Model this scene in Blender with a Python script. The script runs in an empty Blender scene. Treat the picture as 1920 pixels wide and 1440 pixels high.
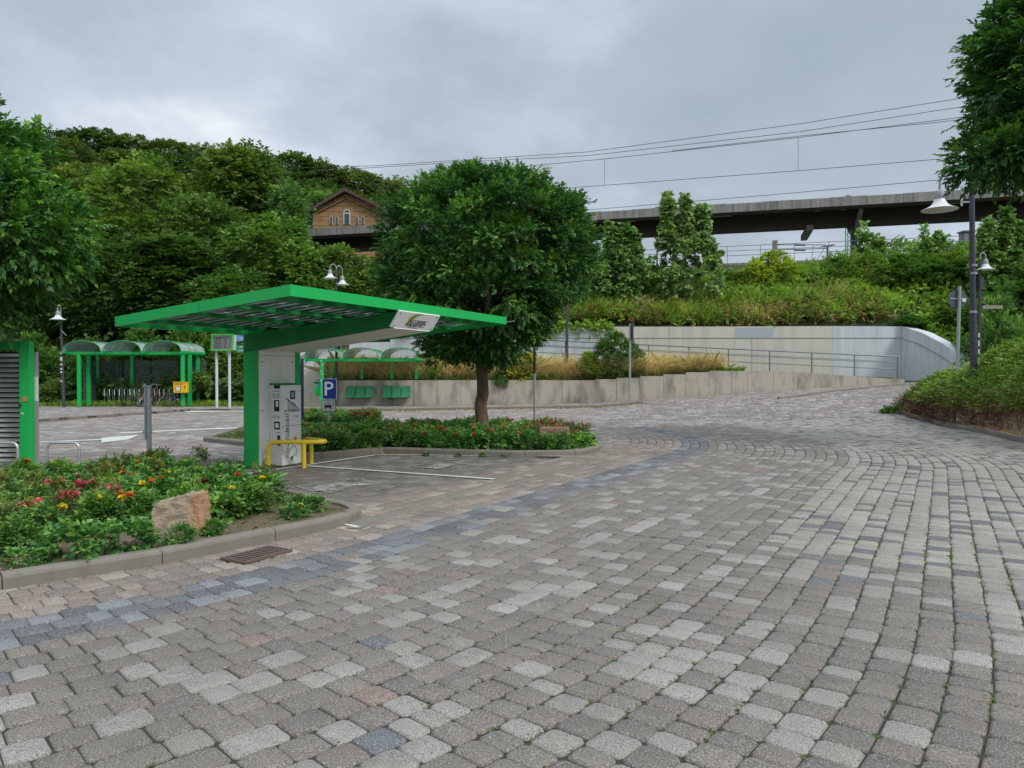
import bpy, math, random
import numpy as np
from mathutils import Vector
S = bpy.context.scene
COL = S.collection
random.seed(7)
R = math.radians
# ------------------------------------------------------------------ camera
CAMH, PITCH, FPX = 1.65, R(0.82), 1400.0
cam = bpy.data.cameras.new('camera')
cam.sensor_width = 36; cam.lens = FPX / 1920 * 36
cam.clip_start = 0.05; cam.clip_end = 3000
co = bpy.data.objects.new('camera', cam); COL.objects.link(co)
co.location = (0, 0, CAMH); co.rotation_euler = (R(90) - PITCH, 0, 0)
S.camera = co
# ------------------------------------------------------------------ world and sun
SUN_EL, SUN_AZ = R(42), R(128)          # azimuth clockwise from +Y (the view direction)
w = bpy.data.worlds.new('World'); S.world = w; w.use_nodes = True
nt = w.node_tree; N = nt.nodes; L = nt.links; N.clear()
out = N.new('ShaderNodeOutputWorld')
sky = N.new('ShaderNodeTexSky'); sky.sky_type = 'NISHITA'; sky.sun_disc = False
sky.sun_elevation = SUN_EL; sky.sun_rotation = SUN_AZ; sky.dust_density = 2.0
bg1 = N.new('ShaderNodeBackground'); bg1.inputs[1].default_value = 0.12
L.new(sky.outputs[0], bg1.inputs[0])
tc = N.new('ShaderNodeTexCoord'); sp = N.new('ShaderNodeSeparateXYZ'); L.new(tc.outputs['Generated'], sp.inputs[0])
def M_(op, a, b=None, clamp=False):
    m = N.new('ShaderNodeMath'); m.operation = op; m.use_clamp = clamp
    for k, v in ((0, a), (1, b)):
        if v is None: continue
        if isinstance(v, (int, float)): m.inputs[k].default_value = v
        else: L.new(v, m.inputs[k])
    return m.outputs[0]
zz = M_('ADD', M_('MAXIMUM', sp.outputs[2], 0.0), 0.30)
cx = M_('DIVIDE', sp.outputs[0], zz); cy = M_('DIVIDE', sp.outputs[1], zz)
cb = N.new('ShaderNodeCombineXYZ'); L.new(cx, cb.inputs[0]); L.new(cy, cb.inputs[1]); cb.inputs[2].default_value = 3.7
n1 = N.new('ShaderNodeTexNoise'); n1.inputs['Scale'].default_value = 1.5; n1.inputs['Detail'].default_value = 7; n1.inputs['Roughness'].default_value = 0.55
n1.inputs['Distortion'].default_value = 0.12
L.new(cb.outputs[0], n1.inputs['Vector'])
n2 = N.new('ShaderNodeTexNoise'); n2.inputs['Scale'].default_value = 0.6; n2.inputs['Detail'].default_value = 3
L.new(cb.outputs[0], n2.inputs['Vector'])
mx = M_('ADD', M_('MULTIPLY', n1.outputs[0], 0.6), M_('MULTIPLY', n2.outputs[0], 0.4))
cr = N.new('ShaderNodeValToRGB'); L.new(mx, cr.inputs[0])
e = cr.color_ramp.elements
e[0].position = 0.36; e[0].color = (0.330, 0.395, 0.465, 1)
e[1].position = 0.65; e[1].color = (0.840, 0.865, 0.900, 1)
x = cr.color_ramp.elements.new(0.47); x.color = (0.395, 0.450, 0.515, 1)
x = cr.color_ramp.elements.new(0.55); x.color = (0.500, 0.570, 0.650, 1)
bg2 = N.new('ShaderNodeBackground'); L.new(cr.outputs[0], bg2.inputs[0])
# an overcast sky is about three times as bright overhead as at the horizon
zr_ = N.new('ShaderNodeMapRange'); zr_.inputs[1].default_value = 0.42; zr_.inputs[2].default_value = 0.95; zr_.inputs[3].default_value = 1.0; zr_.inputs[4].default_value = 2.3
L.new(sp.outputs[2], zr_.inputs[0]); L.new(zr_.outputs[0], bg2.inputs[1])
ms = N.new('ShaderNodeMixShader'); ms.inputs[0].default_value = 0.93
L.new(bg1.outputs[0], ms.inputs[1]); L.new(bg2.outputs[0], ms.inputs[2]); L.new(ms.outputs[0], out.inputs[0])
sl = bpy.data.lights.new('sun', 'SUN'); sl.energy = 1.5; sl.angle = R(14); sl.color = (1, 0.96, 0.9)
so = bpy.data.objects.new('sun', sl); COL.objects.link(so)
d = Vector((math.sin(SUN_AZ) * math.cos(SUN_EL), math.cos(SUN_AZ) * math.cos(SUN_EL), math.sin(SUN_EL)))
so.rotation_euler = d.to_track_quat('Z', 'Y').to_euler(); so.location = (0, 0, 60)
vs = S.view_settings; vs.view_transform = 'Standard'; vs.look = 'None'; vs.gamma = 1; vs.exposure = 0.25; vs.use_curve_mapping = False
S.cycles.max_bounces = 6; S.cycles.transparent_max_bounces = 16; S.cycles.use_denoising = True
# ------------------------------------------------------------------ helpers
def ray(px, py):
    dx = (px - 960) / FPX; dy = -(py - 720) / FPX
    return np.array([dx, math.cos(PITCH) + dy * math.sin(PITCH), -math.sin(PITCH) + dy * math.cos(PITCH)])
def G(px, py, z=0.0):
    r = ray(px, py); t = (z - CAMH) / r[2]
    return (r[0] * t, r[1] * t, z)
def P(px, py, y):
    r = ray(px, py); t = y / r[1]
    return (r[0] * t, y, CAMH + r[2] * t)
class MB:
    def __init__(s): s.v = []; s.f = []; s.mi = []; s.cur = 0; s.smooth = False
    def face(s, *ix): s.f.append(ix); s.mi.append(s.cur)
    def add(s, vs, fs):
        b = len(s.v); s.v += [tuple(v) for v in vs]
        for f in fs: s.f.append([b + i for i in f]); s.mi.append(s.cur)
        return s
    def box(s, c, size, rz=0.0, bevel=0.0):
        x, y, z = [k / 2 for k in size]; co_, si = math.cos(rz), math.sin(rz)
        if bevel > 0:
            b = min(bevel, x * .49, y * .49, z * .49); pts = []; 
            for zz_, q in ((-z, b), (-z + b, 0), (z - b, 0), (z, b)):
                for (sx, sy) in ((-1, -1), (1, -1), (1, 1), (-1, 1)):
                    X, Y = sx * (x - q), sy * (y - q)
                    if sx * sy > 0: o = [(X, sy * (y - q - b) ), (sx * (x - q - b), Y)]
                    else: o = [(sx * (x - q - b), Y), (X, sy * (y - q - b))]
                    for (a_, b_) in o: pts.append((a_, b_, zz_))
            fs = [list(range(7, -1, -1)), list(range(24, 32))]
            for r_ in range(3):
                for k in range(8): fs.append([r_*8+k, r_*8+(k+1) % 8, (r_+1)*8+(k+1) % 8, (r_+1)*8+k])
        else:
            pts = [(sx * x, sy * y, sz * z) for sz in (-1, 1) for sx, sy in ((-1, -1), (1, -1), (1, 1), (-1, 1))]
            fs = [[3, 2, 1, 0], [4, 5, 6, 7]] + [[k, (k+1) % 4, 4+(k+1) % 4, 4+k] for k in range(4)]
        s.add([(c[0] + p[0]*co_ - p[1]*si, c[1] + p[0]*si + p[1]*co_, c[2] + p[2]) for p in pts], fs); return s
    def beam(s, a, b, w_, h, up=(0, 0, 1)):
        a = Vector(a); b = Vector(b); d_ = (b - a).normalized(); u = Vector(up)
        if abs(d_.dot(u)) > .99: u = Vector((1, 0, 0))
        r = d_.cross(u).normalized() * (w_/2); u = r.cross(d_).normalized() * (h/2)
        pts = [p + sx*r + sz*u for p in (a, b) for sx, sz in ((-1, -1), (1, -1), (1, 1), (-1, 1))]
        s.add(pts, [[3, 2, 1, 0], [4, 5, 6, 7]] + [[k, (k+1) % 4, 4+(k+1) % 4, 4+k] for k in range(4)]); return s
    def tube(s, pts, r, n=10, close=True):
        pts = [Vector(p) for p in pts]; m = len(pts); rs = r if isinstance(r, (list, tuple)) else [r]*m
        base = len(s.v); ref = None
        for i, p in enumerate(pts):
            t = (pts[min(i+1, m-1)] - pts[max(i-1, 0)]).normalized()
            if ref is None:
                ref = Vector((0, 0, 1)) if abs(t.z) < .9 else Vector((1, 0, 0))
            a = (ref - t*ref.dot(t)).normalized(); b = t.cross(a); ref = a
            for k in range(n):
                an = 2*math.pi*k/n; s.v.append(tuple(p + rs[i]*(math.cos(an)*a + math.sin(an)*b)))
        for i in range(m-1):
            for k in range(n):
                s.face(base+i*n+k, base+i*n+(k+1) % n, base+(i+1)*n+(k+1) % n, base+(i+1)*n+k)
        if close:
            s.face(*[base+k for k in range(n-1, -1, -1)]); s.face(*[base+(m-1)*n+k for k in range(n)])
        return s
    def lathe(s, c, prof, n=20):
        base = len(s.v)
        for r, z in prof:
            for k in range(n):
                a = 2*math.pi*k/n; s.v.append((c[0]+r*math.cos(a), c[1]+r*math.sin(a), c[2]+z))
        for i in range(len(prof)-1):
            for k in range(n): s.face(base+i*n+k, base+i*n+(k+1) % n, base+(i+1)*n+(k+1) % n, base+(i+1)*n+k)
        return s
    def prism(s, poly, z0, z1):
        n = len(poly); zf0 = z0 if callable(z0) else (lambda x, y: z0); zf1 = z1 if callable(z1) else (lambda x, y: z1)
        ar = sum(poly[i][0]*poly[(i+1) % n][1]-poly[(i+1) % n][0]*poly[i][1] for i in range(n))
        if ar < 0: poly = poly[::-1]
        vs_ = [(x_, y_, zf0(x_, y_)) for x_, y_ in poly] + [(x_, y_, zf1(x_, y_)) for x_, y_ in poly]
        s.add(vs_, [list(range(n-1, -1, -1)), list(range(n, 2*n))] + [[k, (k+1) % n, n+(k+1) % n, n+k] for k in range(n)]); return s
    def build(s, name, mats, parent=None, smooth=None, loc=None):
        me = bpy.data.meshes.new(name); me.from_pydata(s.v, [], s.f)
        if not isinstance(mats, (list, tuple)): mats = [mats]
        for m in mats: me.materials.append(m)
        if len(mats) > 1: me.polygons.foreach_set('material_index', s.mi)
        if smooth or (smooth is None and s.smooth):
            me.polygons.foreach_set('use_smooth', [True]*len(me.polygons))
            try: me.set_sharp_from_angle(angle=R(38))
            except Exception: pass
        me.update()
        o = bpy.data.objects.new(name, me); COL.objects.link(o)
        if parent is not None: o.parent = parent
        if loc is not None: o.location = loc
        return o
def fast_mesh(name, V, F, mats, attr=None, parent=None, smooth=False, mi=None):
    """V (n,3), F (m,k) constant k"""
    V = np.asarray(V, dtype=np.float32); F = np.asarray(F, dtype=np.int32); m, k = F.shape
    me = bpy.data.meshes.new(name); me.vertices.add(len(V)); me.vertices.foreach_set('co', V.ravel())
    me.loops.add(m*k); me.loops.foreach_set('vertex_index', F.ravel())
    me.polygons.add(m); me.polygons.foreach_set('loop_start', np.arange(0, m*k, k, dtype=np.int32))
    try: me.polygons.foreach_set('loop_total', np.full(m, k, dtype=np.int32))
    except Exception: pass
    if not isinstance(mats, (list, tuple)): mats = [mats]
    for q in mats: me.materials.append(q)
    if mi is not None: me.polygons.foreach_set('material_index', np.asarray(mi, dtype=np.int32))
    if smooth: me.polygons.foreach_set('use_smooth', np.ones(m, dtype=bool))
    for an, (typ, dat) in (attr or {}).items():
        a = me.attributes.new(an, typ, 'FACE')
        a.data.foreach_set('color' if typ == 'FLOAT_COLOR' else 'value', np.asarray(dat, dtype=np.float32).ravel())
    me.update(calc_edges=True)
    o = bpy.data.objects.new(name, me); COL.objects.link(o)
    if parent is not None: o.parent = parent
    return o
def tag(o, label=None, cat=None, group=None, kind=None):
    if label: o['label'] = label
    if cat: o['category'] = cat
    if group: o['group'] = group
    if kind: o['kind'] = kind
    return o
def thing(name, label, cat, loc=(0, 0, 0), rz=0.0, group=None):
    o = bpy.data.objects.new(name, None); COL.objects.link(o); o.location = loc; o.rotation_euler = (0, 0, rz)
    o.empty_display_size = .2
    return tag(o, label, cat, group)
def copy_tree(o, parent=None):
    c = o.copy(); COL.objects.link(c)
    if parent is not None: c.parent = parent
    for ch in list(o.children): copy_tree(ch, c)
    return c
def text_mesh(name, txt, size, mat, parent, loc, X, Y, ext=0.001, shear=0.0, align='CENTER', bold=0.0):
    """flat lettering, X and Y are the world axes of the text plane"""
    cu = bpy.data.curves.new(name, 'FONT'); cu.body = txt; cu.size = size; cu.extrude = ext; cu.align_x = align; cu.align_y = 'CENTER'
    cu.shear = shear; cu.offset = bold; cu.resolution_u = 3
    t = bpy.data.objects.new(name, cu); COL.objects.link(t)
    bpy.context.view_layer.update()
    me = bpy.data.meshes.new_from_object(t.evaluated_get(bpy.context.evaluated_depsgraph_get()))
    COL.objects.unlink(t); bpy.data.objects.remove(t)
    me.materials.clear(); me.materials.append(mat)
    X = Vector(X).normalized(); Y = Vector(Y).normalized(); Z = X.cross(Y)
    for v in me.vertices:
        p = Vector(loc) + X*v.co.x + Y*v.co.y + Z*v.co.z; v.co = p
    o = bpy.data.objects.new(name, me); COL.objects.link(o)
    if parent is not None: o.parent = parent
    return o
# ------------------------------------------------------------------ materials
def mat(name):
    m = bpy.data.materials.new(name); m.use_nodes = True; t = m.node_tree; b = t.nodes['Principled BSDF']
    return m, t, b
def nd(t, typ, ins=None, **kw):
    n = t.nodes.new(typ)
    for k, v in kw.items(): setattr(n, k, v)
    for k, v in (ins or {}).items():
        if hasattr(v, 'is_output') or isinstance(v, bpy.types.NodeSocket): t.links.new(v, n.inputs[k])
        else: n.inputs[k].default_value = v
    return n
def c4(c): return (c[0], c[1], c[2], 1)
def ramp(t, fac, stops):
    n = t.nodes.new('ShaderNodeValToRGB'); t.links.new(fac, n.inputs[0]); el = n.color_ramp.elements
    el[0].position, el[0].color = stops[0][0], c4(stops[0][1]); el[1].position, el[1].color = stops[-1][0], c4(stops[-1][1])
    for p_, c_ in stops[1:-1]: q = el.new(p_); q.color = c4(c_)
    return n.outputs[0]
def mixc(t, f, a, b, mode='MIX'):
    n = t.nodes.new('ShaderNodeMix'); n.data_type = 'RGBA'; n.blend_type = mode
    for k, v in ((0, f), (6, a), (7, b)):
        if isinstance(v, bpy.types.NodeSocket): t.links.new(v, n.inputs[k])
        else: n.inputs[k].default_value = c4(v) if isinstance(v, (tuple, list)) else v
    return n.outputs[2]
def mth(t, op, a, b=None, clamp=False):
    n = t.nodes.new('ShaderNodeMath'); n.operation = op; n.use_clamp = clamp
    for k, v in ((0, a), (1, b)):
        if v is None: continue
        if isinstance(v, bpy.types.NodeSocket): t.links.new(v, n.inputs[k])
        else: n.inputs[k].default_value = v
    return n.outputs[0]
def noise(t, scale, detail=4, rough=.55, vec=None, dist=0):
    n = t.nodes.new('ShaderNodeTexNoise'); n.inputs['Scale'].default_value = scale; n.inputs['Detail'].default_value = detail
    n.inputs['Roughness'].default_value = rough; n.inputs['Distortion'].default_value = dist
    if vec is not None: t.links.new(vec, n.inputs['Vector'])
    return n.outputs[0]
def pos(t): return t.nodes.new('ShaderNodeNewGeometry').outputs['Position']
def scaled(t, vec, s):
    n = t.nodes.new('ShaderNodeMapping'); n.inputs['Scale'].default_value = s; t.links.new(vec, n.inputs[0]); return n.outputs[0]
def bump(t, b, h, strength=.4, dist=.01):
    n = t.nodes.new('ShaderNodeBump'); n.inputs['Strength'].default_value = strength; n.inputs['Distance'].default_value = dist
    t.links.new(h, n.inputs['Height']); t.links.new(n.outputs[0], b.inputs['Normal'])
def painted(name, c, rough=.4, dirt=.25, metal=0.0, scale=3.0):
    m, t, b = mat(name); p = pos(t)
    n_ = noise(t, scale, 6, .65, p); st = noise(t, 1, 4, .6, scaled(t, p, (14, 14, 1.2)))
    f = mth(t, 'MULTIPLY', ramp(t, mth(t, 'MULTIPLY', n_, st), [(.16, (0, 0, 0)), (.42, (1, 1, 1))]), dirt)
    dc = tuple(k*.45+.03 for k in c)
    t.links.new(mixc(t, f, c, dc), b.inputs['Base Color'])
    b.inputs['Metallic'].default_value = metal
    t.links.new(mth(t, 'ADD', mth(t, 'MULTIPLY', n_, .3), rough-.12), b.inputs['Roughness'])
    return m
def plain(name, c, rough=.5, metal=0.0):
    m, t, b = mat(name); p = pos(t)
    t.links.new(mixc(t, mth(t, 'MULTIPLY', noise(t, 9, 4, .6, p), .5), c, tuple(k*.7 for k in c)), b.inputs['Base Color'])
    b.inputs['Roughness'].default_value = rough; b.inputs['Metallic'].default_value = metal
    return m
def concrete(name, c1, c2, streak=.6, stain=(.08, .07, .06), zs=.45, scale=1.0):
    m, t, b = mat(name); p = pos(t)
    big = noise(t, .6*scale, 6, .6, p); fine = noise(t, 38, 3, .7, p)
    st = noise(t, 1, 6, .62, scaled(t, p, (3.2*scale, 3.2*scale, zs)))
    base = mixc(t, big, c1, c2)
    base = mixc(t, mth(t, 'MULTIPLY', fine, .35), base, tuple(k*.55 for k in c1))
    f = mth(t, 'MULTIPLY', ramp(t, st, [(.45, (0, 0, 0)), (.72, (1, 1, 1))]), streak)
    base = mixc(t, f, base, stain)
    t.links.new(base, b.inputs['Base Color']); b.inputs['Roughness'].default_value = .88
    bump(t, b, mth(t, 'ADD', fine, mth(t, 'MULTIPLY', big, .8)), .35, .012)
    return m
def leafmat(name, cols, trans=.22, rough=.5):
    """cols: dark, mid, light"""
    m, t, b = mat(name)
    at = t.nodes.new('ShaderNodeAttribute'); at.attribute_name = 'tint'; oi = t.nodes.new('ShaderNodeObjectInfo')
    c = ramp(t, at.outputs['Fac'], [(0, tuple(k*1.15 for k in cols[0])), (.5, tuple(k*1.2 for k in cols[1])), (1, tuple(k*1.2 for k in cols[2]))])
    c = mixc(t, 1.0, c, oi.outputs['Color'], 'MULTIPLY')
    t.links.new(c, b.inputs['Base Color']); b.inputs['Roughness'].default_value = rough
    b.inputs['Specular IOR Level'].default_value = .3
    tr = nd(t, 'ShaderNodeBsdfTranslucent'); t.links.new(mixc(t, 1.0, c, (1.0, 1.25, .6), 'MULTIPLY'), tr.inputs[0])
    mx_ = nd(t, 'ShaderNodeMixShader'); mx_.inputs[0].default_value = trans
    t.links.new(b.outputs[0], mx_.inputs[1]); t.links.new(tr.outputs[0], mx_.inputs[2])
    t.links.new(mx_.outputs[0], t.nodes['Material Output'].inputs[0])
    return m
M = {}
M['green'] = painted('green_paint', (.004, .47, .092), .42, .32)
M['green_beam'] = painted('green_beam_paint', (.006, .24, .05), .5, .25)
M['green_seat'] = painted('green_seat_wire', (.035, .27, .13), .5, .4)
M['green_frame'] = painted('display_frame_paint', (.06, .50, .07), .4, .1)
M['white_panel'] = painted('white_panel', (.88, .87, .81), .45, .25, scale=1.3)
M['box_white'] = painted('charger_white', (.82, .82, .82), .35, .08)
M['grey_steel'] = painted('galvanised_steel', (.42, .45, .47), .38, .35, .5)
M['alu'] = painted('aluminium', (.55, .56, .57), .35, .3, .6)
M['dark_pole'] = painted('dark_grey_pole', (.05, .055, .075), .45, .3)
M['lamp_metal'] = painted('lamp_shade_paint', (.72, .73, .70), .4, .35)
M['lamp_neck'] = painted('lamp_housing_paint', (.30, .31, .33), .5, .4)
M['white_pole'] = painted('white_pole_paint', (.62, .66, .70), .45, .4)
M['yellow'] = painted('yellow_paint', (.78, .56, .02), .38, .25)
M['post_yellow'] = painted('post_box_yellow', (.85, .48, .01), .4, .1)
M['navy'] = painted('navy_paint', (.025, .04, .085), .45, .2)
M['blue_sign'] = plain('blue_sign', (.008, .035, .30), .35)
M['white_sign'] = plain('white_sign', (.88, .88, .88), .4)
M['black'] = plain('black_print', (.012, .012, .014), .5)
M['ink_green'] = plain('green_print', (.01, .16, .06), .5)
M['ink_light'] = plain('olive_print', (.25, .36, .03), .5)
M['ink_red'] = plain('red_print', (.45, .03, .02), .5)
M['ink_orange'] = plain('orange_print', (.75, .18, .02), .5)
M['rubber'] = plain('black_rubber', (.015, .015, .017), .7)
M['panel_dark'] = painted('solar_cell', (.02, .022, .03), .25, .2)
M['louvre'] = painted('louvre_slat', (.66, .66, .62), .5, .4)
M['rail_steel'] = painted('dark_galvanised_rail', (.20, .225, .235), .45, .3, .3)
M['dark_inner'] = plain('dark_interior', (.012, .012, .012), .8)
M['sticker'] = plain('paper_sticker', (.75, .77, .76), .6)
M['sticker_tan'] = plain('tan_sticker', (.55, .33, .10), .6)
M['kerb'] = concrete('kerb_concrete', (.265, .242, .20), (.18, .162, .132), .45, (.14, .13, .10), 1.5, 2)
M['wall_low'] = concrete('stained_concrete', (.56, .50, .41), (.42, .37, .295), .8, (.085, .075, .06), .6, .55)
M['wall_up'] = concrete('light_concrete', (.66, .63, .54), (.56, .53, .45), .35, (.3, .28, .24), .3)
M['wall_white'] = concrete('white_wall_paint', (.67, .70, .72), (.57, .595, .615), .45, (.28, .29, .30), .3)
M['fascia'] = concrete('canopy_concrete', (.42, .40, .37), (.22, .21, .195), .75, (.06, .06, .055), .25, 1.5)
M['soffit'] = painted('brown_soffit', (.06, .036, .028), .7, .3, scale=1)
M['soil'] = concrete('bed_soil', (.17, .125, .075), (.10, .075, .045), .3, (.12, .14, .05), 1, 4)
M['bark'] = concrete('tree_bark', (.26, .175, .11), (.12, .078, .052), 1.0, (.018, .012, .009), 2.2, 9)
M['bark_thin'] = concrete('twig_bark', (.13, .10, .07), (.08, .06, .045), .5, (.02, .015, .01), .5, 4)
M['rust'] = plain('rusty_iron', (.15, .10, .085), .7)
M['paint_mark'] = None
def sheet_glass(name, tint, alpha):
    m, t, b = mat(name)
    b.inputs['Base Color'].default_value = c4(tint); b.inputs['Roughness'].default_value = .12
    tr = nd(t, 'ShaderNodeBsdfTransparent', {0: c4((.85, .93, .90))}); mx_ = nd(t, 'ShaderNodeMixShader')
    f = ramp(t, noise(t, 2.2, 5, .6, pos(t)), [(.3, (alpha*.75,)*3), (.75, (min(1, alpha*1.3),)*3)])
    t.links.new(f, mx_.inputs[0])
    t.links.new(tr.outputs[0], mx_.inputs[1]); t.links.new(b.outputs[0], mx_.inputs[2])
    t.links.new(mx_.outputs[0], t.nodes['Material Output'].inputs[0]); return m
M['vault'] = sheet_glass('grey_polycarbonate', (.52, .60, .57), .66)
M['glass'] = sheet_glass('shelter_glass', (.14, .17, .16), .28)
# road marking paint with wear
def mark_mat(name, lo, hi, c_):
    m, t, b = mat(name); p = pos(t)
    b.inputs['Base Color'].default_value = c4(c_); b.inputs['Roughness'].default_value = .8
    tr = nd(t, 'ShaderNodeBsdfTransparent'); mx_ = nd(t, 'ShaderNodeMixShader')
    f = ramp(t, mth(t, 'ADD', mth(t, 'MULTIPLY', noise(t, 26, 5, .7, p), .5), mth(t, 'MULTIPLY', noise(t, 3.5, 3, .6, p), .5)), [(lo, (0, 0, 0)), (hi, (1, 1, 1))])
    t.links.new(f, mx_.inputs[0]); t.links.new(tr.outputs[0], mx_.inputs[1]); t.links.new(b.outputs[0], mx_.inputs[2]); t.links.new(mx_.outputs[0], t.nodes['Material Output'].inputs[0])
    return m
M['paint_mark'] = mark_mat('worn_road_paint', .34, .44, (.60, .59, .56)); M['paint_symbol'] = mark_mat('worn_symbol_paint', .42, .56, (.40, .385, .35))
# paving stones: colour is a property of each stone (face attribute), speckled
m, t, b = mat('paving_stone'); p = pos(t)
at = t.nodes.new('ShaderNodeAttribute'); at.attribute_name = 'stone'
sp1 = noise(t, 95, 2, .8, p); sp2 = noise(t, 150, 1, .8, p); sp3 = noise(t, 14, 4, .6, p); dirt_ = noise(t, .8, 5, .6, p)
c = mixc(t, mth(t, 'MULTIPLY', ramp(t, sp1, [(.48, (0, 0, 0)), (.66, (1, 1, 1))]), .6), at.outputs['Color'], (.60, .57, .52))
c = mixc(t, mth(t, 'MULTIPLY', ramp(t, sp2, [(.50, (0, 0, 0)), (.64, (1, 1, 1))]), .75), c, (.045, .04, .04))
c = mixc(t, mth(t, 'MULTIPLY', sp3, .35), c, (.16, .15, .13), 'MULTIPLY')
c = mixc(t, mth(t, 'MULTIPLY', ramp(t, dirt_, [(.42, (0, 0, 0)), (.72, (1, 1, 1))]), .36), c, (.12, .105, .085))
c = mixc(t, mth(t, 'MULTIPLY', ramp(t, noise(t, 3.1, 6, .7, p), [(.56, (0, 0, 0)), (.68, (1, 1, 1))]), .30), c, (.075, .07, .055))
t.links.new(c, b.inputs['Base Color']); b.inputs['Roughness'].default_value = .78
bump(t, b, mth(t, 'ADD', mth(t, 'MULTIPLY', sp1, .6), mth(t, 'ADD', sp2, mth(t, 'MULTIPLY', sp3, 1.5))), .6, .006)
M['stone'] = m
# ground (joints, moss, soil)
m, t, b = mat('joint_and_soil'); p = pos(t)
c = ramp(t, noise(t, 1.3, 5, .65, p), [(.38, (.045, .038, .03)), (.54, (.05, .045, .03)), (.62, (.045, .08, .018)), (.8, (.06, .10, .02))])
c = mixc(t, mth(t, 'MULTIPLY', noise(t, 30, 3, .7, p), .6), c, (.03, .026, .02))
t.links.new(c, b.inputs['Base Color']); b.inputs['Roughness'].default_value = .95
M['ground'] = m
m, t, b = mat('slope_soil'); p = pos(t)
t.links.new(ramp(t, noise(t, .7, 6, .65, p), [(.3, (.03, .035, .012)), (.55, (.045, .07, .018)), (.75, (.09, .085, .03))]), b.inputs['Base Color']); b.inputs['Roughness'].default_value = .95
M['slope'] = m
# sandstone blocks
m, t, b = mat('sandstone_blocks'); p = pos(t)
bk = nd(t, 'ShaderNodeTexBrick', {'Color1': (.40, .235, .105, 1), 'Color2': (.32, .185, .08, 1), 'Mortar': (.13, .07, .03, 1), 'Scale': 1.0, 'Mortar Size': .03, 'Brick Width': 1.1, 'Row Height': .5})
sx = nd(t, 'ShaderNodeSeparateXYZ', {0: p}); cbx = nd(t, 'ShaderNodeCombineXYZ'); t.links.new(mth(t, 'ADD', sx.outputs[0], sx.outputs[1]), cbx.inputs[0]); t.links.new(sx.outputs[2], cbx.inputs[1])
t.links.new(cbx.outputs[0], bk.inputs['Vector'])
t.links.new(mixc(t, mth(t, 'MULTIPLY', noise(t, .9, 5, .6, p), .6), bk.outputs[0], (.24, .14, .07)), b.inputs['Base Color']); b.inputs['Roughness'].default_value = .9
M['sandstone'] = m
m, t, b = mat('boulder_sandstone'); p = pos(t)
st = noise(t, 1, 5, .6, scaled(t, p, (3, 3, 22)), .6)
c = ramp(t, noise(t, 3.2, 6, .65, p), [(.3, (.20, .15, .10)), (.5, (.36, .27, .19)), (.66, (.46, .36, .26)), (.8, (.40, .19, .08))])
c = mixc(t, mth(t, 'MULTIPLY', ramp(t, st, [(.4, (0, 0, 0)), (.7, (1, 1, 1))]), .45), c, (.14, .13, .07))
tcg = t.nodes.new('ShaderNodeTexCoord'); sxg = nd(t, 'ShaderNodeSeparateXYZ', {0: tcg.outputs['Generated']})   # iron stained right edge
c = mixc(t, ramp(t, mth(t, 'ADD', sxg.outputs[0], mth(t, 'MULTIPLY', noise(t, 7, 4, .6, p), .35)), [(.88, (0, 0, 0)), (1.04, (.6, .6, .6))]), c, (.42, .20, .08))
t.links.new(c, b.inputs['Base Color']); b.inputs['Roughness'].default_value = .9
bump(t, b, mth(t, 'ADD', st, noise(t, 18, 5, .7, p)), .7, .03)
M['boulder'] = m
M['roof_tile'] = painted('brown_roof_tile', (.10, .045, .035), .6, .3)
M['window_dark'] = plain('window_glass', (.05, .07, .09), .15)
M['window_frame'] = plain('window_frame_white', (.6, .58, .52), .5)
M['wire'] = plain('overhead_wire', (.05, .055, .06), .6)
def petal(name, c): 
    m, t, b = mat(name); at = t.nodes.new('ShaderNodeAttribute'); at.attribute_name = 'tint'
    t.links.new(mixc(t, at.outputs['Fac'], tuple(k*.55 for k in c), c), b.inputs['Base Color']); b.inputs['Roughness'].default_value = .6
    return m
M['f_red'] = petal('petal_red', (.62, .035, .02)); M['f_dark'] = petal('petal_dark_red', (.20, .006, .018)); M['f_yellow'] = petal('petal_yellow', (.85, .68, .03))
M['f_orange'] = petal('petal_orange', (.80, .20, .06)); M['f_pink'] = petal('petal_pink', (.85, .17, .22)); M['f_pale'] = petal('petal_pale_pink', (.72, .36, .40))
M['leaf_globe'] = leafmat('globe_tree_leaf', ((.020, .062, .018), (.052, .148, .030), (.19, .36, .055)))
M['leaf_wood'] = leafmat('wood_leaf', ((.042, .088, .028), (.105, .18, .045), (.21, .30, .068)), .3)
M['leaf_syc'] = leafmat('sycamore_leaf', ((.11, .18, .06), (.26, .36, .13), (.46, .53, .27)))
M['leaf_hedge'] = leafmat('hedge_leaf', ((.11, .18, .03), (.17, .27, .045), (.34, .44, .08)))
M['leaf_dead'] = leafmat('dead_twig', ((.10, .045, .032), (.20, .10, .065), (.32, .19, .12)), .05, .8)
M['leaf_herb'] = leafmat('slope_herb_leaf', ((.10, .18, .03), (.24, .38, .055), (.44, .54, .09)), .3)
M['leaf_brown'] = leafmat('brown_herb_leaf', ((.12, .075, .03), (.26, .18, .06), (.42, .33, .13)))
M['straw'] = leafmat('dry_grass', ((.36, .25, .10), (.70, .53, .25), (.85, .70, .38)), .2, .7)
M['leaf_bed'] = leafmat('bed_plant_leaf', ((.04, .10, .028), (.085, .20, .045), (.20, .34, .075)), .18, .42)
M['leaf_rose'] = leafmat('rose_leaf', ((.05, .08, .025), (.10, .17, .04), (.24, .17, .05)), .15, .5)
M['leaf_yellow'] = leafmat('yellow_shrub_leaf', ((.14, .17, .02), (.36, .38, .04), (.58, .56, .10)), .2)
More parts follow.
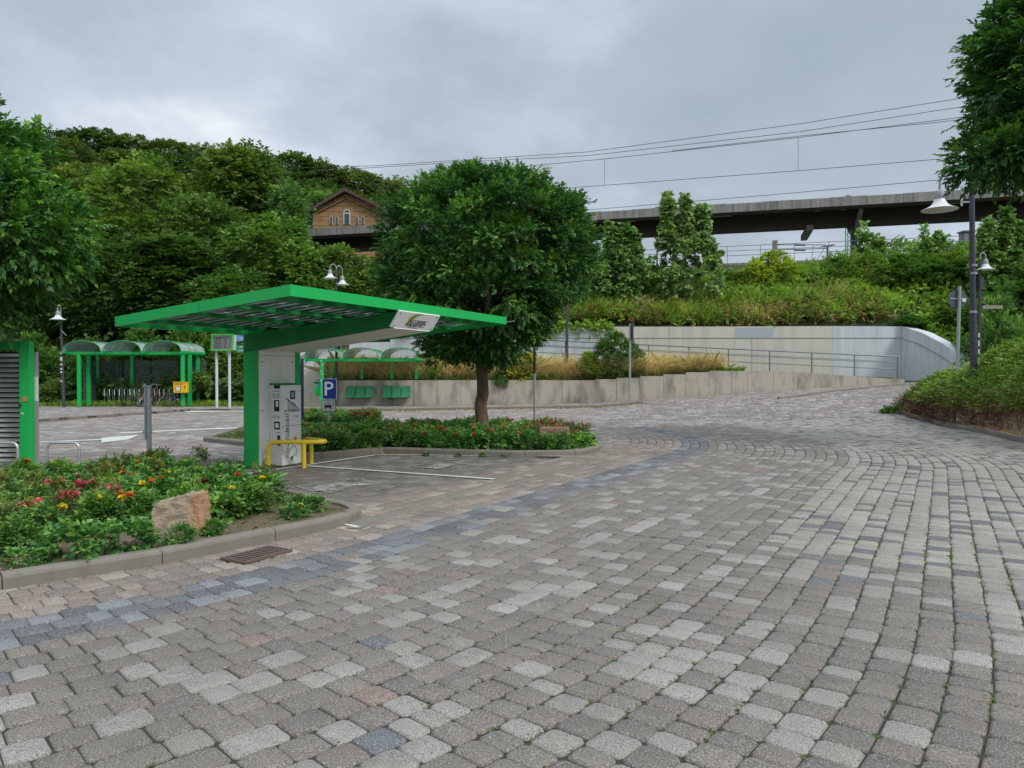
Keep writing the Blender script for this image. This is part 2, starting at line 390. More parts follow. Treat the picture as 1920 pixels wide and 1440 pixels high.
M['leaf_litter'] = leafmat('fallen_leaf', ((.16, .09, .03), (.42, .27, .08), (.62, .46, .18)), .1, .7)
M['leaf_weed'] = leafmat('weed_leaf', ((.045, .085, .015), (.08, .16, .025), (.16, .24, .05)), .2)
# ------------------------------------------------------------------ terrain
OC = np.array([-4.1, 19.35]); UD = np.array([.5, .8660254]); ND = np.array([.8660254, -.5])
_rx = [-60, -4.7, 1.1, 3.9, 4.9, 6, 7.1, 8.15, 9.25, 10.3, 11.05, 12.25, 13, 18.25, 25, 60]
_rz = [0, 0, .10, .15, .24, .37, .47, .55, .62, .70, .77, .82, .87, 1.2, 1.6, 2.2]
def sstep(a, b, x_):
    t_ = np.clip((np.asarray(x_, float)-a)/(b-a), 0, 1); return t_*t_*(3-2*t_)
def T(x_, y_): return np.interp(x_, _rx, _rz) * sstep(22, 34.5, y_)
PAV = [(-45, 24.5), (-16.2, 24.5), (-14.1, 32.6), (-6.7, 33.0), (5.6, 33.0), (5.6, 35.0), (-45, 35.0)]
def inpoly(poly, X, Y):
    X = np.asarray(X, float); Y = np.asarray(Y, float); r = np.zeros(X.shape, bool); n = len(poly)
    for i in range(n):
        x1, y1 = poly[i]; x2, y2 = poly[(i+1) % n]
        if y1 == y2: continue
        c_ = ((y1 > Y) != (y2 > Y)) & (X < (x2-x1)*(Y-y1)/(y2-y1)+x1); r ^= c_
    return r
def pavoff(x_, y_): return .12 * np.clip((6.0-np.asarray(x_, float))/1.5, 0, 1) * inpoly(PAV, x_, y_)
WX = [-60, -9.0, 3.9, 3.901, 4.9, 4.901, 6, 6.001, 7.1, 7.101, 8.15, 8.151, 9.25, 9.251, 13, 18.25, 60]
WZ = [1.325, 1.325, 1.325, 1.375, 1.375, 1.44, 1.44, 1.52, 1.52, 1.60, 1.60, 1.70, 1.70, 1.775, 1.74, 1.36, 1.36]
def wtop(x_): return np.interp(x_, WX, WZ)
def yplat(x_): return 46 - .2857*(np.asarray(x_, float)-17.4) - .3
ZPL = 8.45
def HS(x_, y_):
    """ground behind the street"""
    x_ = np.asarray(x_, float); y_ = np.asarray(y_, float)
    yp = yplat(x_)
    s0 = np.where(x_ > 20.5, 35.1, np.where(x_ < -9.5, 36.0, 38.35)); z0 = np.where(x_ > 20.5, T(x_, 35.1)+.1, np.where(x_ < -9.5, 0.1, np.where(x_ < -6, 2.75, 3.95)))
    f_ = np.clip((y_-s0)/np.maximum(yp-s0, .1), 0, 1); z_ = z0 + (ZPL-z0)*f_
    planter = np.where(y_ < 36.0, wtop(x_)-.05 + .35*(np.interp(x_, [-6, 1, 18.6], [2.4, 2.25, 1.42])-wtop(x_)+.05)*np.clip((y_-35.2)/.8, 0, 1), np.interp(x_, [-6, 1, 18.6], [2.4, 2.25, 1.42]))
    planter = np.where(x_ > 18.38, T(x_, 35.1)-.01, planter)
    mid = (x_ >= -9.5) & (x_ <= 20.5) & (y_ < 38.3); z_ = np.where(mid, planter, z_); z_ = np.where((y_ < 35.1), T(x_, y_), z_)
    hill = sstep(82, 165, y_) * np.interp(x_, [-400, -90, -36, -17, 8, 22], [34, 31, 23, 19, 2, 0])
    return z_ + hill

def GT(px, py):
    """the street surface under a point"""
    r = ray(px, py); y0_ = 5.0
    for k in range(4000):
        y_ = 5+k*.01; z_ = CAMH+r[2]*y_/r[1]; x_ = r[0]*y_/r[1]
        if z_ <= float(T(x_, y_)): break
    return (x_, y_, float(T(x_, y_)))
# ------------------------------------------------------------------ ground sheets
def grid_mesh(name, xs, ys, zf, m_, kind='structure'):
    X, Y = np.meshgrid(xs, ys); Z = zf(X, Y); nx, ny = len(xs), len(ys)
    V = np.stack([X, Y, Z], -1).reshape(-1, 3); i = np.arange(nx*ny).reshape(ny, nx)
    F = np.stack([i[:-1, :-1], i[:-1, 1:], i[1:, 1:], i[1:, :-1]], -1).reshape(-1, 4)
    o = fast_mesh(name, V, F, m_, smooth=True); o['kind'] = kind; return o
grid_mesh('ground', np.concatenate([[-1500, -400, -120], np.arange(-60, 60.1, 1.0), [120, 400, 1500]]), np.concatenate([[-400, -60, -10], np.arange(0, 35.01, .5), [35.1]]), lambda X, Y: T(X, Y)-.014, M['ground'])
grid_mesh('hillside', np.concatenate([[-1500, -400, -200, -120], np.arange(-90, -10, 3.0), np.arange(-9.6, 18.3, .7), [18.36, 18.40, 19.4, 20.48, 20.52], np.arange(21, 60, 2.0), [90, 150, 400, 1500]]),
          np.concatenate([[35.12, 35.4, 35.7, 35.99, 36.01], np.arange(36.4, 38.31, .4), [38.32, 38.4], np.arange(39, 60, 1.0), np.arange(62, 200, 5.0), [300, 600, 1500]]), HS, M['slope'])
grid_mesh('pavement_bed', np.arange(-45, 5.7, .55), np.array([33.1, 33.6, 34.1, 34.6, 34.99]), lambda X, Y: T(X, Y)+pavoff(X, Y)-.012, M['ground'])
mb = MB(); mb.prism([(-45, 24.6), (-16.3, 24.6), (-14.2, 32.6), (-14.1, 33.08), (-45, 33.08)], -.05, .108); o = mb.build('pavement_base', M['ground']); o['kind'] = 'structure'
# ------------------------------------------------------------------ paving stones
rng = np.random.default_rng(3)
stones = []   # (s, r, zone)  local -> world
def to_world(zone, s_, r_):
    s_ = np.asarray(s_, float); r_ = np.asarray(r_, float)
    if zone == 'arc':
        rr = np.maximum(r_, .5)
        ang0 = R(-30); sa = s_/ (9.5)             # arc parameter is an angle scaled by a reference radius
        a = ang0 + sa
        xs = np.where(s_ > 0, OC[0]+rr*np.cos(a), OC[0]+ND[0]*rr+UD[0]*s_); ys = np.where(s_ > 0, OC[1]+rr*np.sin(a), OC[1]+ND[1]*rr+UD[1]*s_)
        a2 = ang0+(s_+9.0)/14.0; O2 = OC-UD*9.0-ND*2.0
        xs = np.where(s_ < -9.0, O2[0]+(rr+2.0)*np.cos(a2), xs); ys = np.where(s_ < -9.0, O2[1]+(rr+2.0)*np.sin(a2), ys)
        return xs, ys
    if zone == 'stall': return OC[0]+ND[0]*r_+UD[0]*s_, OC[1]+ND[1]*r_+UD[1]*s_
    if zone == 'far':
        ca, sa = math.cos(R(-4)), math.sin(R(-4)); return s_*ca-r_*sa, s_*sa+r_*ca
    if zone == 'pav': return s_, r_
PAL = {
 'red': [(.32, .235, .185), (.28, .21, .17), (.37, .29, .24), (.27, .22, .175), (.45, .375, .31), (.24, .195, .16)],
 'blue': [(.115, .125, .14), (.145, .155, .175), (.095, .10, .115), (.28, .30, .325), (.18, .195, .215)],
 'mix': [(.235, .200, .165), (.205, .172, .145), (.255, .215, .175), (.19, .162, .136), (.385, .36, .315), (.42, .395, .35), (.225, .185, .155), (.245, .21, .175), (.36, .33, .285), (.215, .18, .15), (.24, .20, .17)],
 'beige': [(.42, .39, .33), (.395, .365, .31), (.44, .41, .35), (.38, .35, .295), (.46, .425, .36), (.41, .38, .32)],
 'brown': [(.155, .130, .105), (.175, .145, .12), (.14, .118, .096), (.195, .163, .133), (.25, .215, .18), (.30, .27, .23)],
 'far': [(.32, .265, .235), (.37, .31, .28), (.27, .225, .20), (.48, .425, .385), (.25, .205, .18), (.53, .48, .44), (.31, .255, .225)]}
Vs, Fo, Fq, Co_o, Co_q = [], [], [], [], []
vcount = 0
def lay_row(zone, r0, r1, s0, s1, lens, palf, gap, ok, zoff=0.0, near=False):
    global vcount
    s_ = s0 + rng.random()*.2; edges = [s_]
    while s_ < s1:
        s_ += lens[rng.integers(len(lens))]*(.96+.08*rng.random()); edges.append(s_)
    edges = np.array(edges); a0 = edges[:-1]; a1 = edges[1:]; n = len(a0)
    cs = (a0+a1)/2; cr_ = np.full(n, (r0+r1)/2)
    X, Y = to_world(zone, cs, cr_); k = ok(X, Y, cs, cr_)
    a0, a1, X, Y, cs = a0[k], a1[k], X[k], Y[k], cs[k]; n = len(a0)
    if n == 0: return
    g = gap/2; 
    sc_ = 1.0
    if zone == 'arc': gs = np.where(cs > 0, g*9.5/max(r0, 1), g)
    else: gs = np.full(n, g)
    jl = (rng.random((n, 4))-.5)*.010
    L0, L1 = a0+gs+jl[:, 0], a1-gs+jl[:, 1]; R0 = np.full(n, r0+g)+jl[:, 2]; R1 = np.full(n, r1-g)+jl[:, 3]
    hh = (rng.random(n)-.5)*.007; tl = (rng.random((n, 2))-.5)*.05
    def ring(inset, ch, z):
        i = inset; c_ = ch
        pts = [(L0+i+c_, R0+i), (L1-i-c_, R0+i), (L1-i, R0+i+c_), (L1-i, R1-i-c_), (L1-i-c_, R1-i), (L0+i+c_, R1-i), (L0+i, R1-i-c_), (L0+i, R0+i+c_)]
        o_ = []
        for ss, rr in pts:
            x_, y_ = to_world(zone, ss, rr)
            o_.append(np.stack([x_, y_, T(x_, y_)+zoff_arr(x_, y_)+z+hh+tl[:, 0]*(x_-X)+tl[:, 1]*(y_-Y)], -1))
        return np.stack(o_, 1)
    def zoff_arr(x_, y_): return (pavoff(X, Y) if zoff else 0.0)
    if near: rings = [ring(0, .016, -.035), ring(0, .020, -.012), ring(.005, .023, -.004), ring(.014, .026, 0.0)]
    else: rings = [ring(0, .012, -.03), ring(0, .012, -.008), ring(.012, .012, 0.0)]
    m_ = len(rings); V = np.concatenate(rings, 1).reshape(-1, 3)
    base = vcount + np.arange(n)[:, None]*(8*m_)
    col = palf(X, Y, cs, np.full(n, (r0+r1)/2))
    Fo.append(base+(m_-1)*8+np.arange(8)[None, :]); Co_o.append(col)
    for q in range(m_-1):
        for k in range(8):
            Fq.append(base+np.array([[q*8+k, q*8+(k+1) % 8, (q+1)*8+(k+1) % 8, (q+1)*8+k]])); Co_q.append(col)
    Vs.append(V); vcount += len(V)
def pick(names, n):
    p_ = np.array(names); return p_[rng.integers(len(p_), size=n)] * (.93+.14*rng.random((n, 1)))
def pal_arc(X, Y, cs, cr_):
    n = len(X); r_ = cr_[0] if n else 0; out_ = pick(PAL['mix'], n)
    if r_ < 8.3: out_ = pick(PAL['red'], n)
    elif r_ < 8.85:
        out_ = pick(PAL['blue'], n); q = rng.random(n) < .10; out_[q] = pick(PAL['mix'], n)[q]
    else:
        rb = np.where(Y > 7.3, 11.7, 11.7 + (7.3-Y)*.85 + rng.random(n)*.5)
        bm = r_ > rb
        be = pick(PAL['beige'], n); dk = rng.random(n) < .17; be[dk] = pick([(.13, .13, .145), (.15, .15, .165), (.12, .12, .13)], n)[dk]
        out_[bm] = be[bm]
        rare = rng.random(n); q = (~bm) & (rare < .014); out_[q] = pick([(.31, .215, .175), (.26, .175, .145)], n)[q]
        q = (~bm) & (rare > .988) & (Y < 7); out_[q] = pick([(.15, .165, .19)], n)[q]
    return out_
ARC_END = 9.5*R(56)
def ok_arc(X, Y, cs, cr_):
    farline = Y - 19.35 < math.tan(R(23.5))*(X+4.1)
    return farline & (Y > 1.2) & (X < 15.5) & (X > -1.05*Y-1.5) & (X < .85*Y+1.5)
r_ = 6.7; row = 0
while r_ < 24.0:
    near_lens = [.2, .27, .3, .2] if r_ < 11.0 else [.16, .2, .2, .14]
    if r_ > 13.5: near_lens = [.16, .2, .2, .13]
    k = 9.5/r_ if r_ > 0 else 1
    lay_row('arc', r_, r_+.2, -20.5, 0.0, near_lens, pal_arc, .006, ok_arc, near=True)
    lay_row('arc', r_, r_+.2, 0.001, ARC_END, [l*k for l in ([.2, .16, .13, .2])], pal_arc, .010, lambda X, Y, cs, cr_: ok_arc(X, Y, cs, cr_) & (cs > .05))
    r_ += .2; row += 1
def ok_stall(X, Y, cs, cr_): return (X > -1.05*Y-2) & (Y < 15.8) & ~((Y > 12.5) & (X < -4.6))
r_ = 6.7-.2
while r_ > 2.4:
    lay_row('stall', r_, r_+.2, -15, -1.9, [.2, .3, .24], lambda X, Y, cs, cr_: pick(PAL['brown'], len(X)), .010, ok_stall)
    r_ -= .2
def ok_far(X, Y, cs, cr_):
    rs = ND[0]*(X-OC[0])+ND[1]*(Y-OC[1]); ss = UD[0]*(X-OC[0])+UD[1]*(Y-OC[1])
    inarc = (Y - 19.35 < math.tan(R(23.5))*(X+4.1)) & (rs > 2.5) & (ss <= 0); inarc2 = (Y - 19.35 < math.tan(R(23.5))*(X+4.1)) & (ss > 0) & (np.hypot(X-OC[0], Y-OC[1]) > 7.1)
    stall = (rs > 2.35) & (ss < -1.8)
    ev = ~(inarc | inarc2 | stall) & (Y > 8) & (Y < 34.95) & (np.abs(X) < .73*Y+1.5) & ~inpoly(PAV, X, Y)
    return ev
ca_, sa_ = math.cos(R(-4)), math.sin(R(-4))
r_ = 8.0
while r_ < 38.0:
    lay_row('far', r_, r_+.2, -28, 28, [.2, .3, .2, .4], lambda X, Y, cs, cr_: pick(PAL['far'], len(X)), .012, ok_far)
    r_ += .2
r_ = 24.6
while r_ < 34.8:
    lay_row('pav', r_, r_+.2, -28, 6, [.2, .3, .2], lambda X, Y, cs, cr_: pick(PAL['far'], len(X)), .012, lambda X, Y, cs, cr_: inpoly(PAV, X, Y) & (np.abs(X) < .73*Y+1.5), zoff=1.0)
    r_ += .2
V = np.concatenate(Vs); FO = np.concatenate(Fo); FQ = np.concatenate(Fq); CO = np.concatenate(Co_o); CQ = np.concatenate(Co_q)
me = bpy.data.meshes.new('road'); me.vertices.add(len(V)); me.vertices.foreach_set('co', V.astype(np.float32).ravel())
nl = FO.size+FQ.size; me.loops.add(nl); me.loops.foreach_set('vertex_index', np.concatenate([FO.ravel(), FQ.ravel()]).astype(np.int32))
npol = len(FO)+len(FQ); me.polygons.add(npol)
ls = np.concatenate([np.arange(len(FO))*8, FO.size+np.arange(len(FQ))*4]).astype(np.int32); me.polygons.foreach_set('loop_start', ls)
col = np.concatenate([CO, CQ]); a = me.attributes.new('stone', 'FLOAT_COLOR', 'FACE')
a.data.foreach_set('color', np.concatenate([col, np.ones((npol, 1))], 1).astype(np.float32).ravel())
me.materials.append(M['stone']); me.polygons.foreach_set('use_smooth', np.ones(npol, bool)); me.update(calc_edges=True)
road = bpy.data.objects.new('road', me); COL.objects.link(road); road['kind'] = 'structure'
print('stones', len(FO))
# ------------------------------------------------------------------ kerbs
def offset_path(pts, d_):
    """left offset of an open polyline"""
    o_ = []
    for i, p_ in enumerate(pts):
        a = np.array(pts[max(i-1, 0)]); b = np.array(pts[min(i+1, len(pts)-1)]); t_ = b-a; t_ = t_/np.linalg.norm(t_)
        o_.append((p_[0]-t_[1]*d_, p_[1]+t_[0]*d_))
    return o_
def resample(pts, step):
    pts = [np.array(p_, float) for p_ in pts]; out_ = [pts[0]]
    for a, b in zip(pts[:-1], pts[1:]):
        n = max(1, int(np.linalg.norm(b-a)/step)); 
        for k in range(1, n+1): out_.append(a+(b-a)*k/n)
    return out_
def kerb(name, label, pts, w_=.14, h=.12, z0=-.05, sub=.25, stone_len=1.0, zf=T):
    """pts run along the outer (road) face, body to the left"""
    pts = resample(pts, sub); mb = MB(); acc = 0; seg = [pts[0]]; segs = []
    for a, b in zip(pts[:-1], pts[1:]):
        seg.append(b); acc += np.linalg.norm(b-a)
        if acc >= stone_len: segs.append(seg); seg = [b]; acc = 0
    if len(seg) > 1: segs.append(seg)
    for sg in segs:
        e0 = (sg[1]-sg[0]); e0 = e0/np.linalg.norm(e0)*.004; e1 = (sg[-1]-sg[-2]); e1 = e1/np.linalg.norm(e1)*.004
        sg = [sg[0]+e0] + sg[1:-1] + [sg[-1]-e1]
        prof = [(0, z0), (.0, h-.035), (.012, h-.012), (.035, h), (w_-.01, h), (w_, h-.01), (w_, z0)]
        rings = []
        for of, z in prof:
            pp = offset_path([tuple(q) for q in sg], of); rings.append([(x_, y_, z+float(zf(x_, y_))) for x_, y_ in pp])
        base = len(mb.v); n = len(sg)
        for r__ in rings: mb.v += r__
        for q in range(len(prof)-1):
            for k in range(n-1): mb.face(base+q*n+k, base+(q+1)*n+k, base+(q+1)*n+k+1, base+q*n+k+1)
        mb.face(*[base+q*n for q in range(len(prof)-1, -1, -1)]); mb.face(*[base+q*n+n-1 for q in range(len(prof))])
    o = mb.build(name, M['kerb'], smooth=False); return tag(o, label, 'kerb')
BED1 = [(-5.9, 2.1), (-3.88, 5.66), (-3.03, 6.45), (-1.98, 7.78), (-1.76, 8.2), (-1.72, 8.5), (-1.86, 8.8), (-2.3, 9.25), (-3.08, 10.05), (-4.55, 11.15), (-5.32, 11.5), (-4.87, 12.3), (-5.1, 12.55), (-6.1, 12.5), (-6.3, 11.2), (-7.6, 10.5), (-9.8, 8.3), (-9.8, 2.1)]
kerb('bed_kerb', 'rounded concrete kerb round the flower bed nearest the camera', [BED1[i] for i in range(0, 10)] + [(-4.9, 11.3)], .13, .12)
kerb('bed_kerb', 'short raised straight kerb piece behind the front flower bed beside the grey stub post', [(-4.87, 12.3), (-5.5, 11.2)][::-1], .12, .20)
ISL = [(-4.6, 13.9), (-3.9, 14.26), (-2.66, 15.4), (-1.05, 15.0), (0, 14.72), (1.03, 14.8), (1.5, 15.05), (1.85, 15.8), (2.0, 16.8), (2.05, 18.2), (1.7, 19.5), (.8, 20.3), (-1.5, 20.2), (-3.2, 19.3), (-4.2, 19.8), (-3.85, 23.0), (-4.3, 25.0), (-8.2, 25.0), (-7.45, 18.0), (-5.5, 16.4)]
kerb('island_kerb', 'concrete kerb running round the planted island with the big round tree', ISL + [ISL[0]], .13, .12)
STRIP = [G(672, 992), G(800, 951), G(930, 908), G(1040, 873), G(1098, 852)]
kerb('edging_strip', 'flush pale concrete edging strip between charging bays and the cobbled road', [(p_[0], p_[1]) for p_ in STRIP], .16, .006, -.05)
HK = [(11.6, 6.0), (11.9, 12.0), (12.0, 16.0), (12.35, 18.5), (12.95, 20.6), (13.3, 23.0), (13.55, 25.5), (13.7, 26.9), (14.2, 27.7), (16.0, 28.6)]
kerb('hedge_kerb', 'curved concrete kerb along the foot of the clipped mound hedge', HK[::-1], .14, .13)
kerb('pavement_kerb', 'long kerb of the bus stop pavement in front of the low wall', [(-14.1, 32.6), (-6.7, 32.95), (5.8, 32.95)], .14, .12)
kerb('pavement_kerb', 'kerb bending towards the camera beside the bicycle shelter pavement', [(-26, 24.4), (-16.2, 24.4), (-14.1, 32.5)], .14, .12)
kerb('pavement_kerb', 'low dark kerb rising up the side street at the right behind the hedge', [GT(1462, 748)[:2], GT(1560, 735)[:2], GT(1700, 721)[:2]], .14, .08)
# bed soil
def soil_cap(name, poly, label, z=.085, m_=None):
    mb = MB(); pts = resample(poly + [poly[0]], .5)[:-1]; cxy = np.mean(pts, 0)
    from mathutils.geometry import tessellate_polygon
    vv = [Vector((p_[0], p_[1], 0)) for p_ in poly]; tri = tessellate_polygon([vv])
    mb.add([(p_[0], p_[1], z) for p_ in poly], [list(t_) for t_ in tri]); o = mb.build(name, m_ or M['soil']); o['kind'] = 'structure'; return o
def inset(poly, d_):
    ar = sum(poly[i][0]*poly[(i+1) % len(poly)][1]-poly[(i+1) % len(poly)][0]*poly[i][1] for i in range(len(poly)))
    q = [poly[-1]] + poly + [poly[0]]; return offset_path(q, d_ if ar > 0 else -d_)[1:-1]
soil_cap('bed_soil', inset(BED1, .06), '', .085)
soil_cap('island_soil', inset(ISL, .06), '', .085)
HEDGEP = HK + [(24, 28.6), (24, 6)]
soil_cap('hedge_soil', inset(HEDGEP, .06), '', .09)
# ------------------------------------------------------------------ road markings (sheets 4 mm above the stones)
mb = MB()
def stripe(p1, p2, w_, z=.012):
    a = Vector(p1[:2]); b = Vector(p2[:2]); d_ = (b-a).normalized(); n_ = Vector((-d_.y, d_.x))*(w_/2); k = max(1, int((b-a).length/1.0))
    for i in range(k):
        q0 = a+(b-a)*i/k; q1 = a+(b-a)*(i+1)/k
        mb.add([(v.x, v.y, z+float(T(v.x, v.y))) for v in (q0-n_, q1-n_, q1+n_, q0+n_)], [[0, 1, 2, 3]])
def decal(pxs, z=.012): 
    p_ = [G(x_, y_, z) for x_, y_ in pxs]
    from mathutils.geometry import tessellate_polygon
    tri = tessellate_polygon([[Vector(q) for q in p_]])
    mb.add(p_, [list(t_)[::1] for t_ in tri])
A_, B_, C_, E_ = G(350, 906), G(573, 873), G(706, 853.5), G(928, 899.5)
stripe(A_, B_, .10); stripe(B_, C_, .10); stripe((B_[0]+.05, B_[1]-.1), E_, .11); stripe(C_, G(1075, 856.5), .08)
stripe(G(645, 984), G(672, 990), .06)
mb_lines = mb; mb = MB()
def ztop(x_, y_, z=.012): return G(x_, y_, z)
def zo(px, py): return (540+px/4.57, 840+py/4.57)
decal([zo(*q) for q in [(200, 345), (250, 325), (330, 318), (440, 290), (480, 288), (520, 298), (600, 288), (640, 300), (725, 310), (660, 320), (560, 322), (470, 352), (430, 368), (370, 382), (290, 374)]])
for a, b in (((80, 335), (360, 290)), ((360, 290), (460, 290)), ((80, 335), (170, 365)), ((170, 365), (300, 376)), ((480, 266), (560, 274)), ((560, 268), (640, 268)), ((640, 268), (655, 300))): stripe(G(*zo(*a)), G(*zo(*b)), .045)
decal([zo(*q) for q in [(480, 262), (540, 265), (620, 268), (610, 282), (540, 280)]])
decal([zo(*q) for q in [(1180, 168), (1260, 140), (1380, 128), (1440, 118), (1500, 125), (1560, 130), (1440, 140), (1330, 172), (1250, 178)]])
for a, b in (((1060, 160), (1220, 128)), ((1060, 160), (1180, 175)), ((1330, 106), (1450, 106)), ((1450, 106), (1500, 122)), ((1220, 128), (1330, 124))): stripe(G(*zo(*a)), G(*zo(*b)), .05)
mb_sym = mb; mb = mb_lines; stripe(G(40, 831), G(190, 825), .28); decal([(190, 821), (262, 815), (240, 824), (190, 830)]); stripe(G(224, 812.5), G(462, 802), .40)
decal([(340, 773), (372, 768), (465, 767), (465, 771)])
o = mb.build('road_markings', M['paint_mark']); o['kind'] = 'structure'; o = mb_sym.build('bay_symbols', M['paint_symbol']); o['kind'] = 'structure'
# triangular concrete slab at the nose of the bed
mb = MB(); q = [G(650, 991), G(672, 964), G(720, 972), G(676, 992)]; mb.prism([(a[0], a[1]) for a in q], -.03, .01); o = mb.build('corner_slab', M['kerb']); tag(o, 'small triangular concrete slab at the nose of the front flower bed', 'slab')
# drain
t = thing('drain_grate', 'rusty iron drain grate sunk in the cobbles at the front bed kerb', 'drain', G(482, 1042), math.atan2(UD[1], UD[0]))
mb = MB(); mb.box((0, 0, .004), (.50, .30, .012)); mb.build('pit', M['dark_inner'], t)
mb = MB()
for s_ in (-1, 1): mb.box((0, s_*.15, .012), (.54, .025, .022)); mb.box((s_*.26, 0, .012), (.025, .27, .022))
for k in range(9): mb.box((-.212+k*.053, 0, .013), (.024, .27, .018))
mb.build('grate', M['rust'], t)
# ------------------------------------------------------------------ walls
def wall_seg(mb, x0, x1, y0, y1, zb0, zb1, zt0, zt1):
    mb.add([(x0, y0, zb0), (x1, y0, zb1), (x1, y1, zb1), (x0, y1, zb0), (x0, y0, zt0), (x1, y0, zt1), (x1, y1, zt1), (x0, y1, zt0)], [[3, 2, 1, 0], [4, 5, 6, 7]] + [[k, (k+1) % 4, 4+(k+1) % 4, 4+k] for k in range(4)])
mb = MB(); jx = [-8.2, -7.3, -6.1, -4.93, -4.6, -3.5, -2.4, -1.3, -.2, .9, 1.1, 2.35, 3.9, 4.9, 6.0, 7.1, 8.15, 9.25, 10.3, 11.05, 12.25, 13.2, 14.2, 15.2, 16.2, 17.2, 18.4]
wall_seg(mb, -10.0, -9.12, 35.0, 35.2, -.1, -.1, .75, 1.325)
wall_seg(mb, -9.11, -8.21, 35.0, 35.2, -.1, -.1, 1.325, 1.325)
for a, b in zip(jx[:-1], jx[1:]):
    dy = .03 if -4.9 > a > -9 else 0
    wall_seg(mb, a+.006, b-.006, 35.0+dy, 35.2, float(T(a, 35))-.2, float(T(b, 35))-.2, float(wtop(a+.05)), float(wtop(b-.05)))
wall_seg(mb, -9.9, 18.38, 35.05, 35.19, -.2, .6, .7, 1.2)
mb.build('retaining_wall', M['wall_low']).name = 'retaining_wall'; tag(bpy.data.objects['retaining_wall'], 'low stained grey concrete wall of stepped panels along the pavement', 'wall')
# upper wall (light) with wing
t = thing('ramp_wall', 'tall light concrete wall behind the ramp railing, curving down at its right end', 'wall', (0, 38, 0))
def strip_wall(name, pts, zt, zb, th, m_, parent, cap=None):
    mb = MB(); n = len(pts); off = offset_path(pts, th)
    for i in range(n-1):
        a, b, c_, d_ = pts[i], pts[i+1], off[i+1], off[i]
        mb.add([(a[0], a[1]-38, zb[i]), (b[0], b[1]-38, zb[i+1]), (c_[0], c_[1]-38, zb[i+1]), (d_[0], d_[1]-38, zb[i]), (a[0], a[1]-38, zt[i]), (b[0], b[1]-38, zt[i+1]), (c_[0], c_[1]-38, zt[i+1]), (d_[0], d_[1]-38, zt[i])],
               [[0, 1, 5, 4], [4, 5, 6, 7], [2, 3, 7, 6]] + ([[0, 4, 7, 3]] if i == 0 else []) + ([[1, 2, 6, 5]] if i == n-2 else []))
    return mb.build(name, m_, parent)
xb0, xb1 = P(1135, 612, 38)[0], P(1562, 612, 38)[0]
strip_wall('wall_panel', [(-6.2, 38), (xb0, 38)], [3.9, 4.0], [1, 1], .3, M['wall_white'], t)
strip_wall('wall_panel', [(xb0+.005, 38), (11.3, 38)], [4.02, 4.03], [1, 1], .3, M['wall_up'], t)
strip_wall('wall_panel', [(11.31, 38), (xb1, 38)], [4.03, 4.05], [1, 1], .3, M['wall_up'], t)
p1, p2, p3, p4 = P(1690, 612, 38), P(1727, 623, 36.6), P(1763, 642, 35.2), P(1800, 666, 34.0)
strip_wall('wall_panel', [(xb1+.005, 38), p1[:2]], [4.05, p1[2]], [1, 1], .3, M['wall_white'], t)
strip_wall('wing_wall', [p1[:2], p2[:2], p3[:2], p4[:2]], [p1[2], p2[2], p3[2], p4[2]], [.6]*4, .55, M['wall_white'], t)
mb = MB(); a = P(1798, 667, 34.0); mb.box((a[0]+.4, -3.75, a[2]-.75), (.85, .5, 1.5)); mb.build('end_block', M['wall_white'], t)
mb = MB(); zl = P(1300, 633.5, 37.97)[2]
mb.beam((-6, -.012, zl), (p1[0], -.012, zl), .02, .035); mb.beam((p1[0], -.012, zl), (p2[0]-.02, p2[1]-38-.02, p2[2]-.62), .02, .035); mb.beam((p2[0]-.02, p2[1]-38-.02, p2[2]-.62), (p3[0]-.02, p3[1]-38-.02, p3[2]-.62), .02, .035); mb.beam((p3[0]-.02, p3[1]-38-.02, p3[2]-.62), (p4[0]-.02, p4[1]-38-.02, p4[2]-.6), .02, .035)
mb.build('shadow_joint', M['lamp_neck'], t)
for px_ in (1255, 1410, 1690): x_ = P(px_, 650, 37.98)[0]; mb = MB(); mb.box((x_, -.006, 2.6), (.022, .012, 2.8)); mb.build('panel_joint', M['lamp_neck'], t)
mb = MB(); a = P(1380, 612, 38); b = P(1450, 612, 38); mb.box(((a[0]+b[0])/2, -.006, 3.72), (b[0]-a[0], .014, .5)); mb.build('grey_patch', plain('grey_patch_paint', (.42, .44, .49), .7), t)
t = thing('stair_wall', 'white painted wall beside the outdoor steps left of the bus stop', 'wall', (0, 38, 0))
strip_wall('wall_panel', [(-11.0, 38.0), (-8.3, 38)], [2.78, 2.8], [0, 0], .3, M['wall_white'], t); strip_wall('wall_panel', [(-8.28, 38), (-6.22, 38)], [3.2, 3.25], [0, 0], .3, M['wall_white'], t)
# steps
t = thing('outdoor_steps', 'concrete outdoor steps climbing to the right behind the bus stop wall', 'steps', (-13.3, 36.2, 0))
mb = MB()
for k in range(15): mb.box((k*.31+.16, .9, (k+1)*.08+.05), (.31, 1.7, .16*(k+1)+.1))
mb.build('stair', M['wall_up'], t)
for k in range(15): mb = MB(); mb.box((k*.31+.002, .9, (k+1)*.16+.0), (.012, 1.7, .11)); mb.build('riser', M['dark_pole'], t)
mb = MB(); mb.add([(-.2, 0, -.1), (4.8, 0, -.1), (4.8, 0, 2.25), (4.6, 0, 2.2), (-.2, 0, -.05), (-.2, -.15, -.1), (4.8, -.15, -.1), (4.8, -.15, 2.25), (4.6, -.15, 2.2), (-.2, -.15, -.05)], [[4, 3, 2, 1, 0], [5, 6, 7, 8, 9], [0, 5, 9, 4], [4, 9, 8, 3], [3, 8, 7, 2]]); mb.build('stringer', M['wall_up'], t)
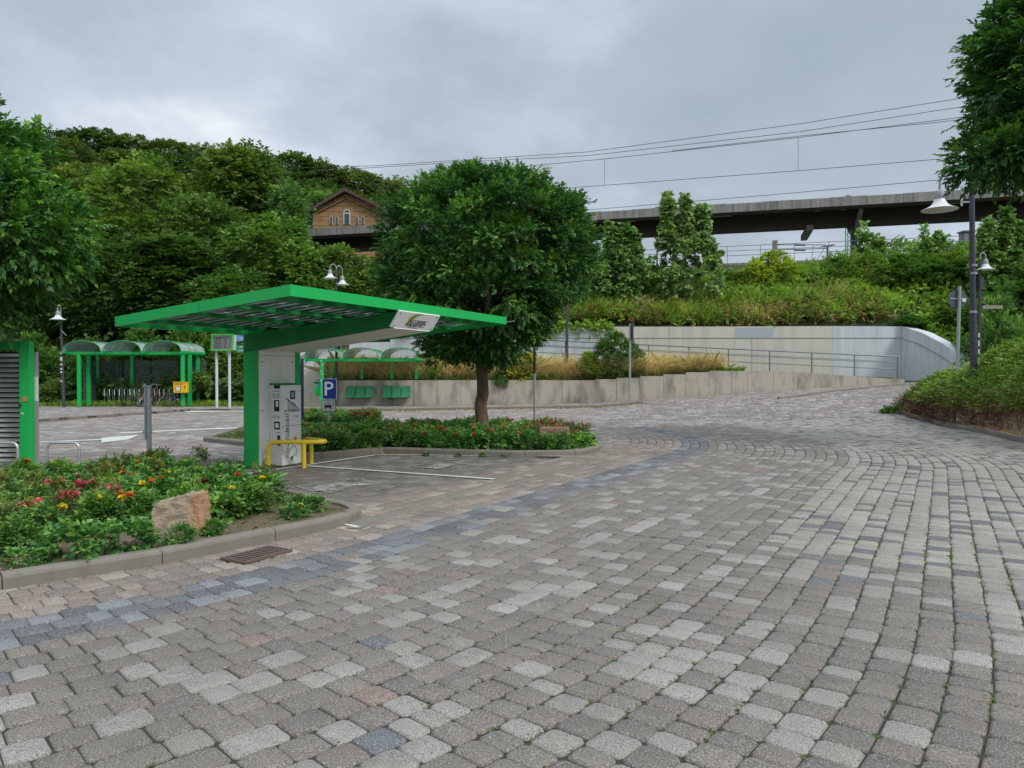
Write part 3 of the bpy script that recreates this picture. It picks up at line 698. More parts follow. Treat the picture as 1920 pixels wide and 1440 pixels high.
for yy, nm in ((-.07, 'handrail'), (1.75, 'handrail')):
    mb = MB(); mb.tube([(-.4, yy, .3), (-.4, yy, 1.15), (-.1, yy, 1.2), (4.7, yy, 3.55), (5.6, yy, 3.6)], .024, 8)
    mb.tube([(-.3, yy, .75), (4.7, yy, 3.15)], .015, 6)
    for k in range(4): xx = .7+k*1.3; mb.tube([(xx, yy, .3+xx*.5), (xx, yy, 1.2+xx*.49)], .02, 6)
    mb.build(nm, M['grey_steel'], t)
# railing along ramp
t = thing('ramp_railing', 'grey steel railing with three bars in front of the light concrete wall', 'railing', (0, 36.0, 0))
def zr(x_): return float(np.interp(x_, [-6, 1, 18.6], [2.4, 2.25, 1.42]))
x0, x1 = -3.0, P(1683, 668, 36)[0]
mb = MB()
for dz, rr in ((1.03, .034), (.78, .020), (.72, .018), (.42, .024)):
    mb.tube([(x0, 0, zr(x0)+dz), (1, 0, zr(1)+dz), (x1, 0, zr(x1)+dz)] + ([(x1+.04, 0, zr(x1)+dz-.04)] if dz > 1 else []), rr, 8)
mb.build('rails', M['rail_steel'], t)
for px in (1683, 1602, 1522, 1443, 1366, 1292, 1216, 1060, 985):
    xx = P(px, 690, 36)[0]; mb = MB(); mb.tube([(xx, 0, zr(xx)-.3), (xx, 0, zr(xx)+1.02)], .032, 8); mb.build('post', M['rail_steel'], t)
# ------------------------------------------------------------------ solar carport
RU = Vector((.439, .898, 0)); RV = Vector((.898, -.439, 0)); C0 = Vector((-2.80, 9.45, 0)); TI = math.tan(R(5.1))
ZC = 2.775
def rf(a, b, z=0.0):     # a along the front edge, b backwards, z measured from the roof top plane
    p_ = C0 + RU*a - RV*b; return (p_.x, p_.y, ZC - TI*b + z)
def rg(a, b, z): p_ = C0 + RU*a - RV*b; return (p_.x, p_.y, z)
RW, RT = 6.13, 3.34
def hexa(mb, pts): mb.add(pts, [[3, 2, 1, 0], [4, 5, 6, 7]] + [[k, (k+1) % 4, 4+(k+1) % 4, 4+k] for k in range(4)])
def rbox(mb, a0, a1, b0, b1, z0, z1): hexa(mb, [rf(a0, b0, z0), rf(a0, b1, z0), rf(a1, b1, z0), rf(a1, b0, z0), rf(a0, b0, z1), rf(a0, b1, z1), rf(a1, b1, z1), rf(a1, b0, z1)])
t = thing('charging_canopy', 'bright green cantilevered solar canopy over the two charging bays', 'canopy', (0, 0, 0))
mb = MB()
rbox(mb, 0, RW, 0, .03, -.145, 0); rbox(mb, 0, RW, RT-.03, RT, -.145, 0)
rbox(mb, 0, .03, .031, 1.62, -.145, 0); rbox(mb, 0, .03, 1.628, RT-.031, -.145, 0); rbox(mb, RW-.03, RW, .031, RT-.031, -.145, 0)
mb.build('fascia', M['green'], t)
M['module_glass'] = sheet_glass('module_glass', (.80, .85, .83), .5)
for b0 in (.06, 1.14, 2.22):
    mb = MB()
    for a0 in np.arange(.06, RW-.45, .5): rbox(mb, a0, a0+.29, b0, b0+1.03, -.035, -.012)
    mb.build('solar_cells', M['panel_dark'], t)
    mb = MB(); rbox(mb, .04, RW-.04, b0, b0+1.03, -.008, -.003); mb.build('module_glass', M['module_glass'], t)
for a_ in np.arange(.05, RW, 1.0):
    mb = MB(); rbox(mb, a_-.02, a_+.02, .04, RT-.04, -.060, -.037); rbox(mb, a_+.50, a_+.53, .04, RT-.04, -.056, -.037); mb.build('panel_rail', M['alu'], t)
for b_ in (.42, 1.28, 2.1, 2.95):
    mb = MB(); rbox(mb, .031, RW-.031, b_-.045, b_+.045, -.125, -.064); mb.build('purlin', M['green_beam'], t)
# tapered beam
BA0, BA1 = 2.42, 3.52
zb_c, zb_e = 2.05, 2.375
def bz(b): return zb_e + (zb_c-zb_e)*(b-.15)/(3.0-.15)
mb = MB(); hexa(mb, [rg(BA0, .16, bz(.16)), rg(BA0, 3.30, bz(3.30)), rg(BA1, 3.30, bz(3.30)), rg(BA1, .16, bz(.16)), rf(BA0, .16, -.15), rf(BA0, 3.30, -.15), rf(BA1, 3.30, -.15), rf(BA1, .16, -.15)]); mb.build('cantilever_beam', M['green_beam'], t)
mb = MB(); hexa(mb, [rg(BA0+.03, .14, bz(.14)-.02), rg(BA0+.03, 1.6, bz(1.6)-.02), rg(BA1-.03, 1.6, bz(1.6)-.02), rg(BA1-.03, .14, bz(.14)-.02), rg(BA0+.03, .14, bz(.14)-.004), rg(BA0+.03, 1.6, bz(1.6)-.004), rg(BA1-.03, 1.6, bz(1.6)-.004), rg(BA1-.03, .14, bz(.14)-.004)])
hexa(mb, [rg(BA0+.03, 1.61, bz(1.61)-.02), rg(BA0+.03, 2.98, bz(2.98)-.02), rg(BA1-.03, 2.98, bz(2.98)-.02), rg(BA1-.03, 1.61, bz(1.61)-.02), rg(BA0+.03, 1.61, bz(1.61)-.004), rg(BA0+.03, 2.98, bz(2.98)-.004), rg(BA1-.03, 2.98, bz(2.98)-.004), rg(BA1-.03, 1.61, bz(1.61)-.004)])
mb.build('underside_panel', M['white_panel'], t)
mb = MB(); hexa(mb, [rg(BA0, 3.0, 0), rg(BA0, 3.30, 0), rg(BA1, 3.30, 0), rg(BA1, 3.0, 0), rg(BA0, 3.0, bz(3.0)+.02), rg(BA0, 3.30, bz(3.3)+.02), rg(BA1, 3.30, bz(3.3)+.02), rg(BA1, 3.0, bz(3.0)+.02)]); mb.build('column', M['green'], t)
mb = MB(); hexa(mb, [rg(BA0+.05, 2.985, .02), rg(BA0+.05, 2.998, .02), rg(BA1-.16, 2.998, .02), rg(BA1-.16, 2.985, .02), rg(BA0+.05, 2.985, 1.96), rg(BA0+.05, 2.998, 1.96), rg(BA1-.16, 2.998, 1.96), rg(BA1-.16, 2.985, 1.96)])
hexa(mb, [rg(BA0+.05, 2.985, 1.967), rg(BA0+.05, 2.998, 1.967), rg(BA1-.16, 2.998, 1.967), rg(BA1-.16, 2.985, 1.967), rg(BA0+.05, 2.985, 2.055), rg(BA0+.05, 2.998, 2.055), rg(BA1-.16, 2.998, 2.055), rg(BA1-.16, 2.985, 2.055)])
cp = mb.build('column_panel', M['white_panel'], t)
for a_ in (BA0+.12, BA1-.24):
    for z_ in (.1, 1.0, 1.85): mb = MB(); mb.tube([rg(a_, 2.986, z_), rg(a_, 2.974, z_)], .012, 8); mb.build('bolt', M['dark_pole'], cp)
# sign board
T0 = Vector(rg(0, -.03, 2.61)); sT = [Vector(rg(2.36, -.03, 2.615)), Vector(rg(3.56, -.03, 2.615)), Vector(rg(3.56, .14, 2.37)), Vector(rg(2.36, .14, 2.37))]
nrm = (sT[1]-sT[0]).cross(sT[3]-sT[0]).normalized(); nrm = nrm if nrm.dot(Vector((0, -1, -.3))) > 0 else -nrm
mb = MB(); hexa(mb, [tuple(p_-nrm*.03) for p_ in sT] + [tuple(p_) for p_ in sT]); sg = mb.build('sign_board', M['white_sign'], t)
for u_, v_ in ((.05, .12), (.95, .12), (.05, .88), (.95, .88)):
    p_ = sT[0]+(sT[1]-sT[0])*u_+(sT[3]-sT[0])*v_; mb = MB(); mb.tube([p_, p_+nrm*.008], .011, 8); mb.build('bolt', M['dark_pole'], sg)
sX = (sT[1]-sT[0]).normalized(); sY = (sT[0]-sT[3]).normalized(); sZ = nrm*.003
def sp_(u_, v_): return sT[0]+(sT[1]-sT[0])*u_+(sT[3]-sT[0])*v_+sZ
text_mesh('lettering', 'NATURERBE', .088, M['black'], sg, sp_(.53, .54), sX, sY, .0008, .25, bold=.001)
text_mesh('lettering', 'W NDERWELT', .088, M['black'], sg, sp_(.51, .76), sX, sY, .0008, .25, bold=.001)
text_mesh('lettering', 'A', .088, M['ink_red'], sg, sp_(.405, .76), sX, sY, .0008, .25, bold=.002)
text_mesh('lettering', 'DER NATUR AUF DER SPUR', .024, M['dark_pole'], sg, sp_(.49, .92), sX, sY, .0005)
mb = MB(); arc = []
for k in range(13):
    f = k/12; an = R(200) - f*R(110); cx_, cy_ = .56, .60; w_ = .018+.05*math.sin(math.pi*f)**1
    arc.append((cx_+.22*math.cos(an)*1.0, cy_-.58*math.sin(an), w_))
vv = []
for u_, v_, w_ in arc: vv += [sp_(u_-w_*.9, v_)+sZ*.2, sp_(u_+w_*.6, v_+.04)+sZ*.2]
mb.add(vv, [[2*k, 2*k+1, 2*k+3, 2*k+2] for k in range(12)]); mb.build('leaf_logo', M['ink_light'], sg)
# charging column
t = thing('charging_column', 'white electric car charging column with green lettering under the solar canopy', 'charger', (0, 0, 0))
a0, a1, b0, b1 = 2.72, 3.20, 2.70, 2.98
mb = MB(); hexa(mb, [rg(a0, b0, .03), rg(a0, b1, .03), rg(a1, b1, .03), rg(a1, b0, .03), rg(a0, b0, 1.44), rg(a0, b1, 1.44), rg(a1, b1, 1.44), rg(a1, b0, 1.44)]); body = mb.build('cabinet', M['box_white'], t)
mb = MB(); hexa(mb, [rg(a0-.01, b0-.01, 1.443), rg(a0-.01, b1, 1.443), rg(a1+.01, b1, 1.443), rg(a1+.01, b0-.01, 1.443), rg(a0-.01, b0-.01, 1.475), rg(a0-.01, b1, 1.475), rg(a1+.01, b1, 1.475), rg(a1+.01, b0-.01, 1.475)]); mb.build('lid', M['green_beam'], t)
mb = MB(); hexa(mb, [rg(a0+.02, b0+.02, 0), rg(a0+.02, b1, 0), rg(a1-.02, b1, 0), rg(a1-.02, b0+.02, 0), rg(a0+.02, b0+.02, .03), rg(a0+.02, b1, .03), rg(a1-.02, b1, .03), rg(a1-.02, b0+.02, .03)]); mb.build('plinth', M['kerb'], t)
XF = RU.copy(); YF = Vector((0, 0, 1)); NF = XF.cross(YF)   # outward = +RV
XS = RV.copy()                                               # side face axis (left to right = back to front)
NS = -RU
def fF(u_, z_, o_=.002): return Vector(rg(a0+(a1-a0)*u_, b0, z_)) + RV*o_
def fS(u_, z_, o_=.002): return Vector(rg(a0, b1+(b0-b1)*u_, z_)) + NS*o_
def patch(mb, f, u0, u1, z0, z1, o_=.002): mb.add([f(u0, z0, o_), f(u1, z0, o_), f(u1, z1, o_), f(u0, z1, o_)], [[0, 1, 2, 3]])
mb = MB(); patch(mb, fF, 0, 1, .72, .726); patch(mb, fF, 0, 1, .47, .474); mb.build('panel_joint', M['dark_pole'], body)
mb = MB(); patch(mb, fF, .42, .68, 1.19, 1.34); mb.build('display', M['black'], t)
mb = MB(); patch(mb, fF, .48, .62, 1.22, 1.31, .004); mb.build('display_glass', M['grey_steel'], t)
mb = MB(); patch(mb, fS, .35, .78, .98, 1.18); patch(mb, fS, .35, .82, .66, .80); patch(mb, fS, .55, .85, .13+.47, .61); patch(mb, fS, .6, .85, .36+.02, .56)
patch(mb, fS, .35, .85, 1.38, 1.44); mb.build('socket', M['black'], t)
mb = MB(); patch(mb, fS, .5, .7, 1.06, 1.16, .004); patch(mb, fS, .45, .72, .69, .77, .004); mb.build('socket_label', M['white_sign'], t)
mb = MB()
for z_ in (1.22, 1.25, 1.28, 1.33, .86, .89): patch(mb, fS, .2, .55, z_, z_+.008); patch(mb, fS, .62, .8, z_, z_+.012)
for z_ in (.865, .89): patch(mb, fF, .62, .85, z_, z_+.007)
mb.build('notice_print', M['black'], body)
text_mesh('lettering', 'ALTENBEKEN', .066, M['black'], body, fF(.53, .985), XF, YF, .0008, 0, bold=.001)
mb = MB()
for k in range(6): mb.add([fF(.3+k*.09, 1.01), fF(.33+k*.09, 1.01), fF(.33+k*.09, 1.16-k*.024), fF(.3+k*.09, 1.17-k*.024)], [[0, 1, 2, 3]])
mb.add([fF(.2, 1.20), fF(.82, 1.02), fF(.82, 1.035), fF(.2, 1.225)], [[0, 1, 2, 3]])
patch(mb, fF, .5, .6, 1.11, 1.13); patch(mb, fF, .64, .72, 1.08, 1.10)
mb.build('viaduct_logo', M['dark_pole'], body)
for ch_, cl, z_ in (('natürlich', 'ink_green', .41), ('mobil', 'dark_pole', .76)):
    text_mesh('lettering', ch_, .15, M[cl], body, fF(.26, z_), Vector((0, 0, 1)), -XF, .0008, .15)
mb = MB(); c0 = fF(.68, .48, .003)
def disc(mb, c, rr, X, Y, n=14): mb.add([c+X*rr*math.cos(2*math.pi*k/n)+Y*rr*math.sin(2*math.pi*k/n) for k in range(n)], [list(range(n))])
disc(mb, c0, .03, XF, YF)
for k in range(10):
    an = 2*math.pi*k/10; dn = XF*math.cos(an)+YF*math.sin(an); tn = XF*-math.sin(an)+YF*math.cos(an)
    mb.add([c0+dn*.04-tn*.005, c0+dn*.065-tn*.003, c0+dn*.065+tn*.003, c0+dn*.04+tn*.005], [[0, 1, 2, 3]])
mb.build('sun_logo', M['ink_orange'], body)
mb = MB(); cc = [fF(.5, .16), fF(.72, .2), fF(.76, .3), fF(.6, .36), fF(.45, .32), fF(.35, .26)]
mb.tube(cc, .006, 6); mb.tube([fF(.5, .17), fF(.48, .12)], .022, 8); mb.tube([fF(.44, .12), fF(.43, .085)], .006, 6); mb.tube([fF(.52, .115), fF(.51, .08)], .006, 6); mb.build('plug_logo', M['ink_green'], body)
# yellow guard rail
t = thing('guard_rail', 'yellow tubular guard rail wrapped round the foot of the charging column', 'guard rail', (0, 0, 0))
gz = .455
path = [(2.53, 2.84, 0), (2.53, 2.84, gz-.10), (2.545, 2.81, gz-.03), (2.59, 2.72, gz), (2.80, 2.28, gz), (2.90, 2.10, gz), (2.99, 2.03, gz), (3.08, 2.05, gz), (3.16, 2.16, gz), (3.35, 2.70, gz), (3.40, 2.86, gz-.03), (3.41, 2.89, gz-.10), (3.41, 2.89, 0)]
mb = MB(); mb.tube([rg(*p_) for p_ in path], .038, 14); mb.build('top_rail', M['yellow'], t, smooth=True)
mb = MB(); mb.tube([rg(2.80, 2.28, 0), rg(2.80, 2.28, gz-.02)], .038, 14); mb.build('leg', M['yellow'], t, smooth=True)
mb = MB(); mb.tube([rg(3.30, 2.55, 0), rg(3.30, 2.55, gz-.02)], .034, 14); mb.build('leg', M['yellow'], t, smooth=True)
# ------------------------------------------------------------------ parking sign
bx, by = P(617, 800, 19.0)[:2]
t = thing('parking_sign', 'blue parking sign above a white plate with a plugged in electric car', 'sign', (bx, by, .08))
mb = MB(); mb.tube([(0, 0, 0), (0, 0, 1.45)], .032, 12); mb.build('pole', M['grey_steel'], t)
def px19(py): return P(617, py, 19.0-.05)[2]-.08
wS = 27.0/FPX*19
def roundrect(cx_, cz_, w_, h_, r__, n=5):
    o_ = []
    for qx, qz, a_ in ((1, -1, -90), (1, 1, 0), (-1, 1, 90), (-1, -1, 180)):
        for k in range(n+1):
            an = R(a_+90*k/n); o_.append((cx_+qx*(w_/2-r__)+r__*math.cos(an), cz_+qz*(h_/2-r__)+r__*math.sin(an)))
    return o_
def plate(mb, pts, y0, y1):
    n = len(pts); mb.add([(x_, y0, z_) for x_, z_ in pts]+[(x_, y1, z_) for x_, z_ in pts], [list(range(n)), list(range(2*n-1, n-1, -1))]+[[(k+1) % n, k, n+k, n+(k+1) % n] for k in range(n)])
z1, z0 = px19(710), px19(748.5); xo = -.20*wS
mb = MB(); plate(mb, roundrect(xo+.27*wS, (z0+z1)/2, wS, z1-z0, .03), -.045, -.035); pl = mb.build('parking_plate', M['white_sign'], t)
mb = MB(); plate(mb, roundrect(xo+.27*wS, (z0+z1)/2, wS-.02, z1-z0-.02, .025), -.048, -.046); mb.build('blue_field', M['blue_sign'], pl)
text_mesh('letter', 'P', .50, M['white_sign'], pl, (0, -.0505, (z0+z1)/2-.01), (1, 0, 0), (0, 0, 1), .001, bold=.004)
z1, z0 = px19(750), px19(771.5)
mb = MB(); plate(mb, roundrect(0, (z0+z1)/2, wS, z1-z0, .03), -.045, -.035); pl = mb.build('electric_car_plate', M['black'], t)
mb = MB(); plate(mb, roundrect(0, (z0+z1)/2, wS-.02, z1-z0-.02, .022), -.048, -.046); mb.build('white_field', plain('weathered_sign_white', (.50, .51, .50), .5), pl)
zc_ = (z0+z1)/2; mb = MB()
def pp(pts): plate(mb, [(x_, zc_+z_) for x_, z_ in pts][::-1], -.051, -.0485)
pp([(-.10, -.05), (-.10, .005), (-.085, .02), (.055, .02), (.07, .005), (.07, -.05)]); pp([(-.095, -.09), (-.095, -.055), (-.07, -.055), (-.07, -.09)]); pp([(.04, -.09), (.04, -.055), (.065, -.055), (.065, -.09)])
pp([(-.085, .022), (-.065, .075), (-.055, .075), (-.073, .022)]); pp([(.055, .022), (.035, .075), (.025, .075), (.043, .022)]); pp([(-.065, .066), (-.065, .078), (.035, .078), (.035, .066)])
mb.tube([(.07, -.05, zc_-.02), (.11, -.05, zc_-.02), (.125, -.05, zc_+.02), (.11, -.05, zc_+.04), (.13, -.05, zc_+.06)], .005, 6); pp([(.115, .06), (.115, .085), (.15, .10), (.155, .075)])
mb.build('electric_car_symbol', M['black'], pl)
# dark info board seen from the side
p_ = G(567, 812); t = thing('info_board', 'dark blue information board seen edge on behind the charging column', 'sign board', (p_[0], p_[1], 0))
zt = P(567, 672, p_[1])[2]
mb = MB(); mb.box((0, 0, zt/2), (.075, .075, zt), 0, .008); mb.build('post', M['navy'], t)
mb = MB(); mb.box((.02-.5, .62, zt/2), (.075, .075, zt), 0, .008); mb.build('post', M['navy'], t)
mb = MB(); mb.beam((-.05, .06, 1.25), (-.46, .56, 1.25), .05, 1.35); mb.build('board', M['navy'], t)
# ------------------------------------------------------------------ louvre shelter at left edge
pz = G(52, 880); t = thing('louvre_shelter', 'green framed shelter with a grey louvre wall cut by the left edge', 'shelter', (pz[0], pz[1], 0))
mb = MB(); mb.box((0, 0, 1.1), (.17, .17, 2.2), R(8), .006); mb.build('post', M['green'], t)
mb = MB(); mb.box((-3.2, .3, 1.1), (.17, .17, 2.2), R(8), .006); mb.build('post', M['green'], t)
mb = MB(); mb.beam((-.086, 0, 2.13), (-3.3, 0, 2.13), .16, .14); mb.beam((-.62, .08, 2.13), (-1.3, .95, 2.13), .14, .14); mb.build('roof_beam', M['green'], t)
mb = MB(); mb.prism([(-.08, -.07), (-.95, 1.0), (-3.4, 1.0), (-3.4, -.07)], 2.205, 2.245); mb.build('roof', M['white_panel'], t)
mb = MB()
for k in range(22): zz_ = .10+k*.088; mb.add([(-.13, .34, zz_), (-3.1, .34, zz_), (-3.1, .40, zz_+.05), (-.13, .40, zz_+.05), (-.13, .345, zz_-.012), (-3.1, .345, zz_-.012), (-3.1, .405, zz_+.038), (-.13, .405, zz_+.038)], [[0, 1, 2, 3], [7, 6, 5, 4], [0, 4, 5, 1], [3, 2, 6, 7], [0, 3, 7, 4]])
mb.build('louvre_slats', M['louvre'], t)
mb = MB(); mb.box((-1.6, .47, 1.05), (2.95, .02, 1.96)); mb.build('louvre_backing', M['dark_inner'], t)
mb = MB(); mb.box((-.10, .40, 1.05), (.05, .08, 1.96)); mb.build('louvre_frame', M['alu'], t)
mb = MB(); mb.box((.02, -.096, 1.21), (.09, .006, .085)); mb.build('sticker', M['sticker_tan'], t)
mb = MB(); mb.box((-.06, -.096, 1.10), (.05, .006, .07)); mb.build('sticker', M['dark_pole'], t)
mb = MB(); mb.box((-.02, -.096, .965), (.04, .006, .03)); mb.build('sticker', M['sticker'], t)
mb = MB(); mb.box((-.02, .16, 1.38), (.21, .02, .42)); mb.build('notice_board', M['white_sign'], t)
# bicycle stands (low hoops)
def hoop(px0, px1, pyb, label):
    a = G(px0, pyb); b = G(px1, pyb); t = thing('bike_stand', label, 'bicycle stand', (a[0], a[1], 0), 0, 'steel hoops by the louvre shelter')
    v = Vector(b)-Vector(a); zt = P(px0, 830, a[1])[2]; w_ = v.length; d_ = v.normalized(); pts = [(0, 0, -.05), (0, 0, zt-.10)]
    for k in range(1, 7): an = R(180-15*k); q = d_*(.09+.09*math.cos(an)); pts.append((q.x, q.y, zt-.10+.10*math.sin(an)-.0))
    for k in range(0, 7): an = R(90-15*k); q = d_*(w_-.09+.09*math.cos(an)); pts.append((q.x, q.y, zt-.10+.10*math.sin(an)))
    pts.append((v.x, v.y, -.05)); mb = MB(); mb.tube(pts, .021, 12); mb.build('hoop', M['alu'], t, smooth=True)
hoop(89, 149, 900, 'shiny steel hoop bicycle stand standing alone right of the louvre shelter')
hoop(-22, 34, 903, 'steel hoop bicycle stand in front of the louvre wall, cut by the left edge')
# post in front bed
b_ = G(280, 888); zt = P(280, 726, b_[1])[2]
t = thing('stub_post', 'thick grey steel post with a bare side bracket behind the front flower bed', 'post', (b_[0], b_[1], 0))
mb = MB(); mb.tube([(0, 0, 0), (0, 0, zt)], .038, 14); mb.build('pole', M['grey_steel'], t, smooth=True)
mb = MB(); mb.tube([(0, 0, zt-.0), (0, 0, zt+.02)], .045, 14); mb.build('cap', M['black'], t)
mb = MB(); mb.box((-.055, -.01, zt-.40), (.025, .02, .92)); mb.build('bracket_strip', M['grey_steel'], t)
for dz in (.03, -.27, -.72):
    mb = MB(); mb.tube([(0, 0, zt+dz-.03), (0, 0, zt+dz)], .05, 14); mb.box((-.05, 0, zt+dz-.015), (.10, .03, .03)); mb.build('clamp', M['grey_steel'], t)
# ------------------------------------------------------------------ poles and back of sign
def pole(name, label, cat, x_, y_, z0, z1, r, m_): 
    t = thing(name, label, cat, (x_, y_, z0)); mb = MB(); mb.tube([(0, 0, 0), (0, 0, z1-z0)], r, 12); mb.build('pole', m_, t, smooth=True); return t
x_, y_, _ = P(1181, 762, 33.6); t = pole('sign_post', 'slim pale grey sign post on the pavement right of the round tree', 'sign', x_, y_, .18, P(1181, 607, y_)[2], .05, M['grey_steel'])
mb = MB(); zt = P(1181, 604, y_)[2]-.18; mb.box((.10, .0, zt-.42), (.05, .45, .75)); mb.build('sign_plate', M['dark_pole'], t)
x_, y_, _ = P(1002, 797, 19.6); t = pole('sign_post', 'thin sign post with a dark upper half in the island bed right of the trunk', 'sign', x_, y_, .08, P(999, 570, y_)[2], .03, M['grey_steel'])
mb = MB(); z_a = P(1000, 700, y_)[2]-.08; z_b = P(1000, 570, y_)[2]-.08; mb.tube([(0, 0, z_a), (0, 0, z_b)], .034, 12); mb.build('dark_sleeve', M['black'], t)
x_, y_, _ = P(1794, 690, 24.5); zb = 1.0; zt = P(1794, 537, y_)[2]
t = thing('round_sign', 'back of a round traffic sign on a pale pole behind the mound hedge', 'sign', (x_, y_, zb)); t.rotation_euler = (0, R(1.2), 0)
mb = MB(); mb.tube([(0, 0, -1.0), (0, 0, zt-zb)], .052, 14); mb.build('pole', M['grey_steel'], t, smooth=True)
mb = MB(); cz = P(1790, 560, y_)[2]-zb; n = 32; rr = .31
mb.add([(rr*math.cos(2*math.pi*k/n)-.03, .045, cz+rr*math.sin(2*math.pi*k/n)) for k in range(n)]+[(rr*math.cos(2*math.pi*k/n)-.03, .055, cz+rr*math.sin(2*math.pi*k/n)) for k in range(n)], [list(range(n)), list(range(2*n-1, n-1, -1))]+[[(k+1) % n, k, n+k, n+(k+1) % n] for k in range(n)])
mb.build('sign_disc', plain('sign_back_grey', (.10, .12, .15), .5, .2), t)
mb = MB(); mb.box((-.02, .03, cz), (.54, .015, .04)); mb.tube([(0, 0, cz-.03), (0, 0, cz+.03)], .06, 12); mb.build('clamp', M['grey_steel'], t)
mb = MB(); mb.box((.17, .02, cz-.04), (.13, .006, .12)); mb.build('sticker', M['sticker'], t)
# ------------------------------------------------------------------ lamps
def shade(t, c, k=1.0):
    mb = MB(); mb.lathe(c, [(.02*k, .12*k), (.055*k, .10*k), (.088*k, .05*k), (.10*k, -.02*k), (.095*k, -.09*k)], 24); mb.build('lamp_housing', M['lamp_neck'], t, smooth=True)
    mb = MB(); mb.lathe(c, [(.10*k, -.085*k), (.115*k, -.13*k), (.15*k, -.19*k), (.22*k, -.245*k), (.32*k, -.285*k), (.345*k, -.295*k), (.34*k, -.302*k), (.22*k, -.262*k), (.13*k, -.20*k), (.09*k, -.13*k)], 32); sh = mb.build('lamp_shade', M['lamp_metal'], t, smooth=True)
    mb = MB(); mb.lathe(c, [(.001, -.285*k), (.05*k, -.275*k), (.075*k, -.23*k), (.07*k, -.14*k)], 16); mb.build('bulb_glass', M['sticker'], sh, smooth=True)
def goose(t, ptop, c, k=1.0, nm='lamp_arm'):
    """arc from the pole top over to the shade"""
    a = Vector(ptop); b = Vector(c)+Vector((0, 0, .10*k)); h = Vector((b.x-a.x, b.y-a.y, 0)); r_ = h.length/2; pts = [a]
    zc_ = max(a.z, b.z+.12*k)
    pts.append(Vector((a.x, a.y, zc_)))
    for q in range(1, 10): an = math.pi*q/10; pts.append(Vector((a.x, a.y, zc_))+h*(.5-.5*math.cos(an))+Vector((0, 0, r_*1.1*math.sin(an))))
    pts.append(Vector((b.x, b.y, zc_))); pts.append(b); mb = MB(); mb.tube(pts, .024*k, 10); mb.build(nm, M['lamp_neck'], t, smooth=True)
# near lamp at right
x_, y_ = P(1828, 690, 22.6)[:2]; t = thing('street_lamp', 'dark lamp post in the hedge with a large bell shade hanging left', 'street lamp', (x_, y_, .8))
lean = P(1822, 350, y_)[0]-x_; zt = P(1822, 345, y_)[2]-.8
mb = MB(); mb.tube([(0, 0, -.8), (lean*.4, 0, 1.9), (lean, 0, zt)], [.105, .095, .07], 16); mb.build('pole', M['dark_pole'], t, smooth=True)
c_ = P(1762, 366, y_); c_ = (c_[0]-x_, 0, c_[2]-.8); shade(t, c_, 1.48); goose(t, (lean, 0, zt), c_, 1.4)
z_ = P(1825, 500, y_)[2]-.8
for dz in (0, -.24, -1.4): mb = MB(); mb.tube([(lean*.5, 0, z_+dz), (lean*.5, 0, z_+dz+.07)], .105, 16); mb.build('pole_band', M['grey_steel'], t)
mb = MB(); mb.box((.12, -.05, z_-.5), (.12, .12, .36)); mb.build('control_box', M['dark_pole'], t)
mb = MB(); mb.box((lean-.15, 0, zt-.18), (.33, .04, .04)); mb.box((lean-.15, 0, zt-.54), (.33, .04, .04)); mb.box((lean-.3, 0, zt-.36), (.05, .04, .60)); mb.build('cross_bracket', M['grey_steel'], t)
for k, zz_ in enumerate((2.0, 1.75, 1.52, 1.2, .95)): mb = MB(); mb.box((.085, -.035, zz_), (.04, .03, .13+.04*(k % 2))); mb.build('sticker', M['sticker'], t)
# second lamp behind it
x_, y_ = P(1836, 690, 28.0)[:2]; t = thing('street_lamp', 'small bell lamp farther back, just right of the dark lamp post', 'street lamp', (x_, y_, .8))
zt = P(1836, 486, 28)[2]-.8; mb = MB(); mb.tube([(0, 0, -.6), (0, 0, zt)], [.06, .045], 12); mb.build('pole', M['dark_pole'], t, smooth=True)
c_ = P(1848, 491, 28); c_ = (c_[0]-x_, 0, c_[2]-.8); shade(t, c_, .98); goose(t, (0, 0, zt), c_, .98)
mb = MB(); mb.box((.45, -.05, P(1850, 576, 28)[2]-.8), (.75, .03, .13)); sn = mb.build('street_name_plate', plain('weathered_plate', (.30, .27, .22), .6), t)

# left lamp
x_, y_ = P(120, 768, 33.8)[:2]; t = thing('street_lamp', 'bell lamp on a dark post left of the bicycle shelter', 'street lamp', (x_, y_, .1))
zt = P(116, 590, y_)[2]-.1; lean = P(114, 590, y_)[0]-x_
mb = MB(); mb.tube([(0, 0, -.1), (lean*.5, 0, 2.0), (lean, 0, zt)], [.075, .06, .04], 14); mb.build('pole', M['dark_pole'], t, smooth=True)
c_ = P(108.5, 587, y_-.3); c_ = (c_[0]-x_, -.3, c_[2]-.1); shade(t, c_, .98); goose(t, (lean, 0, zt), c_, .9)
mb = MB(); mb.tube([(lean*.8, 0, 3.15), (lean*.8-.1, 0, 3.15)], .02, 6); mb.tube([(lean*.8, 0, 3.5), (lean*.8+.25, -.05, 3.25)], .015, 6); mb.build('bracket', M['grey_steel'], t)
for k, zz_ in enumerate((2.45, 2.2, 1.95, 1.75, 1.6, 1.2)): mb = MB(); mb.box((lean*.55-.01, -.062, zz_), (.075, .015, .16 if k == 1 else .07)); mb.build('sticker', M['sticker'], t)
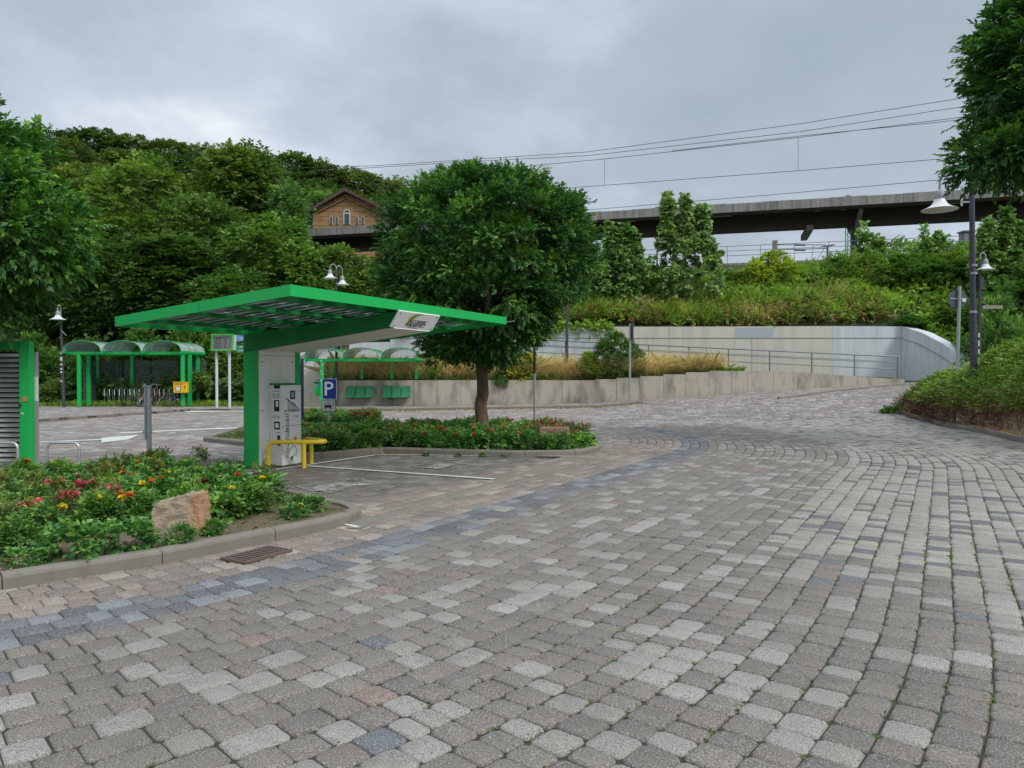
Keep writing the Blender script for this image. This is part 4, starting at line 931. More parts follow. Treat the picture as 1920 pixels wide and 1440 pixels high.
# middle double lamp
x_, y_ = P(631, 700, 34.3)[:2]; t = thing('street_lamp', 'double lamp with two bell shades above the bus stop, partly behind the green canopy', 'street lamp', (x_, y_, .1))
zt = P(631, 505, y_)[2]-.1; mb = MB(); mb.tube([(0, 0, 0), (0, 0, zt)], [.075, .045], 14); mb.build('pole', M['dark_pole'], t, smooth=True)
for px, py, dy in ((621, 511, -.2), (640, 521, .2)):
    c_ = P(px, py, y_); c_ = (c_[0]-x_, dy, c_[2]-.1); shade(t, c_, .98); goose(t, (0, 0, zt), c_, .9)
# dark lamp pole right of the tree in the planter
x_, y_ = P(1063, 660, 35.6)[:2]; t = pole('street_lamp_post', 'dark post rising from the dry grass right of the round tree', 'post', x_, y_, float(wtop(x_))+.1, P(1063, 540, y_)[2], .07, M['dark_pole'])
# signal mast behind shelter
x_, y_ = P(835, 690, 36.5)[:2]; t = pole('signal_mast', 'white pole with a dark square box just right of the bus shelter roof', 'mast', x_, y_, 1.9, P(835, 615, y_)[2], .07, M['white_pole'])
mb = MB(); zz_ = P(835, 640, y_)[2]-1.9; mb.box((.33, .0, zz_+.15), (.42, .2, .75)); mb.build('box', M['dark_pole'], t); mb = MB(); mb.box((.1, -.05, zz_-.2), (1.3, .04, .05)); mb.build('cross_arm', M['alu'], t)
# ------------------------------------------------------------------ vaulted shelters
def vault_shelter(name, label, px0, px1, ybeam_px, y0, depth, posts, zb, beam_z=None):
    xa, xb = P(px0, 700, y0)[0], P(px1, 700, y0)[0]; zbm = P(px0, ybeam_px, y0)[2]
    t = thing(name, label, 'shelter', (xa, y0, zb)); H = zbm-zb; W = xb-xa; n = 3; wv = W/n
    mb = MB(); mb.box((W/2, 0, H), (W, .09, .12)); mb.build('front_beam', M['green'], t)
    mb = MB(); mb.box((W/2, depth, H), (W, .09, .12)); mb.build('rear_beam', M['green'], t)
    for k in range(n+1): mb = MB(); mb.box((k*wv if 0 < k < n else (.05 if k == 0 else W-.05), depth/2, H+.04), (.09, depth+.7, .10)); mb.build('gutter_beam', M['green'], t)
    for k in range(n):
        x0_ = k*wv+.06; x1_ = (k+1)*wv-.06; mb = MB(); V_ = []; hh = .44; m_ = 14
        arc_ = [((x0_+x1_)/2-(x1_-x0_)/2*math.cos(math.pi*q/m_), H+.09+hh*math.sin(math.pi*q/m_)**.85) for q in range(m_+1)]
        for yy in (-.35, depth+.35): V_ += [(a_[0], yy, a_[1]) for a_ in arc_]
        V_ += [(a_[0], yy, a_[1]-.008) for yy in (-.35, depth+.35) for a_ in arc_]
        q_ = m_+1; mb.add(V_, [[i, i+1, q_+i+1, q_+i] for i in range(m_)] + [[2*q_+i, 3*q_+i, 3*q_+i+1, 2*q_+i+1] for i in range(m_)]); v_ = mb.build('vault', M['vault'], t, smooth=True)
        for yy in (-.35, depth*.33, depth*.66, depth+.35):
            mb = MB(); mb.tube([(a_[0], yy, a_[1]+.012) for a_ in arc_], .02, 6); mb.build('rib', M['green_beam'] if yy > 0 else M['green_seat'], v_)
    for (px, yy, zf) in posts:
        x_ = P(px, 700, y0+yy)[0]-xa; mb = MB(); mb.box((x_, yy, (H+zf)/2), (.15, .12, H-zf-.12), 0, .006); po = mb.build('post', M['green'], t)
    return t, W, H, xa, zb
t, W, H, xa, zb = vault_shelter('bicycle_shelter', 'green bicycle shelter with three vaulted grey roofs at the far left', 124, 348, 662, 34.0, 1.9, [(148.5, 0, 0), (343, 0, 0), (166, .55, 0), (356, .55, 0), (184, 1.9, 0), (248, 1.9, 0), (371, 1.9, 0)], .1)
for k in range(4):
    mb = MB(); mb.box((.9+k*1.35, 1.95, 1.45), (1.28, .012, 1.45)); mb.build('glass_panel', M['glass'], t)
mb = MB(); mb.box((.62, 1.2, 1.2), (.012, 1.9, 1.9)); mb.build('glass_panel', M['glass'], t)
mb = MB(); mb.box((2.7, 2.75, .48), (3.0, .12, 1.0)); o = mb.build('low_wall', M['wall_low'], None); o.location = (xa, 34, .1); o.name = 'low_wall'; tag(o, 'low pale concrete wall behind the bicycle racks', 'wall')
mb = MB(); mb.box((3.55, -.07, 2.67-.14), (.12, .01, .10)); mb.build('number_plate', M['sticker'], t)
# bicycle racks
for k in range(15):
    px = 196+k*9.3
    if k == 0:
        rk = thing('bicycle_rack', 'bent steel loop of the bicycle racks under the left shelter', 'bicycle rack', (P(px, 760, 34.9)[0], 34.9, .11), R(20), 'bent steel loops of the bicycle racks')
        mb = MB(); mb.tube([(0, 0, 0), (0, 0, .30), (.02, -.1, .42), (.02, -.15, .52), (0, -.08, .78), (.05, .1, .84), (.10, .28, .78), (.10, .30, .5), (.10, .34, .0)], .016, 7); mb.tube([(-.1, 0, .02), (.3, 0, .02)], .016, 6); mb.build('loop', M['grey_steel'], rk, smooth=True)
    else:
        c_ = copy_tree(rk); c_.location = (P(px, 760, 34.9)[0], 34.9+.02*(k % 3), .11); c_.rotation_euler = (0, 0, R(15+(k*7) % 12))
# bicycles
def bicycle(label, x_, y_, rz, col, tilt=0):
    t = thing('bicycle', label, 'bicycle', (x_, y_, .11), rz)
    t.rotation_euler = (tilt, 0, rz)
    for cx_ in (-.52, .52):
        mb = MB(); ring = [(cx_+.33*math.cos(2*math.pi*k/24), 0, .35+.33*math.sin(2*math.pi*k/24)) for k in range(25)]; mb.tube(ring, .02, 6, False); wh = mb.build('wheel', M['rubber'], t, smooth=True)
        mb = MB(); mb.tube([(p_[0]*.94+cx_*.06, 0, p_[2]*.94+.35*.06) for p_ in ring], .009, 5, False)
        for k in range(8): an = math.pi*k/8; mb.tube([(cx_+.31*math.cos(an), 0, .35+.31*math.sin(an)), (cx_-.31*math.cos(an), 0, .35-.31*math.sin(an))], .0025, 3)
        mb.tube([(cx_, -.05, .35), (cx_, .05, .35)], .025, 8); mb.build('rim', M['alu'], wh)
    mb = MB(); bb = (-.05, 0, .30); st = (-.16, 0, .80); hd = (.34, 0, .82); hl = (.37, 0, .68)
    for a, b in ((bb, st), (st, hd), (bb, hl), (hd, hl), ((-.52, .05, .35), bb), ((-.52, .05, .35), st), ((-.52, -.05, .35), st), (hl, (.52, .04, .35)), (hl, (.52, -.04, .35))): mb.tube([a, b], .016, 8)
    mb.build('frame', col, t, smooth=True)
    mb = MB(); mb.tube([st, (-.18, 0, .92)], .012, 8); mb.box((-.19, 0, .945), (.26, .13, .05), 0, .015); mb.build('saddle', M['rubber'], t)
    mb = MB(); mb.tube([hd, (.32, 0, 1.0)], .014, 8); mb.tube([(.22, -.28, 1.02), (.30, -.18, 1.04), (.33, 0, 1.02), (.30, .18, 1.04), (.22, .28, 1.02)], .013, 8); mb.build('handlebar', M['alu'], t, smooth=True)
    mb = MB(); mb.tube([(bb[0], -.08, .30), (bb[0]+.12, -.08, .18)], .01, 6); mb.tube([(bb[0], .08, .30), (bb[0]-.12, .08, .42)], .01, 6); mb.tube([(bb[0], -.07, .3), (bb[0], .07, .3)], .07, 12); mb.build('crank', M['grey_steel'], t)
    return t
x_ = P(284, 760, 34.5)[0]; bicycle('dark bicycle with a reddish frame parked behind the grey stub post', x_, 34.45, R(64), plain('red_brown_frame', (.25, .06, .03), .4))
x_ = P(333, 760, 34.6)[0]; bicycle('dark bicycle parked half hidden behind the yellow letter box', x_, 34.7, R(70), M['navy'])
x_ = P(262, 764, 34.2)[0]; t = thing('scooter', 'black kick scooter lying on the ground by the bicycle racks', 'scooter', (x_, 34.1, .12), R(12))
mb = MB(); mb.beam((-.5, 0, .06), (.35, .05, .16), .16, .05); mb.build('deck', M['black'], t); 
for q in ((-.62, 0, .05), (.5, .1, .1)): mb = MB(); mb.tube([(q[0], q[1]-.03, q[2]+.06), (q[0], q[1]+.03, q[2]+.06)], .1, 14); mb.build('wheel', M['rubber'], t)
mb = MB(); mb.tube([(.45, .08, .1), (.1, .3, .95), (-.05, .35, 1.0)], .02, 8); mb.tube([(.0, .2, .97), (.15, .45, .93)], .015, 6); mb.build('steering_stem', M['black'], t)
# letter box
c_ = P(340, 727, 33.85); t = thing('letter_box', 'small yellow letter box fixed to the right front post of the bicycle shelter', 'letter box', (c_[0], 33.82, c_[2]-.26))
mb = MB(); mb.box((.0, 0, .26), (.62, .26, .48), 0, .03); bd = mb.build('body', M['post_yellow'], t)
mb = MB(); mb.box((0, 0, .515), (.65, .30, .03), 0, .01); mb.build('lid', M['post_yellow'], t)
mb = MB(); mb.box((-.05, -.133, .43), (.38, .008, .025)); mb.build('slot', M['black'], bd)
mb = MB(); mb.box((-.07, -.133, .22), (.24, .008, .22)); pb = mb.build('collection_notice', M['black'], bd)
mb = MB(); mb.box((-.07, -.139, .22), (.19, .006, .18)); mb.build('paper', M['sticker'], pb)
mb = MB(); mb.tube([(.2, -.137, .28), (.21, -.137, .35), (.24, -.137, .36), (.26, -.137, .30), (.23, -.137, .24), (.2, -.137, .28)], .01, 6); mb.build('horn_emblem', M['black'], bd)
# mid bus shelter
t, W, H, xa, zb = vault_shelter('bus_shelter', 'green bus shelter with three vaulted clear roofs above the wall benches', 572, 786, 675, 33.7, 1.65, [(604, 0, 0), (622, 1.62, 1.2), (679, 1.62, 1.2), (735, 1.62, 1.2), (781, 1.62, 1.2)], .12)
o = t
mb = MB()
for k, zz_ in enumerate((.9, 1.2, 1.5, 1.62, 1.9, 2.1, 2.2)): mb.box((P(604, 700, 33.7)[0]-xa+(-.03 if k % 2 else .04), -.064, zz_), (.04, .004, .06))
mb.build('stickers', M['sticker'], t).name = 'sticker_marks'
# benches: rows of three seats on the wall
def seat_row(label, px0, px1):
    xa_ = P(px0, 745, 34.8)[0]; xb_ = P(px1, 745, 34.8)[0]; t = thing('seat_row', label, 'bench', (xa_, 34.95, .12), 0)
    Wd = xb_-xa_; sw = Wd/3
    mb = MB(); mb.box((Wd/2, -.25, .40), (Wd*.96, .05, .04)); mb.build('carrier_beam', M['green_beam'], t)
    for k in range(2): mb = MB(); mb.beam((Wd*(.25+.5*k), 0, .36), (Wd*(.25+.5*k), -.3, .38), .05, .06); mb.build('wall_bracket', M['dark_pole'], t)
    for k in range(3):
        xc = sw*(k+.5); w2 = sw*.44; prof = [(-.48, .42), (-.46, .445), (-.30, .43), (-.14, .44), (-.08, .47), (-.05, .55), (-.02, .70), (.0, .86), (.005, .92)]
        mb = MB(); V_ = []
        for q, (yy, zz_) in enumerate(prof):
            ww = w2*(1.0 if q < 8 else .85)
            for s_ in (-1, -.5, 0, .5, 1): V_.append((xc+s_*ww, yy-.03*(1-abs(s_))*0+.02*abs(s_)*(-1), zz_+ .0))
        for q, (yy, zz_) in enumerate(prof):
            ww = w2*(1.0 if q < 8 else .85)
            for s_ in (-1, -.5, 0, .5, 1): V_.append((xc+s_*ww, yy+.018, zz_-.02))
        nq = len(prof); F_ = [[q*5+i, q*5+i+1, (q+1)*5+i+1, (q+1)*5+i] for q in range(nq-1) for i in range(4)]; F_ += [[5*nq+a_ for a_ in reversed(f)] for f in F_]
        mb.add(V_, F_); se = mb.build('seat_shell', M['green_seat'], t, smooth=True)
        mb = MB(); mb.tube([(xc-w2, -.40, .44), (xc-w2, -.10, .45), (xc-w2, -.06, .6), (xc-w2, -.02, .85), (xc-w2*.85, .0, .93), (xc+w2*.85, .0, .93), (xc+w2, -.02, .85), (xc+w2, -.06, .6), (xc+w2, -.10, .45), (xc+w2, -.40, .44)], .013, 6); mb.build('seat_rim', M['green_beam'], se)
    return t
seat_row('left row of three green wire seats on the wall under the bus shelter', 648, 701); seat_row('right row of three green wire seats on the wall under the bus shelter', 716, 770)
# bin
x_ = P(597, 735, 33.9)[0]; t = thing('litter_bin', 'green litter bin with a dark rim hung beside the left post of the bus shelter', 'litter bin', (x_, 34.0, .65))
mb = MB(); mb.box((0, 0, .28), (.40, .30, .56), 0, .04); mb.build('bin_body', M['green'], t); mb = MB(); mb.box((0, 0, .575), (.42, .32, .04), 0, .01); mb.build('rim', M['navy'], t)
mb = MB(); mb.tube([(-.16, 0, .59), (-.1, 0, .68), (.1, 0, .68), (.16, 0, .59)], .015, 6); mb.build('hood_bar', M['dark_pole'], t)
mb = MB(); mb.box((0, -.153, .46), (.34, .004, .08)); mb.build('label_band', plain('pale_blue_band', (.15, .3, .55), .5), t)
# display board on two white poles
c_ = P(418, 765, 33.4); t = thing('departure_display', 'green framed departure display on two white poles', 'display', (c_[0], 33.4, .0))
def X_(px): return P(px, 640, 33.4)[0]-c_[0]
def Z_(py): return P(420, py, 33.4)[2]
for px in (406, 430): mb = MB(); mb.tube([(X_(px), 0, 0), (X_(px), 0, Z_(655))], .06, 14); mb.build('pole', M['white_pole'], t, smooth=True)
xa_, xb_ = X_(400), X_(441); za_, zb_ = Z_(657), Z_(628)
mb = MB(); mb.add([(xa_, -.18, za_), (xb_-.05, -.22, za_), (xb_, -.22, zb_), (xa_+.05, -.18, zb_), (xa_-.12, .22, za_+.02), (xb_-.05, .2, za_+.02), (xb_, .2, zb_), (xa_-.10, .22, zb_)], [[0, 1, 2, 3], [7, 6, 5, 4], [4, 5, 1, 0], [5, 6, 2, 1], [6, 7, 3, 2], [7, 4, 0, 3]]); hs = mb.build('housing', M['white_pole'], t)
mb = MB()
for a_, b_ in ((Vector((xa_, -.20, za_)), Vector((xb_-.05, -.24, za_))), (Vector((xb_-.05, -.24, za_)), Vector((xb_, -.24, zb_))), (Vector((xb_, -.24, zb_)), Vector((xa_+.05, -.20, zb_))), (Vector((xa_+.05, -.20, zb_)), Vector((xa_, -.20, za_)))): mb.beam(a_, b_, .05, .12, (0, -1, 0)); 
mb.build('frame', M['green_frame'], hs)
mb = MB(); mb.add([(xa_+.08, -.226, za_+.08), (xb_-.12, -.246, za_+.08), (xb_-.08, -.246, zb_-.08), (xa_+.12, -.226, zb_-.08)], [[0, 1, 2, 3]]); sc_ = mb.build('screen', plain('display_grey', (.20, .19, .185), .3), hs)
mb = MB()
for k in range(5): zz_ = zb_-.2-k*.09; mb.box((-.0-.12, -.25, zz_), (.32, .004, .018)); mb.box((.22, -.252, zz_), (.12, .004, .018))
mb.box((0, -.252, zb_-.13), (.72, .004, .03)); mb.build('timetable_lines', M['dark_pole'], sc_)
# line boards right of the display
c_ = P(452, 765, 34.2); t = thing('stop_sign_boards', 'stack of blue and green line boards right of the departure display', 'sign', (c_[0], 34.2, 0))
def Z2(py): return P(450, py, 34.2)[2]
mb = MB(); mb.tube([(.22, 0, 0), (.22, 0, Z2(626))], .04, 12); mb.build('pole', M['grey_steel'], t)
for py0, py1, cl in ((629, 640, (.12, .28, .65)), (648, 654, (.05, .36, .22)), (655, 660.5, (.10, .40, .25))):
    mb = MB(); mb.box((-.0, -.06, (Z2(py0)+Z2(py1))/2), (.38, .03, Z2(py0)-Z2(py1))); bo = mb.build('line_board', plain('line_board_colour', cl, .4), t)
    mb = MB(); mb.box((.06, -.078, (Z2(py0)+Z2(py1))/2+.02), (.20, .004, .03)); mb.box((.06, -.078, (Z2(py0)+Z2(py1))/2-.05), (.20, .004, .02)) if py1-py0 > 8 else None; mb.build('print', M['sticker'], bo)
# ------------------------------------------------------------------ station platform, canopy, wires, buildings
WD = Vector((-.9616, .2747, 0)); WN = Vector((.2747, .9616, 0))
def cl(s_, d_, z_):      # s along the canopy (0 at x = 17.4, growing leftwards), d depth behind the near edge
    p_ = Vector((17.4, 46, 0)) + WD*s_ + WN*d_; return (p_.x, p_.y, z_)
def cbox(mb, s0, s1, d0, d1, z0, z1): hexa(mb, [cl(s0, d0, z0), cl(s1, d0, z0), cl(s1, d1, z0), cl(s0, d1, z0), cl(s0, d0, z1), cl(s1, d0, z1), cl(s1, d1, z1), cl(s0, d1, z1)])
ZT = 12.30; SA, SB = -26, 46
t = thing('platform_canopy', 'long concrete edged station platform roof with dark brown underside above the slope', 'canopy', (0, 0, 0))
for k in range(36): 
    s_ = SA+k*2.0; mb = MB(); dz = (.0, .012, -.01, .02)[k % 4]; cbox(mb, s_+.006, s_+1.994, 0, .12, ZT-.53, ZT+dz); mb.build('fascia_panel', M['fascia'], t)
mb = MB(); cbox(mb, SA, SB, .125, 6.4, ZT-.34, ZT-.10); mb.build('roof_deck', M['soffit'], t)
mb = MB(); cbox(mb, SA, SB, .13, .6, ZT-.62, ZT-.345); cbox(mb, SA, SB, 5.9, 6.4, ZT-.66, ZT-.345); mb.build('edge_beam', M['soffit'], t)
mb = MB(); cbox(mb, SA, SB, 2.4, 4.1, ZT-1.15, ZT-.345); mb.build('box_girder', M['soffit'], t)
mb = MB(); cbox(mb, SA, SB, 6.405, 6.5, ZT-.53, ZT-.05); mb.build('rear_fascia', M['fascia'], t)
sc_x = {}
for px in (1601, 1240+700, 1265, 940):
    # column under the girder
    r_ = ray(px, 500); k = r_[0]/r_[1]; # x = k*y on the girder axis
    base = Vector(cl(0, 3.2, 0)); den = WD.x-k*WD.y; s_ = (k*base.y-base.x)/den
    mb = MB(); cbox(mb, s_-.17, s_+.17, 3.05, 3.40, ZPL-.5, ZT-1.15); mb.build('column', M['dark_pole'], t)
    for dd, nm in ((-1, 0), (1, 1)):
        a = Vector(cl(s_, 3.2, ZT-1.9)); b = Vector(cl(s_, 3.2+dd*2.6, ZT-.66)); mb = MB(); mb.beam(a, b, .22, .26); mb.build('bracket_arm', M['fascia'], t)
for px, py in ((1552, 408), (1560, 404), (1350, 418), (1170, 428), (1790, 388)):
    r_ = ray(px, 500); k = r_[0]/r_[1]; base = Vector(cl(0, 1.5, 0)); s_ = (k*base.y-base.x)/(WD.x-k*WD.y); mb = MB(); cbox(mb, s_-.75, s_+.75, 1.45, 1.6, ZT-.46, ZT-.36); mb.build('light_tube', M['sticker'], t)
mb = MB(); r_ = ray(1512, 425); k = r_[0]/r_[1]; base = Vector(cl(0, 4.5, 0)); s_ = (k*base.y-base.x)/(WD.x-k*WD.y); cbox(mb, s_-.2, s_+.2, 2.3, 6.2, ZT-1.5, ZT-1.16); mb.build('cross_beam', M['fascia'], t)
for px in (1232, 1590): 
    base = Vector(cl(0, 0, 0)); r_ = ray(px, 380); k = r_[0]/r_[1]; s_ = (k*base.y-base.x)/(WD.x-k*WD.y); mb = MB(); cbox(mb, s_-.12, s_+.12, 0.02, .3, ZT+.02, ZT+.10); mb.build('gutter_box', M['fascia'], t)
# platform body
t = thing('platform', 'raised concrete station platform under the long roof', 'platform', (0, 0, 0))
mb = MB(); cbox(mb, SA, SB, .4, 8.5, ZPL-.9, ZPL+.18); mb.build('platform_slab', M['fascia'], t)
mb = MB(); 
for h_ in (.5, .8, 1.1): a = Vector(cl(-20, .6, ZPL+.18+h_)); b = Vector(cl(30, .6, ZPL+.18+h_)); mb.tube([a, b], .02, 5)
for k in range(26): mb.tube([cl(-20+2*k, .6, ZPL), cl(-20+2*k, .6, ZPL+1.28)], .022, 5)
mb.build('railing', M['grey_steel'], t)
# masts
def mast_at(name, label, px, y_, z0, pyt, w_, m_, lattice=False):
    x_ = P(px, 500, y_)[0]; zt = P(px, pyt, y_)[2]; t = thing(name, label, 'mast', (x_, y_, z0)); H = zt-z0
    if lattice:
        for sx, sy in ((-1, -1), (1, -1), (1, 1), (-1, 1)): mb = MB(); mb.beam((sx*w_/2, sy*w_/2, 0), (sx*w_/2, sy*w_/2, H), .05, .05); mb.build('corner_leg', m_, t)
        mb = MB()
        for k in range(int(H/.5)):
            z_ = k*.5; s_ = 1 if k % 2 else -1
            for sy in (-1, 1): mb.beam((-s_*w_/2, sy*w_/2, z_), (s_*w_/2, sy*w_/2, z_+.5), .03, .03)
        mb.build('lattice_bracing', m_, t)
    else: mb = MB(); mb.box((0, 0, H/2), (w_, w_, H)); mb.build('shaft', m_, t)
    return t, x_, H
tA, xA, HA = mast_at('overhead_line_mast', 'square concrete overhead line mast beside the yellow shrub', 1453, 62, ZPL, 451, .34, M['fascia'])
mb = MB(); zA = P(1453, 459, 62)[2]-ZPL
for dz in (0, -.42): mb.tube([(0, 0, zA+dz), (4.4, .4, zA+dz+.06-dz*.3)], .035, 6); mb.tube([(1.7, .16, zA+dz+.02), (2.6, .25, zA+dz+.03)], .08, 8)
mb.tube([(3.3, .3, zA), (3.1, .3, zA-1.6)], .02, 5); mb.tube([(4.4, .4, zA), (3.2, .3, zA-1.8)], .02, 5); mb.build('bracket_arm', M['dark_pole'], tA)
mast_at('overhead_line_mast', 'green lattice mast seen below the platform roof', 1592, 60, ZPL, 420, .42, M['green_beam'], True)
mast_at('overhead_line_mast', 'thin grey mast far behind the tall sycamore', 1232, 70, ZPL, 464, .12, M['dark_pole'])
t, _, H_ = mast_at('platform_lamp', 'small flat headed platform lamp seen below the station roof', 1551, 56, ZPL, 462, .09, M['dark_pole']); mb = MB(); mb.beam((-.45, 0, H_-.05), (.5, 0, H_+.12), .25, .08); mb.build('lamp_head', M['dark_pole'], t)
t, _, H_ = mast_at('lattice_jib', 'dark lattice bracket slanting up under the platform roof', 1640, 60, ZPL, 470, .1, M['dark_pole'])
mb = MB(); a = Vector((0, 0, H_-.4)); b = Vector((2.4, 0, H_+1.2))
mb.tube([a, b], .035, 5); mb.tube([a+Vector((.2, 0, .35)), b+Vector((-.4, 0, .1))], .035, 5)
for k in range(8): q = a+(b-a)*k/8; mb.tube([q, q+(b-a)/16+Vector((0, 0, .22))], .02, 4)
mb.tube([b, b+Vector((-.5, 0, -.8))], .03, 5); mb.build('jib', M['dark_pole'], t)
t, _, H_ = mast_at('chimney_box', 'small grey box above the dense hedge under the platform roof', 1812, 52, ZPL, 436, .7, M['fascia']); mb = MB(); mb.box((0, 0, H_+.04), (.9, .9, .08)); mb.build('cap', M['fascia'], t)
# blue mast behind right tree
t, _, H_ = mast_at('overhead_line_mast', 'blue grey mast rising behind the tree in the upper right corner', 1848, 50, ZPL, 290, .22, M['navy'])
# overhead wires
YW = 60.0
def yw(px):    # wires run parallel to the platform
    r_ = ray(px, 400); k = r_[0]/r_[1]; base = np.array([17.4, 46.0])+13*np.array([WN.x, WN.y]); s_ = (k*base[1]-base[0])/(WD.x-k*WD.y); return base[1]+WD.y*s_
def wire(label, pts, droppers=()):
    o_ = []
    for (xa_, ya_), (xb_, yb_) in zip(pts[:-1], pts[1:]):
        for q in range(6): f = q/6; x_ = xa_+(xb_-xa_)*f; y_ = ya_+(yb_-ya_)*f; o_.append(P(x_, y_, yw(x_)))
    o_.append(P(pts[-1][0], pts[-1][1], yw(pts[-1][0]))); mb = MB(); mb.tube(o_, .022, 5); o = mb.build('overhead_wire', M['wire']); tag(o, label, 'wire', 'overhead railway wires'); return o
wire('topmost overhead wire crossing the sky above the round tree', [(300, 322), (700, 311), (1100, 285), (1500, 232), (1765, 190), (2100, 142)])
wire('second overhead wire just below the topmost one', [(420, 332), (860, 304), (1100, 292), (1500, 247), (1765, 206), (2100, 160)])
wire('third overhead wire joined to the fourth by thin hangers', [(700, 352), (960, 314), (1135, 298), (1497, 258), (1770, 224), (2100, 180)])
wire('wire running close under the hangers, third from below', [(1260, 283), (1500, 255), (1770, 228), (2100, 190)])
wire('lower contact wire carried by thin vertical hangers', [(500, 396), (900, 366), (1060, 353), (1497, 320), (1765, 298), (2100, 270)])
wire('lowest overhead wire just above the platform roof edge', [(1000, 402), (1110, 393), (1450, 365), (1765, 337), (2100, 305)])
for i, (px, y0_, y1_) in enumerate(((1133.5, 298, 347.5), (1496.5, 258.5, 320))):
    a = P(px, y0_, yw(px)); b = P(px, y1_, yw(px)); mb = MB(); mb.tube([a, b], .014, 4); o = mb.build('wire_hanger', M['wire']); tag(o, ('thin vertical wire hanger left, above the first sycamore', 'thin vertical wire hanger right, above the canopy middle')[i], 'wire', 'overhead railway wires')
# station building (gable)
YH = 78.0
xl, xr = P(586, 400, YH)[0], P(708, 400, YH)[0]; xrg = P(649, 355, YH)[0]; zrg = P(649, 358, YH)[2]; ze_l = P(586, 394, YH)[2]; ze_r = P(727, 396, YH)[2]; xr2 = P(727, 400, YH)[0]
t = thing('station_building', 'brown sandstone station building with a gable of arched windows behind the trees', 'building', (0, YH, 0))
mb = MB(); 
def gab(mb, x0, x1, y0, y1, zb, zl, zr, xm, zm): 
    A = [(x0, y0, zb), (x1, y0, zb), (x1, y0, zr), (xm, y0, zm), (x0, y0, zl)]; B = [(p_[0], y1, p_[2]) for p_ in A]
    mb.add(A+B, [[0, 1, 2, 3, 4], [9, 8, 7, 6, 5], [1, 0, 5, 6], [0, 4, 9, 5], [1, 6, 7, 2], [2, 7, 8, 3], [3, 8, 9, 4]])
gab(mb, xl, xr2, 0, 22, ZPL-1, ze_l-.15, ze_r-.15, xrg, zrg-.25); wl = mb.build('wall', M['sandstone'], t)
mb = MB(); cx_ = xr; mb.box((xr+.5, -.06, (ze_r+ZPL)/2-.3), (.9, .12, ze_r-ZPL-1.0)); mb.box((xl+.35, -.06, (ze_l+ZPL)/2-.2), (.6, .12, ze_l-ZPL-.4)); mb.beam((xl+.4, -.05, ze_l-.35), (xrg, -.05, zrg-.75), .1, .35, (0, -1, 0)); mb.beam((xrg, -.05, zrg-.75), (xr2-.4, -.05, ze_r-.45), .1, .35, (0, -1, 0)); mb.build('corner_pilasters', M['sandstone'], wl).name = 'wall_trim'
rfm = MB(); 
for (a, b) in (((xl-.45, ze_l-.25), (xrg, zrg)), ((xrg, zrg), (xr2+.5, ze_r-.25))):
    hexa(rfm, [(a[0], -.7, a[1]-.18), (b[0], -.7, b[1]-.18), (b[0], 22.5, b[1]-.18), (a[0], 22.5, a[1]-.18), (a[0], -.7, a[1]+.12), (b[0], -.7, b[1]+.12), (b[0], 22.5, b[1]+.12), (a[0], 22.5, a[1]+.12)])
rfm.build('roof', M['roof_tile'], t)
def arched(px, py0, py1, wpx):
    x_ = P(px, 400, YH)[0]; z1_ = P(px, py0, YH)[2]; z0_ = P(px, py1, YH)[2]; w_ = wpx*YH/FPX
    def shp(ww, dz, y_): return [(x_-ww/2, y_, z0_), (x_+ww/2, y_, z0_)] + [(x_+ww/2*math.cos(math.pi*q/8), y_, z1_-dz-ww/2+ww/2*math.sin(math.pi*q/8)) for q in range(9)]
    def solid(mb, f, bk): n = len(f); mb.add(f+bk, [list(range(n))]+[[(i+1) % n, i, n+i, n+(i+1) % n] for i in range(n)])
    mb = MB(); solid(mb, shp(w_, 0, -.07), shp(w_, 0, .05)); fr = mb.build('window', M['window_frame'], t)
    mb = MB(); solid(mb, shp(w_*.7, w_*.15, -.075), shp(w_*.7, w_*.15, -.071)); mb.build('pane', M['window_dark'], fr)
    if wpx > 9: mb = MB(); mb.box((x_, -.082, z1_-w_*.62), (w_*.8, .012, .12)); mb.build('transom', M['window_frame'], fr)
arched(650.5, 392, 421, 13)
for px in (621, 632, 669.5, 680.5): arched(px, 405, 421, 5.5)
mb = MB(); x_ = P(742, 402, YH)[0]; mb.box((x_+.2, 3.0, ZPL+4.6), (2.4, 5, 9.6)); mb.build('side_wing', M['sandstone'], t); mb = MB(); mb.box((x_+.1, 3.0, P(742, 401, YH)[2]+.02), (3.2, 6, .14)); mb.build('wing_roof', M['white_panel'], t)
c_ = P(727, 404, 58); t = thing('platform_clock_box', 'dark blue box on a pole in front of the station gable corner', 'signal', (c_[0], 58, ZPL)); mb = MB(); mb.tube([(0, 0, 0), (0, 0, c_[2]-ZPL-.3)], .06, 8); mb.build('pole', M['navy'], t); mb = MB(); mb.box((0, 0, c_[2]-ZPL+.05), (.5, .4, 1.05), 0, .03); mb.build('box', M['navy'], t)
# lift tower behind the round tree
x0_, x1_ = P(1020, 400, 57)[0], P(1084, 400, 57)[0]; zt = P(1080, 372, 57)[2]
t = thing('lift_tower', 'grey lift tower with a sloping top peeping out behind the round tree', 'tower', (x0_, 57, ZPL)); mb = MB(); w_ = x1_-x0_; h_ = zt-ZPL
hexa(mb, [(0, 0, 0), (w_+1.2, 0, 0), (w_+1.2, 4, 0), (0, 4, 0), (0, 0, h_), (w_, 0, h_), (w_, 4, h_), (0, 4, h_)]); mb.build('shaft', M['fascia'], t); mb = MB(); mb.box((w_/2, 2, h_+.06), (w_+.3, 4.3, .12)); mb.build('roof', M['grey_steel'], t)
